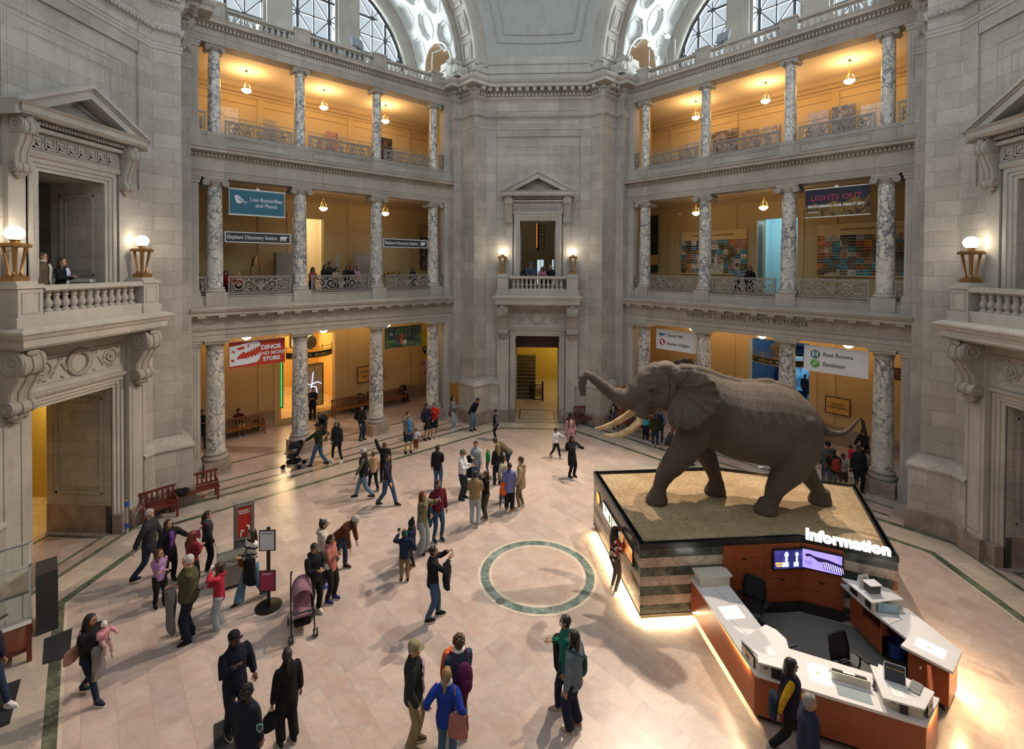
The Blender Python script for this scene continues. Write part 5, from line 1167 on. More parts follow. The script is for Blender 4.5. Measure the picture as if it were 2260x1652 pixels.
mb = MB(OFF); mb.sweep(PT_, [(0,.115),(.012,.115),(.012,.13),(0,.13)], closed=True); mb.sweep(PT_, [(-.14,1.70),(-.14,1.77),(-.10,1.77),(-.09,1.72),(-.05,1.72),(-.04,1.78),(.015,1.78),(.015,1.655),(0,1.655)], closed=True); mb.build('rim', BLKM, plat)
s = NT('savanna_soil'); co = s.coord(); n1 = s.n('TexNoise', i_Vector=co, i_Scale=.9, i_Detail=8.0, i_Roughness=.65); n2 = s.n('TexNoise', i_Vector=co, i_Scale=11.0, i_Detail=6.0)
c_ = s.ramp(n1, [(.3, (.27,.20,.115)), (.5, (.37,.28,.17)), (.7, (.47,.37,.24))]); c_ = s.mix(c_, s.ramp(n2, [(.3, (.75,.72,.68)), (.6, (1.05,1.05,1.05))]), 1.0, 'MULTIPLY'); s.bump(n2, .5, .02); SOIL = s.out(c_, .95, 0, .1)
mb = MB(OFF); IN = inset(PT_, .13); cx = sum(p[0] for p in IN)/6; cy = sum(p[1] for p in IN)/6; rings = []
dens = []
for i in range(6):
    for t in range(10): a, b = IN[i], IN[(i+1) % 6]; dens.append((a[0]+(b[0]-a[0])*t/10, a[1]+(b[1]-a[1])*t/10))
rs = [1, .97, .85, .7, .55, .4, .25, .1]
for k in rs: rings.append([(cx+(x-cx)*k, cy+(y-cy)*k, 1.735+(0 if k == 1 else .012*(1+sin(x*k*3+1)*cos(y*k*2.3)))) for x, y in dens])
mb.loft(rings, caps=False); mb.add(rings[-1], [tuple(range(60))[::-1]]); mb.build('soil', SOIL, plat, True)
mb = MB(OFF); 
for i in range(6):
    a, b = Vector(PT_[i]), Vector(PT_[(i+1) % 6]); d = (b-a).normalized(); nn = Vector((d.y, -d.x)); a2, b2 = a-nn*.065, b-nn*.065
    h = 1.98 if i in (3, 4) else 1.86
    q = [a2, b2, b2+nn*.012, a2+nn*.012]; mb.loft([[(p.x, p.y, 1.72) for p in q[::-1]], [(p.x, p.y, h) for p in q[::-1]]])
mb.build('glass_guard', GLASS, plat)
def side_frame(A, B):     # frame with x along A->B, -y outward, at A
    A, B = Vector((*A, 0)), Vector((*B, 0)); d = (B-A).normalized(); n = Vector((d.y, -d.x, 0)); M = Matrix.Identity(4)
    for i in range(3): M[i][0], M[i][1], M[i][2], M[i][3] = d[i], -n[i], (0,0,1)[i], A[i]
    return M
SLm = side_frame(PT_[5], PT_[0]); SA = side_frame(PT_[0], PT_[1]); SB = side_frame(PT_[1], PT_[2]); LL = (Vector(PT_[5])-Vector(PT_[0])).length
def pside(name, x0, x1, z0, z1, mat, lab, cat):
    r = empty(name, M=SLm.copy(), label=lab, cat=cat); mb = MB(); mb.box(x0, x1, -.035, -.005, z0, z1); mb.build('panel', mat, r); mb = MB(); mb.frame(x0-.03, x1+.03, z0-.03, z1+.03, .03, -.04, -.002); mb.build('frame', BLKM, r); return r
r = pside('exhibit_panel', LL-2.86, LL-2.05, 1.04, 1.38, glow('cream_lightbox', (.85,.80,.62), .75), 'cream lit panel on the platform side with printed text and a small figure', 'panel')
words(r, 'The African\nelephant', .05, LL-2.62, -.036, 1.28, INKK, sx=.8); shape(r, 'printed_figure', [(LL-2.22+.06*cos(t), 1.2+.12*sin(t)) for t in [k2*pi/5 for k2 in range(10)]][::-1], -.036, solid('grey_green_print', (.2,.28,.25), .6))
pside('exhibit_panel', LL-2.03, LL-1.32, 1.04, 1.38, picture_mat('pale_sky_panel', [(.25,.45,.5),(.6,.62,.5),(.75,.72,.6)], 2.0, emit=.5), 'pale blue picture panel behind the woman at the platform side', 'panel')
r = pside('exhibit_panel', LL-1.30, LL-.42, 1.04, 1.40, picture_mat('orange_sunset_panel', [(.05,.02,.01),(.55,.16,.03),(.75,.40,.14),(.9,.75,.5)], 3.5, emit=.5), 'orange sunset picture panel near the front corner of the platform', 'panel')
mb = MB(SLm); mb.tube([(LL-3.41, -.005, 1.21), (LL-3.41, -.03, 1.21)], .17, 24); r = tag(mb.build('round_emblem', glow('yellow_emblem', (.75,.5,.10), .5)), 'round yellow emblem high on the left side of the platform', 'emblem')
mb = MB(SLm); mb.tube([(LL-3.41, -.0, 1.21), (LL-3.41, -.025, 1.21)], .19, 24); mb.build('rim', BLKM, r).matrix_parent_inverse = Matrix.Identity(4)
# LED line under the platform edge
LED = glow('warm_led', (1.0,.74,.40), 6.0)
for nm, M, L0, L1 in (('left', SLm, .35, LL-.05), ('front', SA, .05, 1.25)):
    mb = MB(M); mb.box(L0, L1, .025, .04, .105, .115); o = tag(mb.build('light_strip', LED), 'warm light strip under the %s edge of the platform' % nm, 'light strip', 'platform light strips')
    c = M @ Vector(((L0+L1)/2, -.02, .11)); l = lamp('strip_light', 'AREA', c, 36*(L1-L0)/3, (1,.74,.42), shape='RECTANGLE', size=L1-L0, size_y=.05); ax = M.to_3x3() @ Vector((1,0,0)); zz = -(Matrix.Rotation(0, 3, 'X') @ (M.to_3x3() @ Vector((0,-.75,-.66)))); yv = zz.cross(ax)
    R3 = Matrix((ax, yv, zz)).transposed(); l.rotation_euler = R3.to_euler()
# illuminated lettering
o = text_mesh('Information', .335, 'illuminated_letters', glow('letter_glow', (1,.98,.90), 1.5), None, ext=.03, off=.016, sp=1.04, sx=1.0, M=SB @ Matrix.Translation((.93, .0, 1.875))); tag(o, 'large glowing white letters reading Information on the platform rim', 'sign')
# ---------------------------------------------------------------- elephant
EM = Matrix(((-.991, -.127, 0, 5.65), (.127, -.991, 0, .83), (0, 0, 1, 0), (0, 0, 0, 1)))
def elephant():
    mb = MB()
    rings = []
    for s_, top, bot, hw in ((-1.98,4.22,3.5,.26),(-1.92,4.40,3.2,.50),(-1.70,4.66,3.0,.80),(-1.3,4.98,2.95,1.02),(-.85,5.13,2.92,1.14),(-.4,5.15,2.93,1.20),(.1,5.13,3.0,1.16),(.5,5.20,3.1,1.0),(.9,5.36,3.28,.82),(1.25,5.44,3.6,.66),(1.6,5.44,3.95,.54),(1.9,5.3,4.2,.42)):
        c = (top+bot)/2; h = (top-bot)/2; ring = []
        for i in range(24):
            a = 2*pi*i/24; ca, sa = cos(a), sin(a); k = 1.0
            y = hw*abs(ca)**.9*(1 if ca > 0 else -1)*(1-.22*max(0, sa)**2*abs(ca)**.3); z = c+h*sa
            ring.append((s_, y, z))
        rings.append(ring)
    mb.loft(rings)
    # ridge of the spine, head, brow, cheeks, jaw
    mb.tube([(-1.7,0,4.55),(-1.2,0,4.95),(-.7,0,5.10),(-.1,0,5.05),(.5,0,5.15),(1.0,0,5.30),(1.6,0,5.32)], [.10,.16,.15,.13,.15,.2,.25], 8)
    mb.tube([(1.55,0,4.95),(1.85,0,4.98),(2.08,0,4.95),(2.34,0,4.78),(2.60,0,4.60),(2.80,0,4.50)], [(.46,.46),(.46,.60),(.46,.66),(.44,.62),(.40,.52),(.36,.45)], 20)
    for sy in (-1, 1): mb.ball((1.98,sy*.17,5.38), (.26,.22,.20), 12, 8); mb.ball((2.30,sy*.20,5.16), (.20,.16,.22), 10, 7)
    mb.ball((2.05,0,4.45), (.36,.33,.28), 14, 8); mb.ball((2.42,0,4.20), (.20,.18,.16), 12, 8)
    for sy in (-1, 1):
        mb.ball((2.38,sy*.40,4.90), (.15,.09,.09), 10, 6); mb.tube([(2.50,sy*.27,4.75),(2.63,sy*.33,4.35),(2.67,sy*.34,4.05)], [.18,.20,.16], 10); mb.ball((1.92,sy*.40,4.7), (.26,.15,.33), 10, 6); mb.ball((2.12,sy*.44,4.55), (.2,.08,.2), 10, 6)
    mb.tube([(2.45,0,4.72),(2.68,0,4.58),(2.90,0,4.48),(3.15,0,4.46),(3.5,0,4.61),(3.85,0,4.88),(4.06,0,5.05),(4.20,0,5.09),(4.30,0,5.00),(4.335,0,4.80),(4.31,0,4.62),(4.28,0,4.48)], [.50,.47,.38,.285,.195,.158,.138,.13,.125,.118,.108,.10], 16)
    def leg(pts, rad, foot):
        mb.tube(pts, rad, 14); x, y, z = foot; mb.loft([[(x+r*1.02*cos(2*pi*i/16)+o, y+r*.9*sin(2*pi*i/16), zz) for i in range(16)] for r, zz, o in ((.27,1.735,.02),(.30,1.77,.02),(.29,1.86,.02),(.235,2.0,.0),(.20,2.12,-.02))])
    leg([(1.0,.30,4.75),(1.05,.38,4.45),(1.22,.46,3.85),(1.5,.48,3.35),(1.80,.48,2.9),(2.05,.46,2.55),(2.16,.45,2.25),(2.22,.45,1.95)], [.12,.36,.46,.40,.33,.25,.19,.2], (2.23,.45,1.75))
    leg([(1.0,-.3,4.6),(1.0,-.40,4.2),(.98,-.46,3.6),(.92,-.45,3.1),(.72,-.44,2.7),(.60,-.43,2.4),(.50,-.42,2.1),(.48,-.42,1.9)], [.1,.42,.44,.32,.26,.21,.18,.19], (.52,-.42,1.75))
    leg([(-1.2,.3,4.75),(-1.22,.42,4.3),(-1.22,.52,3.5),(-1.08,.50,2.95),(-.86,.48,2.6),(-.74,.46,2.35),(-.68,.45,2.1),(-.60,.45,1.9)], [.1,.50,.60,.42,.30,.235,.195,.2], (-.56,.45,1.75))
    leg([(-1.3,-.3,4.7),(-1.35,-.42,4.2),(-1.45,-.48,3.4),(-1.62,-.47,2.95),(-1.83,-.46,2.6),(-2.02,-.44,2.3),(-2.16,-.43,2.08),(-2.20,-.43,1.9)], [.1,.5,.56,.38,.28,.215,.185,.2], (-2.22,-.43,1.75))
    mb.tube([(-1.85,0,4.10),(-2.02,0,3.92),(-2.2,0,3.84),(-2.4,0,3.82),(-2.62,0,3.88),(-2.78,0,4.02),(-2.88,0,4.18),(-2.97,0,4.27)], [.24,.19,.12,.085,.07,.055,.045,.035], 10)
    o = mb.build('elephant', ELEPH, uv=False)
    md = o.modifiers.new('r', 'REMESH'); md.mode = 'VOXEL'; md.voxel_size = .032; sm = o.modifiers.new('s', 'SMOOTH'); sm.factor = .6; sm.iterations = 7
    bpy.context.view_layer.update(); me = bpy.data.meshes.new_from_object(o.evaluated_get(bpy.context.evaluated_depsgraph_get())); o.modifiers.clear()
    bm = bmesh.new(); bm.from_mesh(me)
    # trunk rings and skin folds as real relief
    bm.normal_update()
    for v in bm.verts:
        x, y, z = v.co; f = 0
        if x > 2.6 and z > 4.1: f += .010*sin((x*30 if x < 4.1 else 0)+(z*34)*(1 if x >= 4.1 else .3))*min(1, (x-2.6)*2)
        if -1.6 < x < 1.6: f += .006*sin(x*24+sin(z*5)*2+y*3)*max(0, min(1, (z-3.0)))
        if 1.5 < x <= 2.6: f += .006*sin(z*38+x*9)
        v.co += v.normal*f
    # ears: ruffled sheets with thickness, part of the same skin
    def ear(sy, out):
        prof = [(1.92,5.34,.44),(1.66,5.47,.62),(1.38,5.53,.82),(1.14,5.50,1.0),(.94,5.32,1.14),(.82,5.06,1.22),(.82,4.80,1.26),(.92,4.55,1.27),(1.06,4.36,1.26),(1.24,4.20,1.22),(1.44,4.06,1.16),(1.66,3.98,1.08),(1.86,4.0,.98),(2.02,4.10,.86),(2.03,4.35,.70),(1.96,4.62,.58),(1.92,4.95,.52)]
        hub = (1.74,.52,4.95); n = len(prof); K = 9; fr, bk = [], []
        dense = []
        for i in range(n):
            a, b = prof[i], prof[(i+1) % n]
            for t in range(5): dense.append(tuple(a[k]+(b[k]-a[k])*t/5 for k in range(3)))
        N = len(dense)
        for k in range(K+1):
            t = k/K
            for i, (px, pz, py) in enumerate(dense):
                w_ = .035*sin(i*1.1)*t*t+.045*sin(i*.42)*t; bul = .10*sin(pi*t)
                q = (hub[0]+(px-hub[0])*t+.015*sin(i*1.7)*t*t, sy*(hub[1]+(py*out-hub[1])*t+bul+w_), hub[2]+(pz-hub[2])*t+.02*sin(i*1.3)*t**3)
                fr.append(bm.verts.new(q)); th = .055*(1-.65*t)+.01; bk.append(bm.verts.new((q[0], q[1]-sy*th, q[2])))
        def quad(L, a, b, c, d, fl):
            vs = [L[a], L[b], L[c], L[d]]
            if fl: vs = vs[::-1]
            try: bm.faces.new(vs)
            except ValueError: pass
        for k in range(K):
            for i in range(N):
                j = (i+1) % N
                if k == 0 : pass
                quad(fr, k*N+i, k*N+j, (k+1)*N+j, (k+1)*N+i, sy < 0); quad(bk, k*N+i, k*N+j, (k+1)*N+j, (k+1)*N+i, sy > 0)
        for i in range(N):
            j = (i+1) % N; vs = [fr[K*N+i], fr[K*N+j], bk[K*N+j], bk[K*N+i]]
            try: bm.faces.new(vs if sy < 0 else vs[::-1])
            except ValueError: pass
    ear(1, 1.0); ear(-1, 1.05)
    bmesh.ops.recalc_face_normals(bm, faces=bm.faces)
    me2 = bpy.data.meshes.new('elephant'); bm.to_mesh(me2); bm.free(); me2.materials.append(ELEPH); me2.polygons.foreach_set('use_smooth', [True]*len(me2.polygons)); o.data = me2
    o.matrix_world = EM; tag(o, 'huge brown-grey elephant with raised trunk striding on the platform', 'elephant')
    IV = None
    for sy, pts in ((1, [(2.68,.33,4.12),(2.74,.35,3.92),(2.95,.36,3.70),(3.28,.34,3.52),(3.5,.33,3.475),(3.72,.31,3.49)]), (-1, [(2.70,-.33,4.12),(2.92,-.35,3.95),(3.10,-.36,3.80),(3.46,-.34,3.58),(3.76,-.33,3.46),(3.96,-.31,3.44)])):
        m2 = MB(); m2.tube(pts, [.105,.105,.098,.08,.058,.02], 14); m2.build('tusk', IVORY, o, True)
    for sy in (-1, 1): m2 = MB(); m2.ball((2.44,sy*.455,4.84), (.045,.03,.04), 10, 6); m2.build('eye', solid('dark_eye', (.01,.006,.004), .15), o, True)
    m2 = MB()
    for i in range(14): a = i*.45; m2.tube([(-2.95,0,4.27),(-3.03+.02*cos(a),.03*sin(a),4.22),(-3.08+.05*cos(a),.06*sin(a),3.92-.02*(i % 4))], [.02,.016,.004], 5)
    m2.build('tail_tuft', solid('black_tail_hair', (.02,.016,.013), .8), o, True)
    return o
s = NT('elephant_hide'); co = s.coord(); n1 = s.n('TexNoise', i_Vector=co, i_Scale=1.3, i_Detail=5.0); mp = s.coord(); mp.inputs['Scale'].default_value = (1.5, .8, .7); vo = s.n('TexVoronoi', feature='DISTANCE_TO_EDGE', i_Vector=mp, i_Scale=9.0); wr = s.n('TexNoise', i_Vector=mp, i_Scale=9.0, i_Detail=8.0, i_Roughness=.7, i_Distortion=2.2)
add = s.n('Math', operation='ADD', i_0=wr, i_1=s.ramp(vo, [(0, (0,0,0)), (.06, (.35,.35,.35))]))
s.bump(add, .9, .035); c_ = s.mix((.072,.053,.038), (.135,.106,.080), n1); c_ = s.mix(c_, s.ramp(wr, [(.3, (.72,.70,.68)), (.62, (1.08,1.08,1.08))]), 1.0, 'MULTIPLY'); ELEPH = s.out(c_, .62, 0, .35)
s = NT('ivory'); mp = s.coord(); n1 = s.n('TexNoise', i_Vector=mp, i_Scale=5.0, i_Detail=5.0); IVORY = s.out(s.ramp(n1, [(.3, (.36,.22,.10)), (.5, (.58,.42,.23)), (.7, (.70,.56,.36))]), .35, 0, .5)
elephant()
# ---------------------------------------------------------------- information desk
desk = empty('information_desk', (5.6,-2.6,0), label='u-shaped cherry information desk with white counters below the platform', cat='desk'); OD = Matrix.Translation((-5.6,2.6,0))
CW = solid('white_counter', (.66,.65,.65), .35, var=.02); CSH = solid('dark_kick', (.02,.017,.015), .5); BEIGE = solid('beige_riser', (.58,.54,.44), .5, var=.02)
CT = .93
leftp = [(3.70,-1.22),(4.46,-1.12),(4.68,-2.86),(4.89,-2.80),(4.93,-3.26),(6.16,-3.76),(6.95,-4.20),(6.34,-4.72),(4.03,-3.90)]
rightp = [(7.12,-1.22),(7.98,-1.58),(8.06,-2.02),(8.22,-3.12),(7.64,-3.63),(7.15,-3.04),(7.40,-2.86),(7.20,-2.0)]
for poly, nm in ((leftp, 'counter_top'), (rightp, 'counter_top')):
    P = poly if sum((poly[i][0]*poly[(i+1) % len(poly)][1]-poly[(i+1) % len(poly)][0]*poly[i][1]) for i in range(len(poly))) > 0 else poly[::-1]
    mb = MB(OD); mb.prism(P, CT-.05, CT); mb.build(nm, CW, desk)
mb = MB(OD); outer = [(3.83,-1.18),(4.15,-3.74),(6.36,-4.52),(6.86,-4.10)]; mb.sweep([(p[0]+.0, p[1]) for p in outer[::-1]], [(-.04,.14),(-.04,CT-.05)]); mb.sweep(outer[::-1], [(-.12,.14),(-.12,CT-.05)])
mb.prism([(3.80,-1.18),(3.92,-1.18),(4.22,-3.68),(4.10,-3.74)][::1], .14, CT-.05); mb.prism([(4.12,-3.78),(4.20,-3.66),(6.38,-4.42),(6.36,-4.56)], .14, CT-.05); mb.prism([(6.36,-4.56),(6.30,-4.44),(6.78,-4.05),(6.88,-4.12)], .14, CT-.05)
mb.build('front_panels', CHERRY, desk)
mb = MB(OD); mb.prism([(3.84,-1.18),(3.94,-1.18),(4.22,-3.66),(4.14,-3.70)], 0, .14); mb.prism([(4.14,-3.74),(4.2,-3.62),(6.36,-4.40),(6.36,-4.50)], 0, .14); mb.prism([(6.36,-4.50),(6.32,-4.40),(6.78,-4.0),(6.84,-4.08)], 0, .14); mb.prism([(8.18,-2.98),(8.05,-2.05),(7.5,-2.1),(7.45,-2.8),(7.68,-3.42)], 0, .14); mb.build('kick', CSH, desk)
mb = MB(OD); mb.prism([(7.30,-1.45),(7.95,-1.62),(8.03,-2.05),(8.19,-3.02),(8.10,-3.02),(7.95,-2.05),(7.88,-1.75),(7.30,-1.6)], .14, CT-.05); mb.prism([(7.36,-2.95),(7.68,-3.48),(7.74,-3.44),(7.44,-2.90)], .14, CT-.05); mb.prism([(7.68,-3.50),(8.20,-3.05),(8.16,-2.98),(7.66,-3.42)], .14, CT-.05); mb.prism([(7.26,-1.35),(7.36,-1.35),(7.42,-2.30),(7.32,-2.30)], .14, .55); mb.prism([(7.26,-1.35),(7.30,-1.35),(7.30,-1.75),(7.26,-1.75)], .55, CT-.05); mb.prism([(7.32,-2.24),(7.42,-2.24),(7.42,-2.30),(7.32,-2.30)], .14, CT-.05); mb.build('end_cabinets', CHERRY, desk)
r = empty('gate', parent=desk, loc=(0,0,0)); mb = MB(OD); mb.prism([(6.92,-4.02),(6.96,-4.06),(7.34,-3.52),(7.30,-3.48)], .12, CT); mb.build('gate_leaf', CHERRY, r)
mb = MB(OD); mb.box(7.40,7.42,-3.2,-3.18,.6,.66); mb.build('lock', CHROME, desk)
# raised box units on the counters
def rbox(poly, z0, z1, nm, mat=CW):
    if sum((poly[i][0]*poly[(i+1) % len(poly)][1]-poly[(i+1) % len(poly)][0]*poly[i][1]) for i in range(len(poly))) < 0: poly = poly[::-1]
    mb = MB(OD); mb.prism(poly, z0, z1); return mb.build(nm, mat, desk)
rbox([(3.78,-1.24),(4.48,-1.14),(4.52,-1.46),(3.82,-1.58)], CT, 1.13, 'raised_unit', BEIGE); rbox([(3.72,-1.22),(4.52,-1.10),(4.57,-1.48),(3.77,-1.60)], 1.13, 1.17, 'raised_unit_top', BEIGE)
rbox([(4.02,-3.44),(4.66,-3.26),(4.80,-3.36),(4.72,-3.66),(4.46,-4.02),(4.10,-3.88),(4.06,-3.62)], CT, 1.14, 'raised_unit', BEIGE); rbox([(3.97,-3.40),(4.62,-2.98),(4.76,-3.10),(4.84,-3.34),(4.74,-3.66),(4.48,-4.06),(4.06,-3.92),(4.12,-3.76),(3.98,-3.72),(4.06,-3.68)][:8], 1.14, 1.17, 'raised_unit_top')
rbox([(5.90,-4.38),(6.06,-3.88),(6.24,-3.86),(6.70,-4.34),(6.34,-4.62)], CT, 1.14, 'raised_unit', BEIGE); rbox([(5.80,-4.52),(6.04,-3.85),(6.14,-3.90),(6.20,-3.82),(6.74,-4.36),(6.32,-4.70)], 1.14, 1.17, 'raised_unit_top')
rbox([(7.16,-1.45),(7.88,-1.75),(7.86,-2.02),(7.22,-2.14)], CT, 1.14, 'raised_unit', BEIGE); rbox([(7.04,-1.40),(7.86,-1.70),(7.92,-2.04),(7.17,-2.20)], 1.14, 1.17, 'raised_unit_top')
mb = MB(OD)                                                          # dark openings, seams, slots of the units
for (a, b, z0, z1) in (((4.26,-3.985),(4.44,-4.045),.96,1.12),((4.48,-4.02),(4.50,-3.99),.96,1.12),((6.06,-4.535),(6.16,-4.57),.95,1.13),((7.165,-1.52),(7.185,-1.72),.95,1.12),((7.205,-1.95),(7.215,-2.1),.95,1.12)):
    d = Vector((b[0]-a[0], b[1]-a[1])).normalized(); n_ = Vector((d.y, -d.x))*.012; mb.prism([(a[0]+n_.x, a[1]+n_.y), (b[0]+n_.x, b[1]+n_.y), (b[0]-n_.x, b[1]-n_.y), (a[0]-n_.x, a[1]-n_.y)], z0, z1)
mb.build('openings', CSH, desk)
mb = MB(OD)
for (a, b) in (((4.12,-1.62),(4.30,-2.06)),((4.30,-2.06),(4.52,-2.02)),((4.10,-2.55),(4.30,-3.0)),((7.30,-2.5),(7.72,-2.32)),((7.72,-2.32),(7.62,-2.22))): mb.tube([(a[0],a[1],CT+.001),(b[0],b[1],CT+.001)], .004, 4)
for (c, w_) in (((4.18,-3.94,1.08),.07),((5.98,-4.50,1.08),.07)): mb.cbox(c, (w_,.03,.012))
mb.build('seams_and_slots', solid('seam_grey', (.12,.12,.12), .6), desk)
for i, q in enumerate(([(3.98,-2.21),(4.40,-2.13),(4.44,-2.49),(4.02,-2.56)], [(5.09,-3.57),(5.42,-3.67),(5.26,-4.08),(4.95,-3.96)], [(7.65,-2.81),(7.93,-3.14),(7.69,-3.35),(7.41,-3.02)])):
    if sum((q[k][0]*q[(k+1) % 4][1]-q[(k+1) % 4][0]*q[k][1]) for k in range(4)) < 0: q = q[::-1]
    mb = MB(OD); mb.prism(q, CT, CT+.004); mb.build('light_table', glow('light_table_glow', (1,1,.98), 2.0), desk)
    cx_, cy_ = sum(p[0] for p in q)/4, sum(p[1] for p in q)/4; mb = MB(OD); rr = random.Random(i)
    for k in range(6): a = rr.random()*6; mb.tube([(cx_-.03+.1*(rr.random()-.5), cy_+.12*(rr.random()-.5), CT+.006), (cx_+.1*(rr.random()-.5), cy_+.1*(rr.random()-.5), CT+.006)], .006, 4)
    mb.build('map_print', solid('yellow_map_print', (.6,.5,.05), .6), desk)
for (a, b, e_) in (((3.90,-1.5),(4.12,-3.66),50), ((8.06,-2.1),(8.22,-3.0),30), ((7.9,-3.36),(8.12,-3.1),12), ((6.45,-4.5),(6.8,-4.2),12)):   # lights under the counter edge
    A, B = Vector((*a, CT-.07)), Vector((*b, CT-.07)); d = (B-A); L = d.length; d.normalize(); n_ = Vector((d.y, -d.x, 0)); side = 1 if a[0] > 5 else 1
    nrm = n_ if (a[0] > 6) == (n_.x > 0) or True else n_
    if (a[0] < 5 and nrm.x > 0) or (a[0] > 6.4 and a[0] < 8.3 and nrm.x < 0): nrm = -nrm
    c = (A+B)/2+nrm*.10; l = lamp('counter_light', 'AREA', c, e_, (1,.72,.38), shape='RECTANGLE', size=L, size_y=.06); zz = Vector((0,0,1)); yv = zz.cross(d); l.rotation_euler = Matrix((d, yv, zz)).transposed().to_euler()
# things on and around the desk
r = empty('desk_monitor', (5.62,-3.98,CT), radians(-20), label='black monitor sunk in the front counter behind a beige shield', cat='monitor'); mb = MB(); mb.cbox((0,.10,.03), (.52,.05,.12)); mb.build('screen', BLACK, r); mb = MB(); mb.cbox((0,.16,.01), (.6,.02,.02)); mb.cbox((0,-.03,.075), (.58,.02,.13)); mb.build('shield', BEIGE, r); mb = MB(); mb.cbox((0,-.24,.003), (.50,.26,.006)); mb.build('glass_plate', solid('grey_glass', (.30,.36,.37), .1), r); mb = MB(); mb.cbox((0,.10,.092), (.18,.052,.006)); mb.build('light_bar', WHITE, r)
r = empty('phone_handset', (6.0,-4.02,CT), .9, label='black telephone handset on the counter beside the monitor', cat='telephone'); mb = MB(); mb.tube([(-.09,0,.03),(-.06,0,.055),(.06,0,.055),(.09,0,.03)], [.028,.02,.02,.028], 8); mb.build('handset', BLACK, r, True); mb = MB(); mb.tube([(-.1+.012*sin(i*2.2),-.02-.012*i,.012) for i in range(14)], .006, 5); mb.build('cord', BLACK, r)
def table_sign(name, loc, rz, w_, h, mat, lab, txts=(), tilt=.0, back=True):
    r = empty(name, loc, rz, label=lab, cat='sign'); mb = MB(); mb.sprism([(-.05,0),(.06,0),(0,h)] if back else [(-.008,0),(.008,0),(.008,h),(-.008,h)], -w_/2, w_/2); mb.build('stand', GLASS if not back else WHITE, r)
    mb = MB(); mb.add([(-w_/2+.01,-.052 if back else -.01,.012),(w_/2-.01,-.052 if back else -.01,.012),(w_/2-.01,-.006 if back else -.01,h-.012),(-w_/2+.01,-.006 if back else -.01,h-.012)], [(0,1,2,3)]); mb.build('print', mat, r)
    for t, sz, z, m_ in txts: text_mesh(t, sz, 'lettering', m_, r, M=Matrix.Translation((0,-.03 if back else -.014,z)), ext=.002)
    return r
CYEL = solid('amber_lettering', (.75,.42,.06), .6, var=0)
table_sign('triangular_sign', (6.22,-4.18,1.17), radians(-24), .30, .30, solid('navy_print', (.03,.04,.06), .5), 'triangular navy table sign on the right raised counter', ((('Tours. Volunteer.', .035, .22, CYEL)), (('Ask us anything', .022, .10, INKW))))
table_sign('paper_sign', (7.34,-1.66,1.17), radians(10), .24, .26, solid('paper_print', (.72,.66,.60), .6), 'upright paper notice on the raised counter by the platform', ((('NOTICE', .03, .2, BRN)), (('Please ask at the\ninformation desk', .018, .12, BRN))))
table_sign('brochure_sign', (4.02,-3.60,CT), radians(-78), .36, .20, solid('cream_notice', (.65,.55,.46), .5), 'clear acrylic notice holder at the left end of the raised counter', ((('Welcome', .035, .15, solid('orange_print', (.7,.2,.03), .6))), (('Visitors must\nstay with\ntheir group', .024, .08, BRN))), back=False)
table_sign('blue_brochure_sign', (7.52,-2.16,CT), radians(-6), .40, .22, picture_mat('blue_sky_print', [(.12,.25,.38),(.3,.45,.55),(.2,.35,.45)], 2.0), 'clear holder with a blue landscape print on the right counter', back=False)
table_sign('corner_notice', (6.56,-4.50,CT), radians(40), .30, .22, solid('cream_notice', (.65,.55,.46), .5), 'clear notice holder at the front corner of the desk', ((('Wi-Fi', .05, .13, BRN)), ), back=False)
r = empty('donation_box', (7.40,-1.86,1.17), radians(8), label='small clear donation box on the right raised counter', cat='box'); mb = MB(); mb.cbox((0,0,.01), (.26,.2,.02)); mb.cbox((0,0,.20), (.28,.22,.02)); mb.build('lid_and_base', CW, r); mb = MB(); mb.cbox((0,0,.105), (.24,.18,.17)); mb.build('clear_case', GLASS, r)
for (p, rz, lab) in (((4.38,-3.66,1.171), .3, 'white notice paper on the left raised counter'), ((6.12,-4.40,1.171), -.3, 'white notice paper before the triangular sign')):
    mb = MB(); mb.cbox((0,0,.002), (.17,.22,.003)); o = mb.build('paper_sheet', WHITE); o.location = p; o.rotation_euler = (0,0,rz); tag(o, lab, 'paper', 'papers on the desk')
mb = MB(); [mb.cbox((x, y, .012), (.09,.15,.02)) for x in (-.1, 0, .1) for y in (0,)]; o = mb.build('brochure_tray', solid('grey_tray', (.2,.2,.2), .5)); o.location = (6.48,-4.30,1.17); o.rotation_euler = (0,0,.75); tag(o, 'grey brochure tray at the end of the right raised counter', 'tray')
mb = MB(OD); 
CARP = solid('grey_carpet', (.16,.155,.14), .95, var=.1, scale=60)
mb = MB(); mb.prism([(4.1,-1.1),(4.3,-3.6),(6.3,-4.35),(6.85,-4.05),(7.7,-3.4),(7.9,-1.6),(6.45,-.95)][::1], .004, .012); o = mb.build('desk_carpet', CARP); tag(o, 'grey carpet inside the information desk', 'carpet')
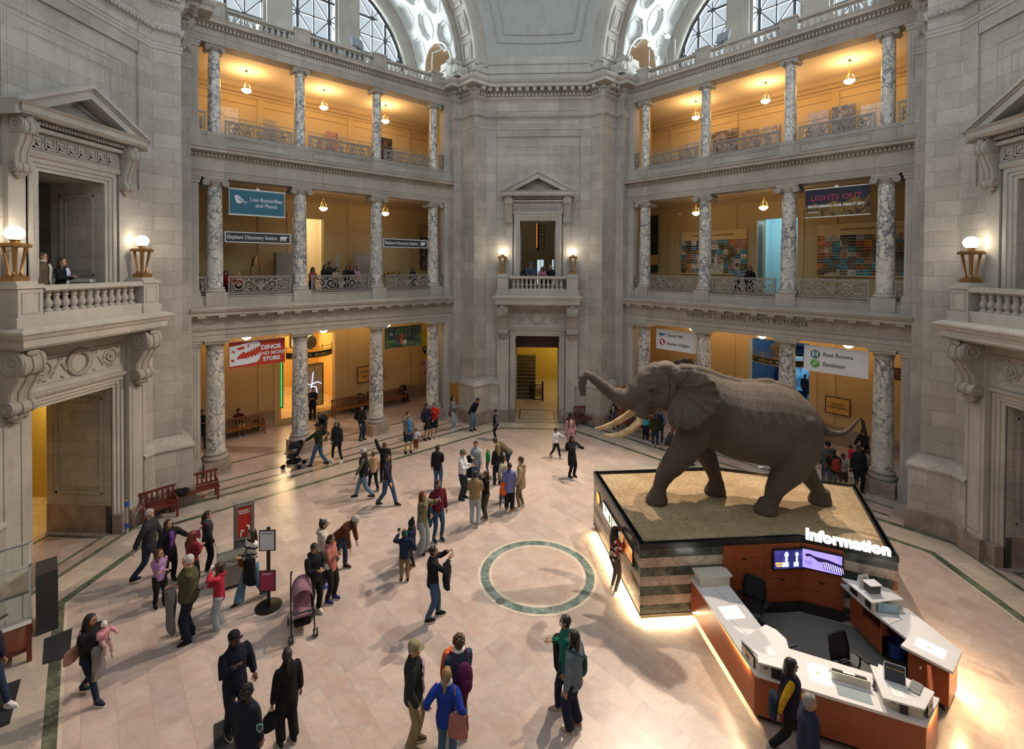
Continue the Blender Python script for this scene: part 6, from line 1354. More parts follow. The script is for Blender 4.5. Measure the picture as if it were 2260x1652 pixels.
# back wall of cherry panels with drawers and screens
for M, a, b, nm in ((SA, 2.02, 3.96, 'left'), (SB, .0, .87, 'right')):
    r = empty('panelled_cabinet', M=M.copy(), label='cherry panelled cabinet wall behind the desk, %s of its bend' % nm, cat='cabinet', group='cabinet walls'); mb = MB(); mb.box(a, b, -.06, 0, .28, 1.66); mb.build('body', CHERRY, r); mb = MB(); mb.box(a, b, -.05, 0, .0, .28); mb.build('kick', CSH, r)
    n = 2 if b-a > 1 else 1
    for i in range(n):
        for k in range(5):
            x0 = a+.07+(b-a-.07)*i/n; x1 = a+(b-a)*(i+1)/n-.06; z0 = .33+k*.265; d_ = MB(); d_.box(x0, x1, -.072, -.055, z0, z0+.25); dd = d_.build('drawer', CHERRY, r)
            if k in (1, 3): h = MB(); h.box((x0+x1)/2-.05, (x0+x1)/2+.05, -.085, -.07, z0+.21, z0+.235); h.build('pull', BLACKM, dd)
for M, x0, x1, z0, z1, nm, cols in ((SA, 3.22, 3.93, 1.12, 1.55, 'dark blue screen of two sculptures lettered African Voices', [(.01,.012,.07),(.02,.02,.12),(.10,.05,.22)]), (SB, .03, .82, 1.14, 1.575, 'violet screen showing a long skeleton', [(.16,.12,.55),(.28,.22,.75),(.22,.16,.66)])):
    r = empty('wall_screen', M=M.copy(), label=nm, cat='screen', group='screens behind the desk'); mb = MB(); mb.box(x0-.03, x1+.03, -.125, -.075, z0-.03, z1+.03); mb.build('housing', BLACK, r); mb = MB(); mb.box(x0, x1, -.13, -.12, z0, z1); mb.build('display', picture_mat('screen_'+nm[:4], cols, 2.0, emit=1.0), r)
    PW = glow('print_pale_blue', (.6,.65,.8), .7)
    if 'African' in nm:
        mb = MB(); y = -.135
        for (cx_, sc) in ((x0+.30, 1), (x0+.56, .8)): mb.ball((cx_, y, 1.45), (.055*sc,.004,.07*sc), 12, 8); mb.ball((cx_, y, 1.33), (.035*sc,.004,.09), 10, 6); mb.box(cx_-.10*sc, cx_+.06*sc, y-.003, y, 1.16, 1.27)
        mb.build('sculpture_print', PW, r); text_mesh('AFRICAN\nVOICES', .06, 'lettering', glow('screen_amber', (1,.55,.1), 1.0), r, M=Matrix.Translation((x0+.12, -.137, 1.22)), ext=.001, off=.002, sx=.8)
    else:
        mb = MB(); y = -.137; SKB = glow('print_dark_bone', (.02,.01,.08), .1); BON = glow('print_bone', (.75,.75,.95), 1.0)
        mb.tube([(x0+.06,y,1.44),(x0+.14,y,1.47),(x0+.22,y,1.44),(x0+.33,y,1.40),(x0+.5,y,1.41),(x0+.8,y,1.34)], [.03,.03,.022,.05,.03,.03], 6)
        for i in range(9): x = x0+.40+i*.045; mb.tube([(x,y,1.40-.006*i),(x+.02,y,1.30),(x+.05,y,1.20-.004*i)], .010, 5)
        mb.build('skeleton_print', SKB, r); mb = MB()
        for i in range(9): x = x0+.415+i*.045; mb.tube([(x,y-.002,1.37-.006*i),(x+.02,y-.002,1.30),(x+.05,y-.002,1.22-.004*i)], .005, 4)
        mb.tube([(x0+.05,y-.002,1.43),(x0+.14,y-.002,1.455),(x0+.2,y-.002,1.43)], .008, 4); mb.build('bone_highlights', BON, r); text_mesh('BONES\nHALL', .05, 'lettering', SKB, r, M=Matrix.Translation((x0+.13, -.137, 1.27)), ext=.001)
# office chairs
MESHC = solid('black_chair_mesh', (.016,.016,.018), .8); 
def office_chair():
    r = empty('office_chair'); mb = MB()
    for i in range(5): a = i*2*pi/5; mb.tube([(0,0,.10),(.28*cos(a),.28*sin(a),.06)], [.03,.02], 6); mb.ball((.29*cos(a),.29*sin(a),.035), .035, 8, 6)
    mb.tube([(0,0,.08),(0,0,.42)], .03, 8); mb.build('star_base', BLACKM, r)
    mb = MB(); mb.cbox((0,0,.46), (.48,.46,.07), bev=.03); mb.build('seat', BLACK, r)
    mb = MB(); w0 = .22; pts = [(-w0,.21,.52),(-w0-.02,.25,.75),(-w0+.02,.29,1.0),(-w0+.08,.30,1.05),(w0-.08,.30,1.05),(w0-.02,.29,1.0),(w0+.02,.25,.75),(w0,.21,.52)]; mb.tube(pts+[pts[0]], .016, 6); mb.tube([(0,.1,.44),(0,.24,.5),(0,.28,.7)], .025, 6); mb.build('back_frame', BLACK, r, True)
    mb = MB(); rows = [[(x*(w0+.01), .215+.09*k/6-(1-x*x)*-.03, .53+.5*k/6) for x in (-1,-.5,0,.5,1)] for k in range(7)]; mb.add([p for q in rows for p in q], [(k*5+i, k*5+i+1, (k+1)*5+i+1, (k+1)*5+i) for k in range(6) for i in range(4)]); o = mb.build('back_mesh', MESHC, r, True); md = o.modifiers.new('s', 'SOLIDIFY'); md.thickness = .012
    for sx in (-1, 1): mb = MB(); mb.tube([(sx*.24,.05,.45),(sx*.29,.05,.52),(sx*.29,.05,.66)], .018, 6); mb.cbox((sx*.29,0,.68), (.08,.26,.03), bev=.01); mb.build('armrest', BLACK, r)
    return r
oc = office_chair(); first = True
for (x, y, rz, lab) in ((4.98,-1.55,-.6,'black mesh office chair at the left counter, close to the cherry cabinets'), (5.06,-2.62,1.9,'black mesh office chair tucked at the bend of the left counter'), (6.12,-3.22,.35+pi*0,'black mesh office chair standing behind the front counter')):
    o = oc if first else dup(oc); first = False; o.location = (x, y, .012); o.rotation_euler = (0,0,rz); tag(o, lab, 'office chair', 'office chairs behind the desk')
r = empty('waste_bin', (7.62,-2.30,.012), label='blue plastic waste bin under the right counter', cat='bin'); mb = MB(); mb.lathe([(0,0),(.13,0),(.17,.40),(.185,.40),(.185,.42),(.16,.42),(.125,.02),(0,.02)], n=18); mb.build('body', solid('blue_plastic', (.02,.05,.22), .45), r, True)
# ---------------------------------------------------------------- people
SKINS = {'l': (.46,.27,.19), 'm': (.34,.185,.115), 'd': (.11,.052,.03), 't': (.40,.23,.15)}
HAIRS = {'black': (.010,.008,.008), 'dbrown': (.030,.016,.010), 'brown': (.075,.036,.018), 'blond': (.36,.23,.09), 'red': (.11,.030,.014), 'gray': (.36,.35,.33), 'dblond': (.20,.125,.055), 'sgray': (.20,.19,.18)}
def skin_mat(k): return solid('skin_'+k, SKINS[k], .55, 0, .4, .04, 30)
def hair_mat(k):
    if 'hair_'+k in MATS: return MATS['hair_'+k]
    s = NT('hair_'+k); mp = s.coord(); mp.inputs['Scale'].default_value = (1, 1, .12); n = s.n('TexNoise', i_Vector=mp, i_Scale=60.0, i_Detail=3.0); c = HAIRS[k]; s.bump(n, .5, .01)
    return s.out(s.mix(tuple(x*.6 for x in c), tuple(x*1.4 for x in c), n), .45, 0, .4)
def col_mat(c):
    if hasattr(c, 'node_tree'): return c
    return cloth('cloth_%02x%02x%02x' % tuple(int(min(.999, x**.45)*255) for x in c), c)
DG = bpy.context.evaluated_depsgraph_get
def remesh(mb, name, mats, vox, parent, smooth=3, extra=None):
    o = mb.build(name, mats, None, True, uv=False)
    md = o.modifiers.new('r', 'REMESH'); md.mode = 'VOXEL'; md.voxel_size = vox; md.use_smooth_shade = True
    sm = o.modifiers.new('s', 'SMOOTH'); sm.factor = .5; sm.iterations = smooth
    bpy.context.view_layer.update(); me = bpy.data.meshes.new_from_object(o.evaluated_get(DG())); old = o.data; o.modifiers.clear(); o.data = me; bpy.data.meshes.remove(old); me.name = name
    me.materials.clear()
    for m_ in (mats if isinstance(mats, (list, tuple)) else [mats]): me.materials.append(m_)
    me.polygons.foreach_set('material_index', [0]*len(me.polygons))
    if extra is not None and extra.v:
        bm = bmesh.new(); bm.from_mesh(me); vs = [bm.verts.new(v) for v in extra.v]
        for f, mi in zip(extra.f, extra.m):
            try: fc = bm.faces.new([vs[i] for i in f]); fc.material_index = mi
            except ValueError: pass
        bm.to_mesh(me); bm.free()
    me.polygons.foreach_set('use_smooth', [True]*len(me.polygons)); o.parent = parent
    return o
def ik(a, t, l1, l2, bend):
    d = t-a; L = min(d.length, (l1+l2)*.999); dn = d.normalized(); x = (l1*l1-l2*l2+L*L)/(2*L); h = sqrt(max(0, l1*l1-x*x))
    b = bend-dn*bend.dot(dn); b = b.normalized() if b.length > 1e-5 else dn.orthogonal().normalized()
    return a+dn*x+b*h, a+dn*L
ARMS = {'down': (.09,.03,.82), 'swingf': (.05,.24,.90), 'swingb': (.10,-.22,.88), 'phone': (-.09,.30,1.20), 'raise': (-.05,.32,1.56), 'cross': (-.20,.22,1.15), 'pocket': (.10,.10,.90), 'hip': (.17,-.02,1.02), 'fwd': (.02,.46,1.10), 'push': (.02,.52,1.02), 'wave': (.20,.12,1.95), 'face': (-.10,.15,1.58), 'lap': (-.07,.33,.78+.45), 'hold': (-.12,.26,1.18), 'chest': (-.08,.24,1.30), 'rail': (-.02,.34,1.12), 'back': (.02,-.16,.95), 'out': (.12,.40,1.25), 'read': (-.02,.30,1.10), 'up': (-.02,.36,1.45)}
def tube2(mb, pts, rad, n=10): mb.tube(pts, rad, n)
N_PEOPLE = [0]
def person(px, py, h, face, label, top=(.1,.1,.1), bot=(.03,.035,.06), shoe=(.02,.02,.02), hair=('dbrown', 'short'), skin='l', pose='stand', arms=('down', 'down'), lean=0, look=(0, 0), hat=None, f=0, z=0.0, style='', top2=None, girth=1.0, beard=None, group=None, pos=None, legs='', under=None, scarf=None, glasses=0, mask=0):
    P0 = Vector(pos) if pos is not None else floor_at(px, py, z)
    dist = (P0-CAM_POS).length; vox = .019 if dist < 15.5 else (.024 if dist < 21 else .031)
    k = h/1.75; rz = radians(face); ch = h < 1.45
    root = empty('person', (P0.x, P0.y, P0.z), rz, label=label, cat='person', group=group); root.scale = (k, k, k)
    vox /= k; S = skin_mat(skin); hk = 1.12 if ch else 1.0                 # children have a bigger head
    sit = pose == 'sit'; pel = .50 if sit else (.95 if pose != 'walk' else .93); dz = pel-.95
    fwd = Vector((0, -1, 0))
    if pose == 'sit': P0s = None
    # legs
    shw = .158 if f else .176; hpw = .095; J = {}
    def leg_targets():
        if pose == 'walk': a, b = (.27, .0), (-.29, .035); return (Vector((hpw, -a[0], .09+a[1])), Vector((-hpw, -b[0], .09+b[1]))) if 'L' in legs or 'R' not in legs else (Vector((hpw, -b[0], .09+b[1])), Vector((-hpw, -a[0], .09+a[1])))
        if sit: return Vector((hpw+.02, -.47, .09)), Vector((-hpw-.02, -.44, .09))
        if 'wide' in legs: return Vector((.22, 0, .09)), Vector((-.22, .02, .09))
        if 'step' in legs: return Vector((hpw, -.14, .09)), Vector((-hpw, .12, .10))
        if 'kneel' in legs: return Vector((hpw, -.25, .09)), Vector((-hpw, .2, .09))
        return Vector((.105, -.03, .09)), Vector((-.105, .03, .09))
    tl, tr = leg_targets(); py_ = 0.0
    hips = [Vector((hpw, py_, pel-.03)), Vector((-hpw, py_, pel-.03))]; knees, ankles = [], []
    for hp, t in zip(hips, (tl, tr)):
        kn, an = ik(hp, t, .43, .42, Vector((0, -1, .15))); knees.append(kn); ankles.append(an)
    LR = Matrix.Translation((0, 0, pel)) @ Matrix.Rotation(radians(lean), 4, 'X') @ Matrix.Translation((0, 0, -.95))   # leans towards -y
    def U(x, y, z_): return LR @ Vector((x, y, z_))
    def torso(mb, rows):
        rings = []
        for z_, hw, hd, yo in rows: rings.append([U(hw*girth*cos(2*pi*i/14), yo+(hd*girth if sin(2*pi*i/14) > 0 else hd*girth*(1.0 if girth < 1.15 else 1.15))*sin(2*pi*i/14), z_) for i in range(14)])
        mb.loft(rings)
    sh = [U(shw, 0, 1.395), U(-shw, 0, 1.395)]; elb, wri = [], []
    for i, (a, sgn) in enumerate(zip(arms, (1, -1))):
        ta = ARMS[a] if isinstance(a, str) else a
        T = U(sgn*(shw+ta[0]), -ta[1], ta[2]); el, wr = ik(sh[i], T, .285, .255, Vector((sgn*.5, .75, -.55)) if ta[2] < 1.5 else Vector((sgn*.8, .1, -.6))); elb.append(el); wri.append(wr)
    neck = U(0, .0, 1.46); HC_ = U(0, -.02, 1.60 if not ch else 1.58)
    HR = Matrix.Rotation(radians(look[0]), 4, 'Z') @ Matrix.Rotation(radians(-look[1]+lean*.35), 4, 'X'); HM = Matrix.Translation(HC_) @ HR @ Matrix.Scale(hk, 4)
    # ---- body: one continuous skin
    mb = MB(); torso(mb, [(.80,.12,.09,0),(.92,.145,.11,0),(1.06,.125,.095,0),(1.30,.15,.10,0),(1.42,.14,.08,0),(1.48,.06,.055,0)])
    for i in (0, 1):
        mb.tube([hips[i], knees[i], ankles[i]+Vector((0,0,-.02))], [.075,.052,.036], 9); mb.tube([sh[i], elb[i], wri[i]], [.048,.038,.026], 9)
        mb.tube([ankles[i]+Vector((0,.03,-.03)), ankles[i]+Vector((0,-.10,-.055))], [.04,.035], 8)
    mb.tube([neck, HM @ Vector((0,.015,-.05))], [.052,.05], 10)
    mb.ball((0,0,0), 1, 14, 10, T=HM @ Matrix.Translation((0,.008,.018)) @ Matrix.Diagonal((.076,.092,.098,1))); mb.ball((0,0,0), 1, 12, 8, T=HM @ Matrix.Translation((0,-.028,-.045)) @ Matrix.Diagonal((.056,.058,.068,1)))
    mb.v = [tuple(v) for v in mb.v]
    ex = MB(HM)
    ex.loft([[(-.008,-.080,.020),(.008,-.080,.020),(0,-.075,.03)],[(-.015,-.086,-.018),(.015,-.086,-.018),(0,-.108,-.012)],[(-.012,-.080,-.026),(.012,-.080,-.026),(0,-.088,-.026)]], m=0)
    for sx in (-1, 1):
        ex.ball((sx*.030,-.082,.016), (.013,.007,.007), 8, 5, m=1); ex.ball((sx*.030,-.084,.038), (.018,.006,.005), 8, 4, m=2); ex.ball((sx*.079,.004,-.002), (.010,.020,.030), 8, 5, m=0)
        if glasses: ex.tube([(sx*.030+.022*cos(t),-.092,.016+.018*sin(t)) for t in [j*pi/5 for j in range(11)]], .003, 4, m=1); ex.tube([(sx*.052,-.09,.018),(sx*.08,0,.02)], .003, 4, m=1)
    ex.ball((0,-.084,-.052), (.022,.008,.006), 8, 4, m=3)
    if beard: ex.ball((0,-.036,-.066), (.056,.058,.052), 12, 7, m=2)
    if mask: ex.ball((0,-.05,-.045), (.056,.052,.045), 12, 7, m=4)
    ex.T = None
    for i, sgn in enumerate((1, -1)):                                    # hands: palm, four fingers, thumb
        d = (wri[i]-elb[i]).normalized(); a_ = arms[i]; side = d.cross(Vector((0,0,1))); side = side.normalized() if side.length > .2 else Vector((0,-1,0)); nrm = side.cross(d).normalized(); p = wri[i]+d*.045
        R = Matrix((side, d, nrm)).transposed().to_4x4()
        ex.ball(p, (.040,.052,.017), 10, 6, m=0, T=R)
        inward = -nrm if nrm.z > 0 else nrm
        for q in range(4):
            o_ = side*(.029-.019*q); b0 = wri[i]+d*.085+o_; L = (.034,.040,.037,.028)[q]; b1 = b0+d*L*.9+inward*.012; b2 = b1+d*L*.55+inward*L*.6; ex.tube([b0-d*.01, b1, b2], [.0095,.0085,.006], 5, m=0)
        th = side*(1 if (Vector((0,-1,0)).dot(side)) > 0 else -1); t0 = wri[i]+d*.03+th*.030; ex.tube([t0, t0+th*.028+d*.028, t0+th*.030+d*.058+inward*.012], [.012,.010,.007], 5, m=0)
    brow = hair_mat(hair[0]) if hair else S
    remesh(mb, 'body', [S, solid('eye_dark', (.015,.010,.008), .3, var=0), brow, solid('lip_'+skin, tuple(a_*b_ for a_, b_ in zip(SKINS[skin], (.85,.55,.55))), .5, var=0), solid('face_mask', (.45,.58,.66), .8)], vox, root, 2, ex)
    # ---- trousers
    g = {'': (.098,.074,.062), 'slim': (.090,.062,.050), 'loose': (.104,.088,.082), 'flare': (.098,.082,.115), 'shorts': (.105,.10,.10), 'legging': (.086,.060,.046)}
    ps = next((q for q in ('slim', 'loose', 'flare', 'shorts', 'legging') if q in legs), '')
    a, b, c = g[ps]
    if bot is not None:
        mb = MB(); r1 = [(.82,.145,.115,0),(.90,.165,.135,0),(1.0,.155,.12,0),(1.05,.148,.112,0)]
        if sit: mb.ball((0,.02,pel-.02), (.17,.15,.12), 12, 8)
        torso(mb, r1 if not sit else r1[1:])
        for i in (0, 1):
            if ps == 'shorts': e = knees[i]+(hips[i]-knees[i])*.05; mb.tube([hips[i], hips[i]+(e-hips[i])*.5, e], [a,b,c], 10)
            else: mid = knees[i]+(ankles[i]-knees[i])*.5; e = ankles[i]+Vector((0,.012,.02 if not ps == 'flare' else -.015)); mb.tube([hips[i], knees[i]+(hips[i]-knees[i])*.45, knees[i], mid, e], [a,a*.93,b,(b+c)/2,c], 12)
        remesh(mb, 'trousers', col_mat(bot), vox, root)
    # ---- shoes
    sm_ = col_mat(shoe); sole = solid('shoe_sole', (.62,.60,.56) if sum(shoe) < 2 and hash(label) % 2 else (.03,.03,.03), .6, var=0)
    for i in (0, 1):
        an = ankles[i]; d = (an-knees[i]); tip = -.16
        up = max(0, an.z-.10); T = Matrix.Translation((an.x, an.y, an.z-.09)) @ Matrix.Rotation(-min(.6, up*8), 4, 'X')
        mb = MB(T); mb.loft([[(x*.043, y0+yy*ln, zz) for x, yy in [(cos(2*pi*q/10), sin(2*pi*q/10)) for q in range(10)]] for y0, ln, zz in ((-.05,.13,.03),(-.05,.128,.055),(-.03,.095,.085),(.01,.052,.115))]); mb.cur = 1
        mb.loft([[(x*.046, -.05+yy*.137, zz) for x, yy in [(cos(2*pi*q/10), sin(2*pi*q/10)) for q in range(10)]] for zz in (0, .03)]); mb.build('shoe', [sm_, sole], root, True, uv=False)
    # ---- top
    puf = 'puffer' in style; coat = 'coat' in style; ex_ = .030 if puf else (.022 if coat or 'jacket' in style else (.012 if 'tight' in style else .017))
    hem = .50 if 'long' in style else (.70 if coat else (.80 if ('hood' in style or 'jacket' in style or puf) else .86))
    def make_top(nm, mat, sleeves, e_, hm, bodyp=True):
        mb = MB()
        if bodyp:
            rows = [(hm,.150+e_,.118+e_,0)] if not sit else [(.90,.158+e_,.125+e_,0)]
            fw = .012 if f else 0
            if hm < .8 and not sit: rows.append((.86,.160+e_,.125+e_,0))
            rows += [(.96,.148+e_,.115+e_,0),(1.07,(.128 if f else .14)+e_,.102+e_,0),(1.20,.148+e_,.110+e_,-fw),(1.31,.165+e_,.118+e_,-fw),(1.39,.150+e_*.7,.098+e_*.8,0),(1.44,.108+e_*.5,.078+e_*.5,0),(1.49,.066+e_*.3,.062+e_*.3,0)]
            if puf:
                rr_ = []
                for (z0, w0, d0, y0), (z1, w1, d1, y1) in zip(rows[:-1], rows[1:]):
                    n = max(1, int((z1-z0)/.035))
                    for q in range(n): t = q/n; kk = 1+.045*(1 if q % 2 else -1); rr_.append((z0+(z1-z0)*t, (w0+(w1-w0)*t)*kk, (d0+(d1-d0)*t)*kk, y0))
                rows = rr_+[rows[-1]]
            torso(mb, rows)
        for i in (0, 1):
            if sleeves == 'none': continue
            s0 = sh[i]+(Vector((0,0,0))-sh[i]).normalized()*.0; r0 = .056+e_
            if sleeves == 'short': mb.tube([s0+(elb[i]-s0)*-.08, s0+(elb[i]-s0)*.35, s0+(elb[i]-s0)*.78], [r0*.8,r0,r0*1.04], 10)
            else: mb.tube([s0+(elb[i]-s0)*-.10, s0+(elb[i]-s0)*.3, elb[i], elb[i]+(wri[i]-elb[i])*.5, wri[i]+(elb[i]-wri[i])*.04], [r0*.75,r0,r0*.88,r0*.80,r0*.66], 10)
        if 'hood' in style and nm == 'top': mb.tube([U(-.09,-.02,1.47), U(-.10,.07,1.46), U(0,.115,1.43), U(.10,.07,1.46), U(.09,-.02,1.47)], [.028,.042,.055,.042,.028], 8)
        if 'collar' in style and nm == 'top': mb.tube([U(.075*cos(t),.005+.07*sin(t),1.495) for t in [radians(-60+30*j) for j in range(11)]], .02, 6)
        return remesh(mb, nm, col_mat(mat), vox, root, 2 if puf else 3)
    sl = 'short' if 'tee' in style else ('none' if 'vest' in style else 'long')
    if top2 is not None: make_top('shirt', top2, 'long' if 'vest' in style else 'short', .010, .84)
    make_top('top', top, sl, ex_+(.012 if top2 is not None else 0), hem)
    if under is not None:                                               # a strip of shirt showing at the open front
        mb = MB(); e_ = ex_+.012; mb.loft([[U(x*w_, -(d_+e_)*girth-(.012 if f and 1.1 < z_ < 1.4 else 0), z_), U(-x*w_, -(d_+e_)*girth-(.012 if f and 1.1 < z_ < 1.4 else 0), z_)] for x in (1,) for z_, d_, w_ in ((.92,.112,.06),(1.07,.098,.05),(1.20,.107,.055),(1.31,.114,.06),(1.42,.088,.05))], closed=False, caps=False); o = mb.build('shirt_front', col_mat(under), root, True, uv=False); md = o.modifiers.new('s', 'SOLIDIFY'); md.thickness = .02
    if scarf: mb = MB(); mb.tube([U(.075*cos(t),.0+.07*sin(t),1.50) for t in [j*pi/6 for j in range(13)]], .032, 7); mb.build('scarf', col_mat(scarf), root, True, uv=False)
    # ---- hair and hat
    if hair:
        hm_, st = hair_mat(hair[0]), hair[1]; mb = MB(HM)
        if st != 'bald' and hat not in ('beanie',):
            mb.ball((0,.022,.030), (.085,.092,.092), 16, 10); mb.ball((0,.035,-.01), (.080,.072,.085), 14, 8); mb.ball((0,-.038,.082), (.060,.036,.026), 10, 6)
        if st == 'bald': mb.ball((0,.030,-.01), (.080,.070,.050), 14, 8)
        if st in ('long', 'vlong', 'halfup'):
            L = -.22 if st != 'vlong' else -.36; mb.tube([(0,.07,.03),(0,.085,-.08),(0,.10,-.16),(0,.115,L)], [(.088,.05),(.095,.05),(.10,.045),(.06,.03)], 12)
            for sx in (-1, 1): mb.tube([(sx*.072,.0,.03),(sx*.082,.0,-.07),(sx*.085,-.01,-.15),(sx*.08,-.03,L*.85)], [.028,.032,.032,.018], 8)
        if st == 'pony': mb.ball((0,.10,.02), (.03,.03,.03), 8, 6); mb.tube([(0,.10,.02),(0,.135,-.04),(0,.135,-.14),(0,.125,-.24)], [.022,.034,.032,.012], 8)
        if st == 'bun': mb.ball((0,.06,.12), (.042,.042,.042), 10, 7)
        if st == 'curly':
            r2 = random.Random(len(label))
            for q in range(60):
                a1, a2 = r2.random()*2*pi, r2.random()*1.9; v = Vector((.088*sin(a2)*cos(a1), .025+.095*sin(a2)*sin(a1), .035+.095*cos(a2)))
                if v.y > -.062 or v.z > .07: mb.ball(v, .024, 6, 4)
        if mb.v: mb.build('hair', hm_, root, True, uv=False)
    if hat:
        hc = hat_col if False else (HATC.get(label) or (.02,.02,.022)); mb = MB(HM)
        if hat in ('cap', 'capback'):
            mb.loft([[(.088*q*cos(2*pi*i/16), .012+.100*q*sin(2*pi*i/16), z_) for i in range(16)] for q, z_ in ((1.0,.035),(1.02,.06),(.95,.095),(.72,.125),(.35,.138),(.05,.14))]); sg = -1 if hat == 'cap' else 1
            vis = [(.075*cos(radians(180+180*i/8)), sg*(.075+.085*sin(radians(180*i/8)))+.0) for i in range(9)]; mb.loft([[(x, y, .045-abs(x)*.25) for x, y in vis], [(x, y, .053-abs(x)*.25) for x, y in vis]]); mb.build('cap', col_mat(hc), root, True, uv=False)
        else:
            mb.loft([[(.092*q*cos(2*pi*i/16), .012+.102*q*sin(2*pi*i/16), z_) for i in range(16)] for q, z_ in ((.98,.005),(1.04,.0),(1.04,.04),(1.0,.045),(1.0,.08),(.82,.12),(.5,.145),(.05,.155))]); mb.build('beanie', col_mat(hc), root, True, uv=False)
            if hat == 'pompom': mb = MB(HM); mb.ball((0,.02,.19), .05, 10, 7); mb.build('pompom', col_mat(HATC.get(label+'p') or hc), root, True, uv=False)
    info = {'root': root, 'wri': [root_pt(P0, rz, k, w_) for w_ in wri], 'U': lambda x, y, z_: root_pt(P0, rz, k, U(x, y, z_)), 'rz': rz, 'k': k, 'P': P0, 'lean': lean}
    return info
HATC = {}
def root_pt(P0, rz, k, v): return P0+Matrix.Rotation(rz, 3, 'Z') @ (Vector(v)*k)
# things people carry
def phone(I, hand, label, tilt=60):
    p = (I['wri'][hand] if hand < 2 else (I['wri'][0]+I['wri'][1])/2)+Matrix.Rotation(I['rz'], 3, 'Z') @ Vector((0,-.10,.045)); r = empty('phone', p, I['rz'], label=label, cat='phone', group='phones'); r.rotation_euler = (radians(90-tilt), 0, I['rz'])
    mb = MB(); mb.cbox((0,0,0), (.075,.155,.010), bev=.004); mb.build('case', BLACK, r); mb = MB(); mb.cbox((0,0,.0055), (.066,.142,.002)); mb.build('screen', solid('phone_screen', (.12,.14,.18), .1, var=0), r); return r
def backpack(I, col, label, side=0, sz=1.0):
    p = I['U'](side, .235, 1.20); r = empty('backpack', p, I['rz'], label=label, cat='backpack', group='backpacks'); r.scale = (I['k']*sz,)*3; M_ = col_mat(col); mb = MB(); mb.ball((0,0,0), (.155,.11,.24), 14, 10); mb.cbox((0,0,-.06), (.27,.17,.30), bev=.05); mb.build('bag', M_, r, True, uv=False); mb = MB(); mb.ball((0,.10,-.08), (.11,.045,.12), 12, 8); mb.build('pocket', M_, r, True, uv=False)
    for sx in (-1, 1): mb = MB(); mb.tube([(sx*.10,-.06,.18),(sx*.11,-.16,.27),(sx*.12,-.30,.24),(sx*.13,-.385,.05),(sx*.14,-.30,-.10),(sx*.13,-.05,-.16)], .018, 6); mb.build('strap', M_, r, True, uv=False)
    return r
def bag(I, col, label, loc, size=(.26,.10,.22), strap=None, name='shoulder_bag'):
    p = I['U'](*loc); r = empty(name, p, I['rz'], label=label, cat='bag', group='bags'); r.scale = (I['k'],)*3; M_ = col_mat(col); a, b, c = (q/2 for q in size); mb = MB()
    mb.loft([[(x*a*s_, y*b*s_, z_) for x, y in [(cos(2*pi*i/12)**1, sin(2*pi*i/12)) for i in range(12)]] for s_, z_ in ((.75,-c),(1,-c*.8),(.98,0),(.85,c*.8),(.55,c))]); mb.build('pouch', M_, r, True, uv=False)
    if strap: mb = MB(); q = [I['U'](*s_) for s_ in strap]; inv = r.matrix_basis.inverted() if False else Matrix.LocRotScale(p, r.rotation_euler, r.scale).inverted(); mb.tube([inv @ v for v in q], .012, 5); mb.build('strap', M_, r, True, uv=False)
    return r
def coat_held(I, col, label, loc, L=.75, wd=.20):
    p = I['U'](*loc); r = MB(); n = 12
    r.loft([[(wd*w_*cos(2*pi*i/n)*(1+.18*sin(i*2.6+z_*9)), .08*d_*sin(2*pi*i/n)*(1+.3*sin(i*1.9+z_*7)), z_) for i in range(n)] for w_, d_, z_ in ((.5,.9,.06),(.75,1.2,0),(.8,1.0,-L*.3),(.95,.9,-L*.6),(1.0,.8,-L*.9),(.7,.5,-L))]); o = r.build('coat', col_mat(col), None, True, uv=False); o.location = p; o.rotation_euler = (0,0,I['rz']+.3); return tag(o, label, 'coat', 'coats held in hands')
JEAN = (.055,.105,.20); DJEAN = (.018,.028,.058); LJEAN = (.22,.30,.38); BLK = (.010,.010,.012); NAVYC = (.012,.016,.04); CHARC = (.03,.03,.034); WHT = (.62,.60,.57); GRY = (.20,.20,.21); KHK = (.24,.19,.11); OLV = (.045,.05,.02)
def cap(label, col, pom=None):
    HATC[label] = col
    if pom: HATC[label+'p'] = pom
    return label
GC = 'visitors standing on the rotunda floor'
# --- foreground
L = cap('bearded guard in a black cap and glossy navy jacket, one hand at his chest', (.012,.012,.014)); I = person(518, 1616, 1.84, 55, L, (.008,.010,.022), (.010,.013,.026), hair=('black','short'), skin='d', style='jacket collar', arms=('pocket','chest'), hat='cap', look=(15,8), beard=1, girth=1.08)
I = person(545, 1744, 1.70, 172, 'guard with curly black hair seen from behind, light blue shield badge on navy jacket', (.010,.013,.026), (.010,.013,.026), hair=('black','curly'), skin='d', f=1, style='jacket collar', arms=('down','down'), girth=1.1)
p_ = I['U'](-.30, .0, 1.26); r = MB(); sh_ = [(-.05,.06),(0,.075),(.05,.06),(.05,-.02),(0,-.085),(-.05,-.02)]; r.add([(x, 0, z_) for x, z_ in sh_]+[(x*.7, -.003, z_*.7) for x, z_ in sh_], [(0,1,2,3,4,5),(6,7,8,9,10,11)]); r.m = [0, 1]; o = r.build('badge', [solid('badge_blue', (.25,.55,.62), .5, var=0), NT('badge_navy').out((.02,.03,.05), .5)], I['root'], uv=False); o.location = (-.302,.075,1.16); o.rotation_euler = (0,0,radians(-155)); 
I = person(635, 1641, 1.69, -132, 'woman in black jacket with low ponytail seen from behind, wide black trousers', (.010,.010,.011), (.010,.010,.014), hair=('black','pony'), skin='m', f=1, style='jacket collar', legs='loose', look=(-15,0)); bag(I, BLK, 'black leather handbag hanging from the ponytailed woman\'s hand', (.27,-.06,.55), (.28,.12,.30), [(.20,-.06,.66),(.26,-.06,.80),(.34,-.06,.66)], 'handbag')
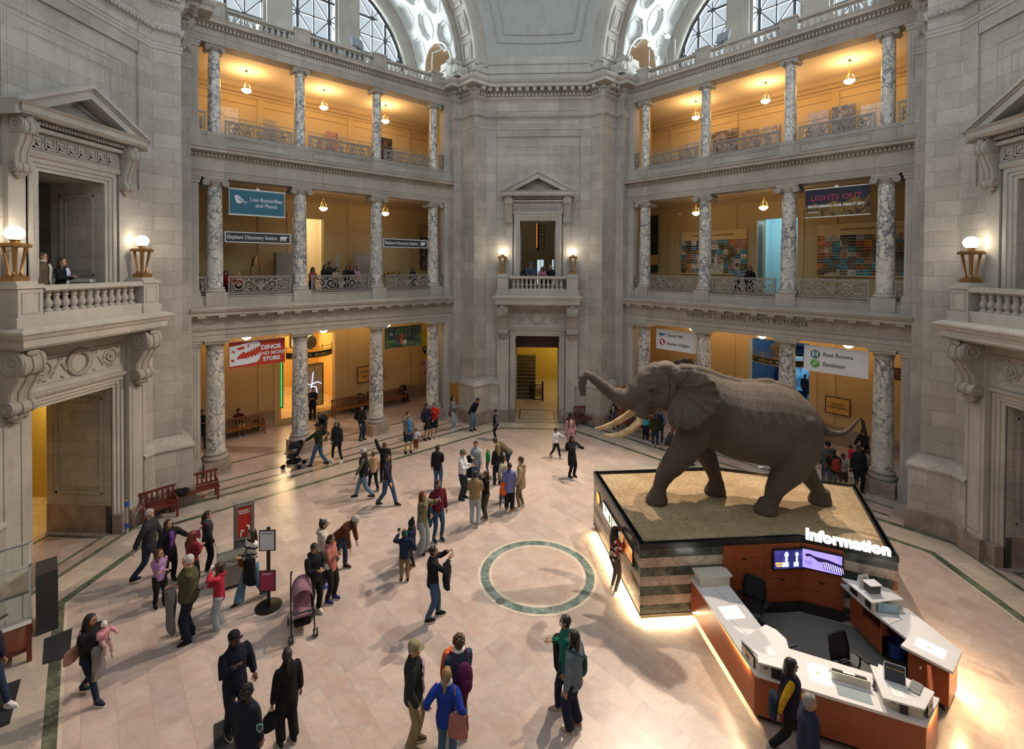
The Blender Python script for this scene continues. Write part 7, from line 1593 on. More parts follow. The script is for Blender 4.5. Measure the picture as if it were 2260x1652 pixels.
L = cap('man in a faded olive cap, dark fleece jacket and khaki trousers, hands in pockets', (.22,.20,.12)); I = person(912, 1648, 1.86, 98, L, (.018,.022,.022), (.25,.20,.115), (.10,.07,.04), hair=('sgray','short'), style='jacket collar', arms=('pocket','pocket'), hat='cap', under=cloth('cloth_purple_stripe', (.28,.14,.26), pat=stripes((.5,.4,.5), 40, .6, 0)), girth=1.1, beard=None, glasses=1, legs='loose', look=(-15,0))
I = person(1012, 1628, 1.85, -150, 'curly-haired person in a slate-blue sweater with white collar, wearing a purple backpack', (.035,.055,.10), (.05,.015,.025), (.03,.035,.03), hair=('brown','curly'), style='collar', arms=('hold','hold'), scarf=(.6,.6,.6)); backpack(I, (.075,.012,.05), 'plum purple backpack on the curly-haired person'); coat_held(I, (.50,.09,.03), 'bright orange coat bundled in the curly-haired person\'s arms', (.05,-.30,1.22), .45, .2)
I = person(985, 1696, 1.70, 174, 'woman in bright blue jacket with grey hood and braided blond hair, from behind', (.010,.035,.26), JEAN, hair=('dblond','pony'), f=1, style='jacket', arms=('hip','hip'), scarf=(.30,.33,.34), girth=1.05); bag(I, (.30,.13,.12), 'dusty pink tote bag on the blue-jacketed woman\'s shoulder', (-.24,.14,.92), (.34,.10,.42), [(-.28,.10,1.08),(-.16,.10,1.45),(-.16,.0,1.45),(-.20,.12,1.08)], 'tote_bag')
I = person(1248, 1562, 1.79, -95, 'person in teal green fleece and face mask, standing close behind the denim jacket', (.008,.12,.09), (.015,.02,.05), (.30,.25,.2), hair=('black','short'), skin='m', style='', arms=('down','hold'), mask=1, look=(0,8), legs='step')
coat_held(I, BLK, 'black jacket carried by the person in teal fleece', (-.22,-.15,1.1), .6, .13)
I = person(1266, 1612, 1.84, -118, 'person in washed denim jacket and baggy navy trousers with chin-length black hair', (.12,.16,.20), (.014,.020,.045), (.34,.27,.18), hair=('black','long'), skin='m', style='jacket', arms=('down','pocket'), legs='loose', glasses=1, look=(10,8), girth=1.06); bag(I, (.010,.05,.04), 'dark green crossbody bag with black strap on the denim jacket', (-.20,.10,1.02), (.22,.09,.28), [(-.18,.13,1.14),(-.02,.20,1.30),(.14,.12,1.46),(.12,-.08,1.46)])
I = person(955, 1366, 1.76, 108, 'man in black bomber jacket and jeans raising a phone with both hands', (.012,.012,.014), (.05,.09,.17), BLK, hair=('black','short'), skin='m', style='jacket', arms=('up','up'), look=(0,12), legs='step'); phone(I, 2, 'phone held up by the man in the black bomber jacket', 20); coat_held(I, (.03,.03,.035), 'black quilted coat over the photographing man\'s arm', (-.02,-.32,1.22), .55, .13)
L = cap('small child in navy quilted coat and green beanie with a tan pompom', (.01,.07,.04), (.42,.32,.2)); I = person(893, 1282, 1.36, -160, L, (.012,.022,.055), (.20,.145,.08), (.03,.03,.03), hair=('brown','short'), style='puffer hood', arms=('up','hip'), hat='pompom', look=(0,10)); phone(I, 0, 'phone in the raised hand of the green-beanie child', 30)
L = cap('child in navy coat with turquoise hood lining and black pompom beanie', (.012,.012,.014), (.015,.015,.018)); I = person(908, 1254, 1.36, -100, L, (.012,.018,.045), (.03,.03,.035), (.16,.07,.02), hair=('dbrown','long'), style='puffer', hat='pompom', scarf=(.05,.40,.38), look=(0,12))
I = person(932, 1221, 1.84, 78, 'woman with long auburn hair in loose olive jacket, wide grey trousers, lifting a phone', (.15,.135,.085), (.22,.25,.28), BLK, hair=('red','long'), f=1, style='jacket coat', arms=('up','face'), legs='flare', look=(0,10)); phone(I, 0, 'phone lifted by the woman in the olive jacket', 20)
I = person(966, 1193, 1.88, 42, 'bearded man with glasses in a burgundy sweater and blue jeans', (.085,.008,.016), (.03,.065,.13), (.02,.03,.06), hair=('dbrown','short'), arms=('down','pocket'), look=(25,6), beard=1, glasses=1, legs='slim', girth=1.05); coat_held(I, (.012,.05,.075), 'dark teal coat over the burgundy-sweater man\'s arm', (-.30,-.05,1.02), .55, .13)
# --- walkers in the middle distance
L = cap('woman in grey beanie, black puffer vest and jeans walking left', (.34,.34,.36)); person(803, 1099, 1.82, -75, L, (.014,.014,.017), LJEAN if False else (.12,.19,.27), (.03,.03,.03), hair=('brown','long'), f=1, style='puffer vest', top2=(.10,.11,.05), pose='walk', arms=('swingf','swingb'), hat='beanie', legs='R')
person(824, 1080, 1.46, -140, 'child in tan hoodie and black trousers behind the grey-beanie woman', (.40,.26,.16), BLK, (.06,.06,.06), hair=('brown','short'), style='hood', pose='walk', arms=('hold','down'), look=(0,-10))
person(848, 1064, 1.56, -150, 'child in black puffer jacket waving one arm high', (.012,.012,.014), BLK, hair=('brown','short'), style='puffer hood', arms=('wave','down'), look=(20,10))
person(855, 1116, 1.84, 78, 'bearded man in dark indigo shirt and jeans striding right', (.020,.018,.035), (.04,.075,.14), (.025,.018,.012), hair=('dbrown','short'), pose='walk', arms=('swingb','swingf'), beard=1, look=(0,5))
person(966, 1082, 1.72, 172, 'woman in black jacket with ponytail and beige strap, looking up, from behind', (.014,.014,.016), JEAN, hair=('dbrown','pony'), f=1, style='jacket', arms=('down','hold'), look=(-15,12))
L = cap('man in dark green hoodie, jeans and black cap pushing a stroller left', (.010,.010,.012)); person(703, 1029, 1.84, -88, L, (.018,.026,.014), (.045,.09,.18), (.05,.02,.015), hair=('brown','short'), style='hood', pose='walk', arms=('push','push'), hat='cap', beard=1, look=(0,5))
L = cap('woman in tan cap, charcoal sweater and black leggings, feet apart', (.20,.16,.11)); person(744, 1019, 1.77, -8, L, (.024,.024,.026), BLK, (.6,.6,.6), hair=('black','vlong'), f=1, style='coat', arms=('down','down'), legs='legging wide', hat='cap', look=(0,12))
I = person(798, 972, 1.72, 78, 'man in black jacket with black backpack beside the second column pedestal', (.012,.012,.014), DJEAN, (.03,.03,.03), hair=('black','short'), skin='m', style='jacket', arms=('pocket','pocket'), look=(-20,5)); backpack(I, BLK, 'black backpack on the man beside the column pedestal')
person(900, 1000, 1.88, 38, 'man in grey hooded jacket and navy shorts, hand on his forehead', (.17,.15,.14), (.012,.018,.04), BLK, hair=('black','short'), skin='t', style='jacket hood', arms=('down','face'), legs='shorts', look=(15,14), under=(.02,.20,.42), girth=1.1)
person(918, 994, 1.02, 12, 'toddler in white top and red trousers', (.55,.56,.60), (.16,.03,.02), (.6,.6,.6), hair=('dbrown','short'), skin='m', arms=('out','down'))
person(941, 971, 1.80, 58, 'young man in navy hoodie and black shorts beside the boy in red', (.014,.014,.035), BLK, BLK, hair=('black','short'), skin='m', style='hood', arms=('pocket','pocket'), legs='shorts', look=(20,5))
person(958, 966, 1.74, 2, 'boy in bright red t-shirt and black shorts, hands clasped', (.42,.010,.010), BLK, (.35,.30,.28), hair=('black','short'), skin='m', style='tee', arms=('chest','chest'), legs='shorts', look=(0,14))
I = person(999, 949, 1.80, 82, 'woman in grey cardigan and pale jeans looking at a phone near the pier', (.16,.16,.17), (.24,.31,.38), (.6,.6,.58), hair=('dbrown','long'), f=1, style='coat', arms=('phone','phone')); bag(I, (.09,.03,.025), 'brown shoulder bag on the woman in grey cardigan', (-.26,.06,.90), (.26,.10,.26), [(-.24,.06,1.0),(-.12,.08,1.45),(.0,-.02,1.46)]); phone(I, 2, 'phone of the woman in grey cardigan', 45)
person(1042, 951, 1.84, 62, 'man in dark navy sweater and jeans leaning forward by the pier', (.008,.012,.024), (.09,.15,.24), BLK, hair=('black','short'), skin='t', lean=28, arms=('down','down'), look=(10,-15), glasses=1)
person(1094, 971, 1.47, -72, 'child in black vest with grey sleeves and black hat, standing alone', (.014,.014,.016), BLK, BLK, hair=('black','short'), skin='m', style='puffer vest', top2=(.12,.12,.125), arms=('pocket','pocket'), hat='beanie')
# --- centre group
L = cap('man in olive cap and white sweater looking down at a phone', (.12,.115,.08)); I = person(1020, 1102, 1.81, 78, L, (.55,.56,.60), (.02,.025,.035), BLK, hair=('brown','short'), arms=('phone','phone'), hat='cap', look=(0,-20), girth=1.05); phone(I, 2, 'phone of the man in white sweater', 50)
I = person(1050, 1074, 1.76, -12, 'woman in grey-blue quilted vest with dark hair tied back', (.22,.25,.30), (.10,.14,.20), hair=('black','pony'), f=1, style='puffer vest', top2=(.5,.5,.5), arms=('down','hold'), look=(20,5)); coat_held(I, BLK, 'black coat held by the woman in grey-blue vest', (-.22,-.12,1.12), .75, .15)
person(1122, 1052, 1.82, -96, 'man in olive t-shirt bending forward at the back of the central group', (.085,.075,.045), (.02,.03,.06), hair=('dbrown','short'), style='tee', lean=52, arms=('fwd','fwd'), look=(0,-10))
person(1077, 1044, 1.02, -62, 'blond toddler in green and black jacket', (.02,.22,.07), (.09,.12,.17), BLK, hair=('blond','short'), style='puffer hood')
person(1098, 1070, 1.60, -150, 'woman with long blond hair in black jacket, from behind', (.014,.014,.016), BLK, hair=('dblond','vlong'), f=1, style='jacket')
I = person(1110, 1106, 1.68, 70, 'woman in beige quilted jacket with navy backpack strap', (.40,.34,.26), (.10,.15,.22), (.4,.4,.4), hair=('black','long'), skin='m', f=1, style='puffer', arms=('down','pocket')); backpack(I, NAVYC, 'small navy backpack on the beige quilted jacket', 0, .75)
I = person(1124, 1127, 1.66, 172, 'woman in periwinkle blue sweater with dark ponytail, from behind', (.13,.15,.38), (.012,.012,.018), (.22,.10,.02), hair=('black','pony'), skin='m', f=1, style='coat', legs='loose'); coat_held(I, (.55,.10,.015), 'orange and navy coat hanging by the periwinkle sweater', (.20,.0,.98), .40, .15)
mb = MB(); p = I['U'](.33, .02, 0); mb.tube([(0,0,.02),(0,0,.10),(.01,0,.45),(.02,0,.70)], [.006,.02,.045,.02], 8); mb.tube([(.02,0,.70),(.02,0,.82),(.05,0,.86)], .01, 6); o = mb.build('umbrella', cloth('umbrella_stripe', (.09,.03,.05), pat=stripes((.03,.06,.14), 30, .5, 0)), None, True, uv=False); o.location = p; tag(o, 'folded dark striped umbrella, tip down beside the periwinkle sweater', 'umbrella')
person(1150, 1122, 1.82, -104, 'person in tan quilted coat and brown trousers with dark hair, right edge of the group', (.30,.23,.155), (.13,.10,.065), (.5,.47,.42), hair=('dbrown','short'), style='puffer hood coat', arms=('pocket','pocket'), legs='slim')
I = person(1048, 1162, 1.81, 180, 'man in ochre striped sweater and pale grey jeans, from behind', cloth('cloth_ochre_stripe', (.27,.17,.05), pat=stripes((.15,.125,.09), 16, .45)), (.27,.32,.37), (.5,.48,.45), hair=('black','short'), skin='t', arms=('phone','phone'), look=(0,-12), girth=1.08)
I = person(1072, 1147, 1.64, -58, 'woman with long dark wavy hair in black top holding a toddler', (.014,.013,.013), (.045,.045,.025), (.3,.2,.18), hair=('dbrown','long'), f=1, arms=('hold','hold')); b = I['U'](.04,-.24,.94); person(0, 0, .95, -120, 'toddler in dark clothes carried by the wavy-haired woman', (.015,.017,.035), (.03,.03,.05), hair=('black','short'), skin='m', pose='sit', pos=(b.x, b.y, b.z-.02), arms=('chest','chest'))
# --- left group
person(330, 1276, 1.90, 112, 'tall man with short grey hair in dark charcoal coat', (.030,.030,.036), (.025,.04,.08), BLK, hair=('gray','short'), style='coat', pose='walk', arms=('swingf','swingb'), look=(-10,8), girth=1.05)
person(372, 1284, 1.68, 66, 'woman in black cardigan and purple shirt, one fist raised', (.014,.013,.016), BLK, hair=('dbrown','long'), f=1, style='jacket coat', arms=('out','down'), under=(.12,.04,.20), look=(10,10))
person(352, 1338, 1.44, 58, 'girl in lilac hoodie with arms crossed and a pink bag at her waist', (.34,.20,.40), BLK, BLK, hair=('brown','long'), f=1, style='hood', arms=('cross','cross'), look=(20,12), scarf=(.16,.09,.05))
person(424, 1310, 1.62, 168, 'girl with very long red hair in a dark red sweater, from behind', (.16,.015,.02), BLK, hair=('red','vlong'), f=1, style='coat', arms=('hold','hold'))
I = person(458, 1263, 1.70, 138, 'woman in charcoal hoodie and black trousers with a bright pink sling bag', (.030,.031,.038), BLK, (.6,.6,.6), hair=('dbrown','pony'), f=1, style='hood', arms=('pocket','pocket'), look=(-25,5)); bag(I, (.50,.04,.20), 'bright pink sling bag across the charcoal hoodie', (.08,.20,1.12), (.34,.10,.14), [(.12,.18,1.16),(-.06,.17,1.34),(-.16,.05,1.45)], 'sling_bag')
I = person(418, 1414, 1.95, -52, 'stout grey-haired man in olive t-shirt and dark jeans, forearms crossed', (.062,.062,.028), (.012,.015,.03), BLK, hair=('gray','short'), style='tee', arms=('cross','hold'), look=(0,-10), girth=1.25, legs='loose'); coat_held(I, (.17,.17,.175), 'long grey coat hanging from the olive-shirted man\'s hands', (-.08,-.30,1.10), .95, .20)
I = person(484, 1392, 1.58, -58, 'girl in red hoodie and pale cargo jeans, hand in her hair', (.36,.022,.045), (.26,.30,.33), (.5,.47,.42), hair=('dbrown','long'), skin='m', f=1, style='hood', arms=('face','hold'), legs='loose')
I = person(556, 1324, 1.84, -28, 'woman in white sweater with black stripes and flared jeans, walking', cloth('cloth_white_black_stripe', (.62,.60,.57), pat=stripes((.02,.02,.025), 7.5, .72)), (.10,.19,.29), (.05,.03,.02), hair=('dbrown','long'), f=1, pose='walk', arms=('hold','swingb'), legs='flare R', glasses=1); coat_held(I, BLK, 'black coat over the striped-sweater woman\'s arm', (.24,-.20,1.15), .6, .17); bag(I, (.14,.055,.02), 'brown leather crossbody bag on the striped sweater', (-.12,-.19,1.02), (.20,.08,.26), [(-.10,-.16,1.12),(.06,-.15,1.32),(.13,.0,1.46)], 'crossbody_bag')
I = person(693, 1354, 1.72, 58, 'boy in black hoodie and black trousers holding a phone, by the pink stroller', (.014,.014,.018), BLK, (.55,.54,.50), hair=('black','short'), skin='m', style='hood', arms=('phone','phone'), look=(0,-15)); phone(I, 0, 'phone of the boy in black hoodie', 50)
person(730, 1326, 1.68, 82, 'girl in salmon pink hoodie and black trousers', (.36,.13,.11), (.018,.016,.016), (.03,.03,.12), hair=('black','pony'), skin='m', f=1, style='hood', arms=('hip','chest'), look=(0,8))
person(712, 1296, 1.78, 128, 'person in cream hoodie with a high black bun', (.50,.46,.40), (.02,.02,.03), (.05,.08,.35), hair=('black','bun'), skin='m', f=1, style='hood', arms=('face','down'))
L = cap('person in brown jacket and grey beanie bent forward taking a photo', (.36,.34,.31)); I = person(748, 1256, 1.74, 84, L, (.095,.035,.015), (.03,.05,.09), (.05,.018,.01), hair=('dbrown','long'), style='jacket', lean=46, arms=('fwd','fwd'), hat='beanie', legs='step kneel'); phone(I, 2, 'phone of the bent person in brown jacket', 20)
I = person(200, 1542, 1.69, 84, 'woman with long black hair in black coat carrying a baby, striding right', (.012,.012,.013), (.012,.020,.045), (.02,.03,.06), hair=('black','vlong'), skin='m', f=1, style='puffer', pose='walk', arms=('hold','hold'), legs='R slim', look=(10,0)); b = I['U'](.02,-.30,.98); bp = b
HATC['baby in pink jacket and white knitted hat carried by the striding woman'] = (.62,.58,.52); person(0, 0, .80, 60, 'baby in pink jacket and white knitted hat carried by the striding woman', (.52,.24,.28), (.40,.25,.25), (.4,.3,.3), hair=('dbrown','short'), skin='m', pose='sit', style='puffer', pos=(bp.x, bp.y, bp.z), arms=('out','chest'), hat='beanie')
coat_held(I, (.17,.16,.165), 'grey wool shawl hanging from the striding woman\'s arms', (-.06,-.27,1.12), .55, .17); bag(I, (.40,.22,.17), 'blush pink bag at the striding woman\'s back', (-.16,.24,.98), (.30,.12,.26), [(-.14,.18,1.08),(-.10,.10,1.46)])
person(-26, 1572, 1.72, 95, 'walker at the left picture edge, only navy legs and white shoes in view', (.02,.02,.04), (.015,.028,.06), (.6,.6,.6), hair=('black','short'), pose='walk', arms=('down','down'), legs='slim')
# --- by the platform and the desk
person(1356, 1306, 1.71, 118, 'woman in white floral blouse and grey leggings reading the platform panel', cloth('cloth_floral', (.60,.58,.55), pat=blotch([(.35,.03,.02), (.02,.02,.02), (.12,.06,.02)], 16.0)), (.085,.072,.062), (.4,.4,.4), hair=('black','vlong'), skin='m', f=1, arms=('raise','chest'), legs='legging')
I = person(1742, 1664, 1.70, 72, 'woman in mustard sleeves and dark vest walking past the desk', (.015,.013,.03), BLK, (.3,.3,.3), hair=('black','long'), skin='m', f=1, style='puffer vest', top2=(.46,.26,.012), pose='walk', arms=('swingf','swingb')); bag(I, (.015,.02,.035), 'dark backpack hanging at the mustard-sleeved woman\'s side', (-.12,.26,.92), (.34,.2,.40), [(-.12,.2,1.1),(-.05,.12,1.45)], 'backpack')
person(1782, 1768, 1.74, 78, 'older man with receding grey hair in navy quilted jacket, at the bottom edge', (.018,.022,.05), BLK, hair=('sgray','short'), skin='t', style='puffer', pose='walk', arms=('down','down'), girth=1.08)
# --- centre right, before the bench
I = person(1262, 1053, 1.68, 42, 'woman in long black quilted coat with a hand held out', (.016,.015,.016), BLK, BLK, hair=('black','long'), skin='m', f=1, style='puffer coat long', arms=('out','chest')); backpack(I, BLK, 'black backpack on the long quilted coat', 0, .8); phone(I, 1, 'phone of the woman in the long quilted coat', 30)
L = cap('woman in pink sweater and black cap with a child by the hand', (.012,.012,.014)); I = person(1258, 994, 1.70, 24, L, (.42,.24,.24), (.34,.20,.19), (.3,.2,.2), hair=('dbrown','long'), skin='d', f=1, arms=('down','down'), hat='cap'); backpack(I, BLK, 'black backpack on the woman in pink')
person(1226, 1010, 1.34, 48, 'small boy in white shirt beside the woman in pink', (.56,.56,.60), BLK, (.4,.4,.4), hair=('black','short'), skin='m', arms=('out','down'), pose='walk')
GB = 'people sitting on the bench behind the tusks'
for (x, y, fc, lb, tp, kw) in ((1275,924,8,'man in dark plaid shirt on the bench behind the trunk tip, hands on a phone',(.016,.02,.034),dict(hair=('black','short'))),(1308,930,4,'person in black hooded jacket bent over a phone on the bench',(.016,.018,.018),dict(hair=('black','short'),lean=14,style='hood')),(1336,934,-10,'girl in black cardigan sitting on the bench, long hair',(.018,.016,.018),dict(hair=('black','long'),f=1)),(1358,940,12,'girl with long black hair in light grey shirt on the bench',(.02,.018,.02),dict(hair=('black','long'),f=1,under=(.42,.42,.44))),(1392,946,20,'person in brown jacket at the far end of the bench, by the tusks',(.10,.06,.04),dict(hair=('dbrown','short')))):
    q = floor_at(x, y); fv = Vector((sin(radians(fc)), -cos(radians(fc)), 0)); person(0, 0, 1.72, fc-8, lb, tp, BLK if x < 1350 else JEAN, (.35,.35,.35), skin='m', pose='sit', arms=('lap','lap'), look=(0,-15), pos=tuple(q-fv*.42), group=GB, **kw)
L = cap('person in white cap and dark red scarf behind the bench sitters', (.6,.6,.6)); person(1336, 958, 1.60, 15, L, (.03,.025,.028), BLK, hair=('black','short'), skin='m', hat='cap', scarf=(.25,.02,.03)) if False else None
person(1424, 974, 1.26, -4, 'girl in turquoise and blue jacket under the elephant\'s chin', cloth('cloth_teal_fade', (.03,.30,.36), pat=stripes((.015,.03,.10), .9, .62)), BLK, (.55,.5,.5), hair=('black','long'), skin='m', f=1, style='puffer', arms=('hold','hold'))
person(1446, 986, 1.57, 172, 'boy in dark olive jacket and navy jeans under the elephant\'s chin, from behind', (.022,.026,.014), DJEAN, (.6,.6,.6), hair=('dbrown','short'), style='hood', look=(-20,0))
I = person(1456, 976, 1.68, 165, 'person in slate blue shirt with a backpack behind the olive-jacketed boy', (.13,.16,.26), (.03,.04,.07), hair=('dbrown','short'), f=0); backpack(I, NAVYC, 'navy backpack on the slate blue shirt')
person(1473, 1018, 1.52, 80, 'red-haired child in black jacket bending by the elephant\'s front leg', (.022,.022,.024), (.30,.20,.10), hair=('red','curly'), lean=22, style='jacket')
person(1508, 1040, 1.72, 100, 'person in jeans hidden behind the elephant\'s front legs', (.05,.03,.03), (.06,.10,.16), hair=('dbrown','short')); person(1542, 1030, 1.76, 78, 'person in blue jeans striding behind the elephant\'s front legs', (.03,.03,.05), (.03,.06,.13), hair=('dbrown','short'), pose='walk')
# --- right, behind the platform
I = person(1838, 1094, 1.76, 172, 'man in black shirt wearing a red backpack, behind the elephant\'s hind leg', (.010,.010,.011), (.05,.07,.11), hair=('black','short'), skin='d', style='tee'); backpack(I, (.20,.025,.02), 'dull red backpack behind the elephant\'s hind leg')
L = cap('person in grey hoodie and black beanie beside the red backpack', (.01,.01,.012)); person(1826, 1078, 1.78, 168, L, (.075,.08,.09), (.05,.07,.11), hair=('black','short'), skin='m', style='hood', hat='beanie')
person(1860, 1082, 1.42, -20, 'boy in beige cardigan behind the elephant\'s hind legs', (.30,.26,.22), (.06,.03,.02), hair=('black','short'), skin='d', arms=('chest','down'))
person(1894, 1086, 1.78, -6, 'man in black half-zip sweater facing us under the elephant\'s tail', (.013,.018,.016), BLK, hair=('black','short'), skin='d', style='collar', girth=1.05)
person(1914, 1068, 1.38, 8, 'child in cream sweater half hidden behind the man in black', (.42,.36,.28), BLK, hair=('black','short'), skin='d')
I = person(1908, 1030, 1.62, -60, 'woman in black headscarf and black dress dressing a child in pink', (.010,.010,.011), BLK, hair=('black','long'), skin='t', f=1, style='long coat', arms=('fwd','fwd'), lean=10, hat='beanie')
person(1877, 1040, 1.10, 60, 'small child in hot pink coat beside the headscarf woman', (.62,.02,.10), (.3,.28,.25), hair=('black','short'), style='puffer', arms=('out','out'))
for (x, y, h_, fc, lb, tp) in ((1987,985,1.75,0,'man in dark jacket in the passage behind the last right column',(.02,.02,.03)),(1981,1000,1.5,-30,'boy in black shirt in the passage behind the last right column',(.014,.014,.02)),(1991,1002,1.6,20,'second dark figure deep in the passage by the cyan screen',(.03,.01,.02))): person(x, y, h_, fc, lb, tp, BLK, hair=('black','short'), skin='m')
for (x, y, h_, fc, lb, tp, hr) in ((1716,868,1.72,170,'visitor in navy jacket inside the ocean hall door, left of the column',(.012,.02,.09),('black','short')),(1776,886,1.72,120,'dark-clothed visitor inside the ocean hall, right of the column',(.02,.02,.03),('black','short')),(1788,884,1.66,-60,'woman in white shirt in the ocean hall',(.5,.5,.52),('dbrown','long')),(1798,900,1.5,60,'visitor in pale pink in the ocean hall',(.45,.33,.36),('brown','short')),(1786,914,1.3,30,'child in light blue shirt in the ocean hall',(.25,.38,.5),('black','short'))): person(x, y, h_, fc, lb, tp, DJEAN, hair=hr, skin='m')
# --- left gallery
person(446, 990, 1.80, 35, 'young man in black leather jacket and camouflage trousers behind the first left column', (.014,.014,.016), cloth('cloth_camo', (.05,.055,.045), pat=blotch([(.02,.02,.018), (.10,.10,.085)], 12)), BLK, hair=('black','short'), skin='m', style='jacket', arms=('phone','down'))
GL = 'people sitting on the left gallery benches'
for (x, y, fc, h_, lb, tp, kw) in ((534,962,52,1.72,'man in maroon jacket on the first gallery bench with a yellow coat',(.07,.012,.018),dict(hair=('black','short'),glasses=1)),(545,950,50,1.15,'child in patterned top on the first gallery bench',(.25,.16,.16),dict(hair=('brown','short'))),(566,950,40,1.68,'woman in white sweater reading on the first gallery bench',(.55,.50,.45),dict(hair=('dbrown','long'),f=1,look=(0,-25))),(580,946,40,1.2,'child in grey shirt beside the woman in white on the bench',(.30,.24,.18),dict(hair=('brown','short'),look=(0,-20)))):
    q = floor_at(x, y); fv = Vector((sin(radians(fc)), -cos(radians(fc)), 0)); person(0, 0, h_, fc, lb, tp, (.28,.24,.13) if 'maroon' in lb else BLK, (.2,.2,.2), pose='sit', arms=('lap','lap'), pos=tuple(q-fv*.45), group=GL, **kw)
for (x, y, fc, h_, lb, tp, kw) in ((782,908,40,1.74,'bald man in olive jacket on the long gallery bench',(.10,.09,.04),dict(hair=('sgray','bald'),glasses=1)),(800,905,45,1.68,'woman in blue jacket on the long gallery bench',(.03,.045,.10),dict(hair=('brown','short'),f=1)),(826,902,45,1.7,'dark-clothed person half hidden by the third column on the bench',(.015,.017,.03),dict(hair=('black','short'))),(897,887,60,1.74,'bald man in black jacket at the right end of the long bench',(.012,.013,.015),dict(hair=('dbrown','bald'),lean=18,look=(0,-20)))):
    q = floor_at(x, y); fv = Vector((sin(radians(fc)), -cos(radians(fc)), 0)); person(0, 0, h_, fc, lb, tp, (.2,.22,.22) if 'olive' in lb else (.02,.03,.05), (.05,.05,.05), pose='sit', arms=('lap','lap'), pos=tuple(q-fv*.45), group=GL, **kw)
person(690, 926, 1.76, 20, 'man in dark jacket with fur hood beside the second left column', (.014,.016,.03), BLK, hair=('black','short'), style='jacket hood', arms=('phone','phone'), scarf=(.35,.27,.17))
# --- upper floors
Z2 = 6.64
def at_gallery(s, x, y, z_=Z2): v = TL[s] @ Vector((x, y, 0)); return (v.x, v.y, z_)
GU = 'visitors at the first-floor railings'
FL_ = 45; FR_ = -45
person(0, 0, 1.74, FL_+60, 'bearded man in dark blue shirt at the left edge of the middle-floor gallery', (.03,.04,.07), BLK, hair=('black','short'), skin='d', beard=1, pos=at_gallery('left', -5.55, 13.9), group=GU)
person(0, 0, 1.45, FL_-30, 'dark-haired child in red bending over a display behind the first middle-floor railing', (.3,.02,.02), BLK, hair=('dbrown','long'), lean=20, pos=at_gallery('left', -4.5, 13.5), group=GU); person(0, 0, 1.35, FL_, 'blond child in red leaning on the first middle-floor railing', (.3,.03,.02), BLK, hair=('blond','long'), lean=15, arms=('rail','rail'), pos=at_gallery('left', -4.15, 13.4), group=GU)
for (x, y, h_, lb, tp, hr, ln, a_) in ((-1.10,13.55,1.55,'woman in rose top at the middle railing, nearest its left column',(.30,.06,.08),('black','long'),8,('rail','rail')),(-.55,13.5,1.68,'woman with long black hair in black at the middle railing',(.012,.012,.014),('black','vlong'),6,('rail','rail')),(-.12,13.35,1.58,'woman in beige jacket leaning her arms on the middle railing',(.34,.24,.15),('black','long'),14,('rail','rail')),(-.12,13.95,1.80,'man in dark green shirt behind the middle railing',(.03,.035,.025),('black','short'),0,('down','down')),(.52,13.4,1.66,'woman in black holding up a phone at the middle railing',(.014,.012,.012),('dbrown','long'),6,('up','rail')),(.90,13.4,1.62,'woman in pink jacket and white top at the right of the middle railing',(.42,.20,.28),('dbrown','long'),6,('rail','rail'))):
    person(0, 0, h_, FL_+(20 if x < 0 else -10), lb, tp, DJEAN, hair=hr, skin='m', f=0 if hr[1] == 'short' else 1, lean=ln, arms=a_, pos=at_gallery('left', x, y), group=GU)
person(0, 0, 1.5, FL_, 'girl with long dark hair behind the last middle-floor railing', (.03,.03,.035), BLK, hair=('black','long'), f=1, pos=at_gallery('left', 5.0, 15.0), group=GU)
person(0, 0, 1.86, 70, 'man in grey sweater walking along the right middle-floor gallery', (.19,.22,.26), BLK, hair=('dbrown','short'), pose='walk', arms=('down','hold'), pos=at_gallery('right', -.98, 14.6), group=GU); person(0, 0, 1.70, -20, 'woman with brown hair in black following the man in grey sweater', (.012,.012,.016), BLK, hair=('brown','long'), f=1, pos=at_gallery('right', -.55, 15.0), group=GU)
person(0, 0, 1.86, 118, 'man in brown jacket with white hood on the left pier balcony', (.10,.075,.05), BLK, hair=('brown','short'), style='jacket', under=(.5,.48,.45), scarf=(.5,.48,.45), pos=(-13.05, -.72, 6.74), girth=1.1); person(0, 0, 1.72, 98, 'woman with long dark wavy hair in black blazer on the left pier balcony', (.012,.012,.016), BLK, hair=('dbrown','vlong'), f=1, style='jacket', arms=('hold','hold'), under=(.42,.50,.66), look=(0,8), pos=(-12.95, -.28, 6.74))
GP = 'people on the central balcony'
for (x, y, h_, fc, lb, tp, hr, ln, ht) in ((-.62,13.3,1.60,0,'dark-haired person at the left end of the central balcony',(.02,.018,.02),('dbrown','long'),0,None),(-.36,13.0,1.72,0,'man in blue and white cap and dark jersey on the central balcony',(.04,.06,.10),('black','short'),8,'cap'),(.20,12.95,1.62,8,'woman in white and pink leaning low over the central balcony rail',(.50,.22,.34),('black','long'),38,None),(.38,13.5,1.58,0,'person in mustard behind the leaning woman on the central balcony',(.12,.08,.03),('dbrown','long'),0,None),(.72,13.0,1.62,-15,'blond woman in black jacket at the right end of the central balcony',(.013,.013,.016),('dblond','long'),8,None)):
    if ht: HATC[lb] = (.05,.09,.22)
    person(0, 0, h_, fc, lb, tp, BLK, hair=hr, skin='m', f=1 if hr[1] == 'long' else 0, lean=ln, hat=ht, arms=('rail','rail'), pos=(x, y, 6.74), group=GP)
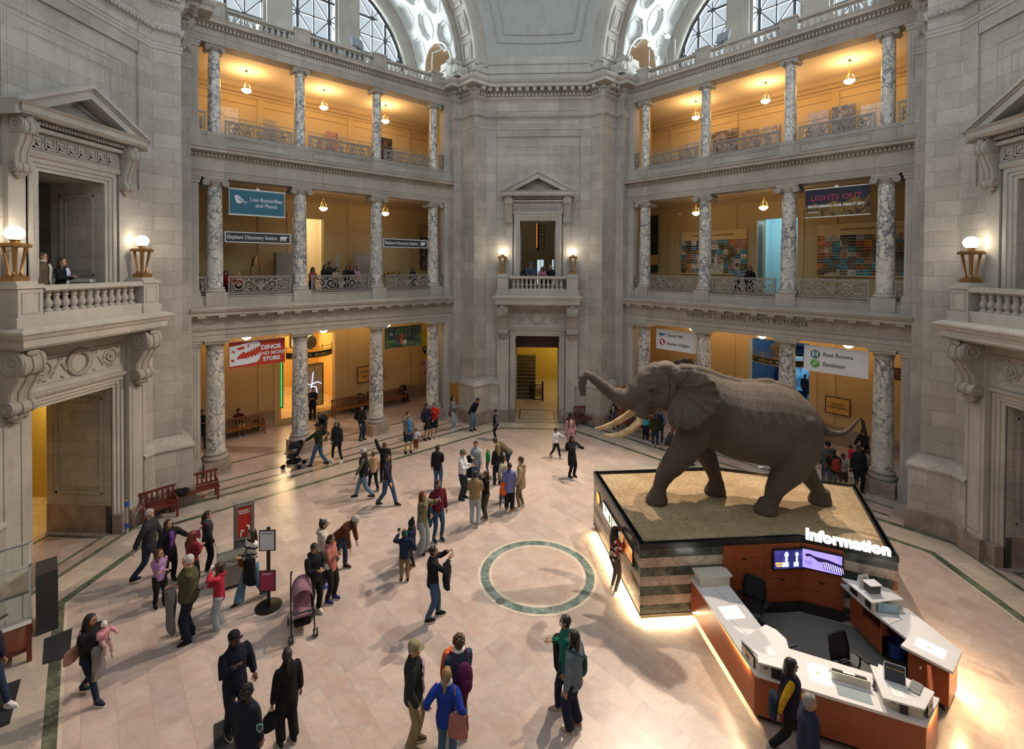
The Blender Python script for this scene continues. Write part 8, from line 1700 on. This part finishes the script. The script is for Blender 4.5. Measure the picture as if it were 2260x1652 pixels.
# ---------------------------------------------------------------- benches, strollers, stands
def bench(loc, rz, L, label, mat=MAHOG, back=True):
    r = empty('slatted_bench', loc, radians(rz), label=label, cat='bench', group='wooden benches'); h = L/2
    mb = MB(); [mb.box(-h, h, -.24+i*.085, -.165+i*.085, .42, .45) for i in range(6)]; mb.build('seat', mat, r)
    for x in (-h+.06, h-.06):
        for y in (-.20, .22): mb = MB(); mb.box(x-.03, x+.03, y-.03, y+.03, 0, .42); mb.build('leg', mat, r)
        mb = MB(); mb.tube([(x,.24,.66),(x,-.05,.66),(x,-.22,.63),(x,-.26,.56)], .03, 6); mb.box(x-.025, x+.025, -.2, -.15, .42, .64); mb.build('armrest', mat, r)
    mb = MB(); mb.box(-h, h, .22, .27, .86, .93); mb.box(-h, h, .22, .27, .48, .53); n = int(L/.13); [mb.box(-h+(i+.3)*L/n, -h+(i+.7)*L/n, .235, .255, .53, .86) for i in range(n)]; mb.build('backrest', mat, r); return r
bench((-12.14,2.05,0), 52, 1.0, 'short mahogany bench wing at the foot of the left pier'); bench((-11.80,3.15,0), 45, 1.5, 'long mahogany bench along the left pier base with a coat on it')
mb = MB(); mb.ball((0,0,.1), (.28,.2,.12), 12, 7); mb.ball((.15,.05,.16), (.15,.12,.08), 10, 6); o = mb.build('coat', cloth('cloth_black_heap', (.012,.012,.014)), None, True, uv=False); o.location = (-12.0,2.75,.45); tag(o, 'crumpled black coat lying on the mahogany bench', 'coat')
bench((2.95,12.35,0), 10, 2.0, 'dark red bench under the elephant trunk, left of the tusks'); bench((4.75,11.25,0), -38, 2.0, 'dark red bench behind the elephant tusks')
v = TL['left'] @ Vector((-3.4,16.55,0)); bench(v, 45, 2.2, 'brown bench on the gallery wall behind the first left column', OAKM); v = TL['left'] @ Vector((3.2,16.5,0)); bench(v, 45, 4.4, 'long brown bench below the mammals plaque', OAKM)
def stroller(loc, rz, fab, label, seat2=None):
    r = empty('stroller', loc, radians(rz), label=label, cat='stroller', group='strollers'); F = cloth('cloth_stroller_%d' % int(fab[0]*1000), fab)
    for sx in (-1, 1):
        mb = MB(); mb.tube([(sx*.22,.42,1.05),(sx*.23,.30,.85),(sx*.24,-.30,.10)], .016, 6); mb.tube([(sx*.24,.30,.10),(sx*.23,-.15,.55)], .016, 6); mb.tube([(sx*.22,.42,1.05),(sx*.21,.50,1.10),(sx*.20,.54,1.05)], .02, 6); mb.build('frame', BLACKM, r, True)
        for y in (-.32, .32):
            for q in (-.035, .035): mb = MB(Matrix.Translation((sx*.25+q, y, .085)) @ Matrix.Rotation(pi/2, 4, 'Y')); mb.lathe([(0,-.015),(.05,-.018),(.085,-.012),(.085,.012),(.05,.018),(0,.015)], n=14); mb.build('wheel', BLACK, r, True)
    mb = MB(); mb.loft([[(-.19,-.22,.48),(.19,-.22,.48),(.19,-.20,.42),(-.19,-.20,.42)],[(-.19,.10,.46),(.19,.10,.46),(.19,.12,.40),(-.19,.12,.40)],[(-.18,.30,.90),(.18,.30,.90),(.18,.35,.88),(-.18,.35,.88)]]); mb.build('seat', F, r, uv=False)
    mb = MB(); mb.loft([[(-.20*cos(t)*1.0, .30-a*.0-.42*s_, .82+.26*sin(t)*(1-.25*s_)-.05*s_) for t in [i*pi/8 for i in range(9)]] for s_, a in ((0,0),(.35,0),(.7,0),(1,0))], closed=False, caps=False); o = mb.build('canopy', F, r, True, uv=False); md = o.modifiers.new('s', 'SOLIDIFY'); md.thickness = .015
    mb = MB(); mb.tube([(-.22,-.12,.56),(-.20,-.30,.60),(.20,-.30,.60),(.22,-.12,.56)], .018, 6); mb.build('bumper_bar', BLACK, r, True); mb = MB(); mb.cbox((0,.05,.22), (.36,.34,.14), bev=.03); mb.build('basket', cloth('cloth_black_basket', (.014,.014,.016)), r, uv=False); return r
stroller((-5.22,-2.22,0), 30, (.24,.13,.17), 'empty mauve pink stroller beside the boy in black hoodie'); stroller((-9.9,6.30,0), -85, (.02,.022,.03), 'dark stroller pushed by the man in the green hoodie'); v = floor_at(710, 966); stroller(v, 15, (.02,.018,.018), 'black stroller with a toddler in maroon by the second left column'); person(0, 0, .92, 15, 'toddler in maroon jacket sitting in the black stroller', (.09,.012,.02), BLK, hair=('brown','short'), pose='sit', pos=(v.x, v.y, .02), arms=('lap','lap'))
r = empty('donation_kiosk', (-7.95,-.42,0), radians(38), label='taupe donation kiosk with red poster and counter lettered Thank you', cat='kiosk'); TAUP = solid('taupe_metal', (.20,.185,.165), .5)
mb = MB(); mb.box(-.05,.42,-.12,.14,.0,1.92); mb.build('tower', TAUP, r); mb = MB(); mb.frame(-.01,.38,.95,1.86,.035,-.15,-.12); mb.build('poster_frame', TAUP, r); mb = MB(); mb.box(.03,.34,-.13,-.118,1.02,1.80); mb.build('poster', solid('red_poster', (.50,.035,.02), .5, var=.02), r); text_mesh('THANKS A\nMILLION!', .062, 'lettering', INKW, r, M=Matrix.Translation((.185,-.135,1.68)), ext=.001, off=.002); mb = MB(); mb.tube([(.09,-.13,1.04),(.12,-.13,1.2),(.17,-.13,1.16)], .02, 6); mb.tube([(.30,-.13,1.04),(.29,-.13,1.26),(.23,-.13,1.3)], .025, 6); mb.build('poster_figures', INKW, r)
mb = MB(); mb.box(-.45,.42,-.62,-.12,.08,.74); mb.build('counter', TAUP, r); mb = MB(); mb.box(-.43,.40,-.58,-.12,0,.08); mb.build('kick', CSH, r); mb = MB(); mb.box(-.45,.42,-.62,-.12,.74,.95); mb.build('glass_case', GLASS, r); text_mesh('Thank you', .13, 'lettering', INKW, r, M=Matrix.Translation((0,-.626,.64)), ext=.002)
r = empty('sign_stand', (-6.40,-1.55,0), radians(8), label='black floor stand with a white notice above and a crimson notice below', cat='sign stand'); mb = MB(); mb.lathe([(0,0),(.30,0),(.30,.02),(.05,.04),(0,.04)], n=28); mb.build('base', BLACKM, r); mb = MB(); mb.tube([(0,0,.03),(0,0,1.93)], .045, 10); mb.build('pole', BLACK, r)
for z0, m_, t in ((1.40, solid('pale_notice', (.5,.55,.6), .5), 'Welcome'), (.42, solid('crimson_notice', (.30,.02,.07), .5), 'EXHIBIT')):
    mb = MB(); mb.box(-.19,.19,-.075,-.05,z0,z0+.50); f_ = mb.build('notice_frame', BLACK, r); mb = MB(); mb.box(-.165,.165,-.08,-.074,z0+.025,z0+.475); mb.build('notice', m_, f_); text_mesh(t, .06, 'lettering', INKW if z0 < 1 else INKK, f_, M=Matrix.Translation((0,-.082,z0+.42)), ext=.001)
r = empty('donation_case', (-11.05,-3.22,0), radians(-42), label='clear display case on a mahogany table at the left edge, lettered trash only', cat='display case'); mb = MB(); mb.box(-.6,.6,-.35,.3,.80,.90); mb.build('table_top', WHITE, r)
for x in (-.56,.56):
    for y in (-.31,.26): mb = MB(); mb.box(x-.04, x+.04, y-.04, y+.04, 0, .80); mb.build('leg', MAHOG, r)
mb = MB(); mb.box(-.56,.56,-.3,.25,.22,.27); mb.build('shelf', MAHOG, r); mb = MB(); mb.box(-.58,.58,-.33,.28,.905,2.0); mb.build('glass_case', GLASS, r); mb = MB()
for x in (-.58,.58):
    for y in (-.33,.28): mb.box(x-.02, x+.02, y-.02, y+.02, .9, 2.02)
for z in (.91, 2.0): mb.box(-.6,.6,-.35,-.31,z-.02,z+.02); mb.box(-.6,.6,.26,.30,z-.02,z+.02); mb.box(-.6,-.56,-.35,.3,z-.02,z+.02); mb.box(.56,.6,-.35,.3,z-.02,z+.02)
mb.build('case_frame', solid('grey_aluminium', (.45,.46,.47), .4, .4), r)
mb = MB(); mb.box(-.95,-.25,.36,.72,0,1.35); o = mb.build('trash_receptacle', solid('charcoal_bin', (.03,.03,.034), .5)); o.location = (-11.05,-3.22,0); o.rotation_euler = (0,0,radians(-42)); tag(o, 'charcoal bin behind the clear case lettered trash only', 'bin'); text_mesh('trash\nonly', .15, 'lettering', INKW, o, M=Matrix.Translation((-.6,.355,1.15)), ext=.002)
MAT_ = solid('black_floor_mat', (.014,.015,.018), .9, var=.3, scale=40)
for q, lb in (([(-10.74,-2.84),(-10.08,-3.48),(-9.73,-3.25),(-10.44,-2.5)], 'black ribbed floor mat beside the striding woman'), ([(-11.1,-4.6),(-10.16,-3.82),(-9.36,-4.71),(-10.3,-5.5)], 'large black floor mat at the left picture edge'), ([(-5.7,-4.5),(-5.2,-5.2),(-4.63,-4.72),(-5.2,-4.05)], 'black floor mat under the two guards')):
    mb = MB(); mb.prism(q if sum(q[i][0]*q[(i+1)%4][1]-q[(i+1)%4][0]*q[i][1] for i in range(4)) > 0 else q[::-1], .003, .012); tag(mb.build('floor_mat', MAT_), lb, 'mat', 'black floor mats')
r = empty('wire_bin', (-18.2,3.4,0), label='round bronze slatted waste bin beyond the left pier door', cat='bin'); mb = MB(); [mb.tube([(.42*cos(a),.42*sin(a),.04),(.42*cos(a),.42*sin(a),.64)], .022, 5) for a in [i*2*pi/26 for i in range(26)]]; mb.build('slats', GILT, r); mb = MB(); [mb.tube([(.43*cos(i*pi/16),.43*sin(i*pi/16),z) for i in range(33)], .03, 6) for z in (.04,.66)]; mb.build('rings', GILT, r, True)
r = empty('barrier_post', (-12.52,1.25,0), label='steel barrier post with blue bands beside the left pier door', cat='post'); mb = MB(); mb.tube([(0,0,0),(0,0,1.07)], .05, 12); mb.build('post', CHROME, r, True); mb = MB(); [mb.tube([(0,0,z),(0,0,z+.16)], .054, 12) for z in (.15,.82)]; mb.build('blue_band', solid('blue_tape', (.02,.08,.42), .5), r)
r = empty('balcony_counter', (-14.1,.95,6.74), pi/2, label='white topped counter on the left pier balcony', cat='counter'); mb = MB(); mb.box(-.15,.15,-.9,.5,.98,1.06); mb.build('top', WHITE, r); mb = MB(); mb.box(-.12,.12,-.85,.45,0,.98); mb.build('body', BEIGE, r)
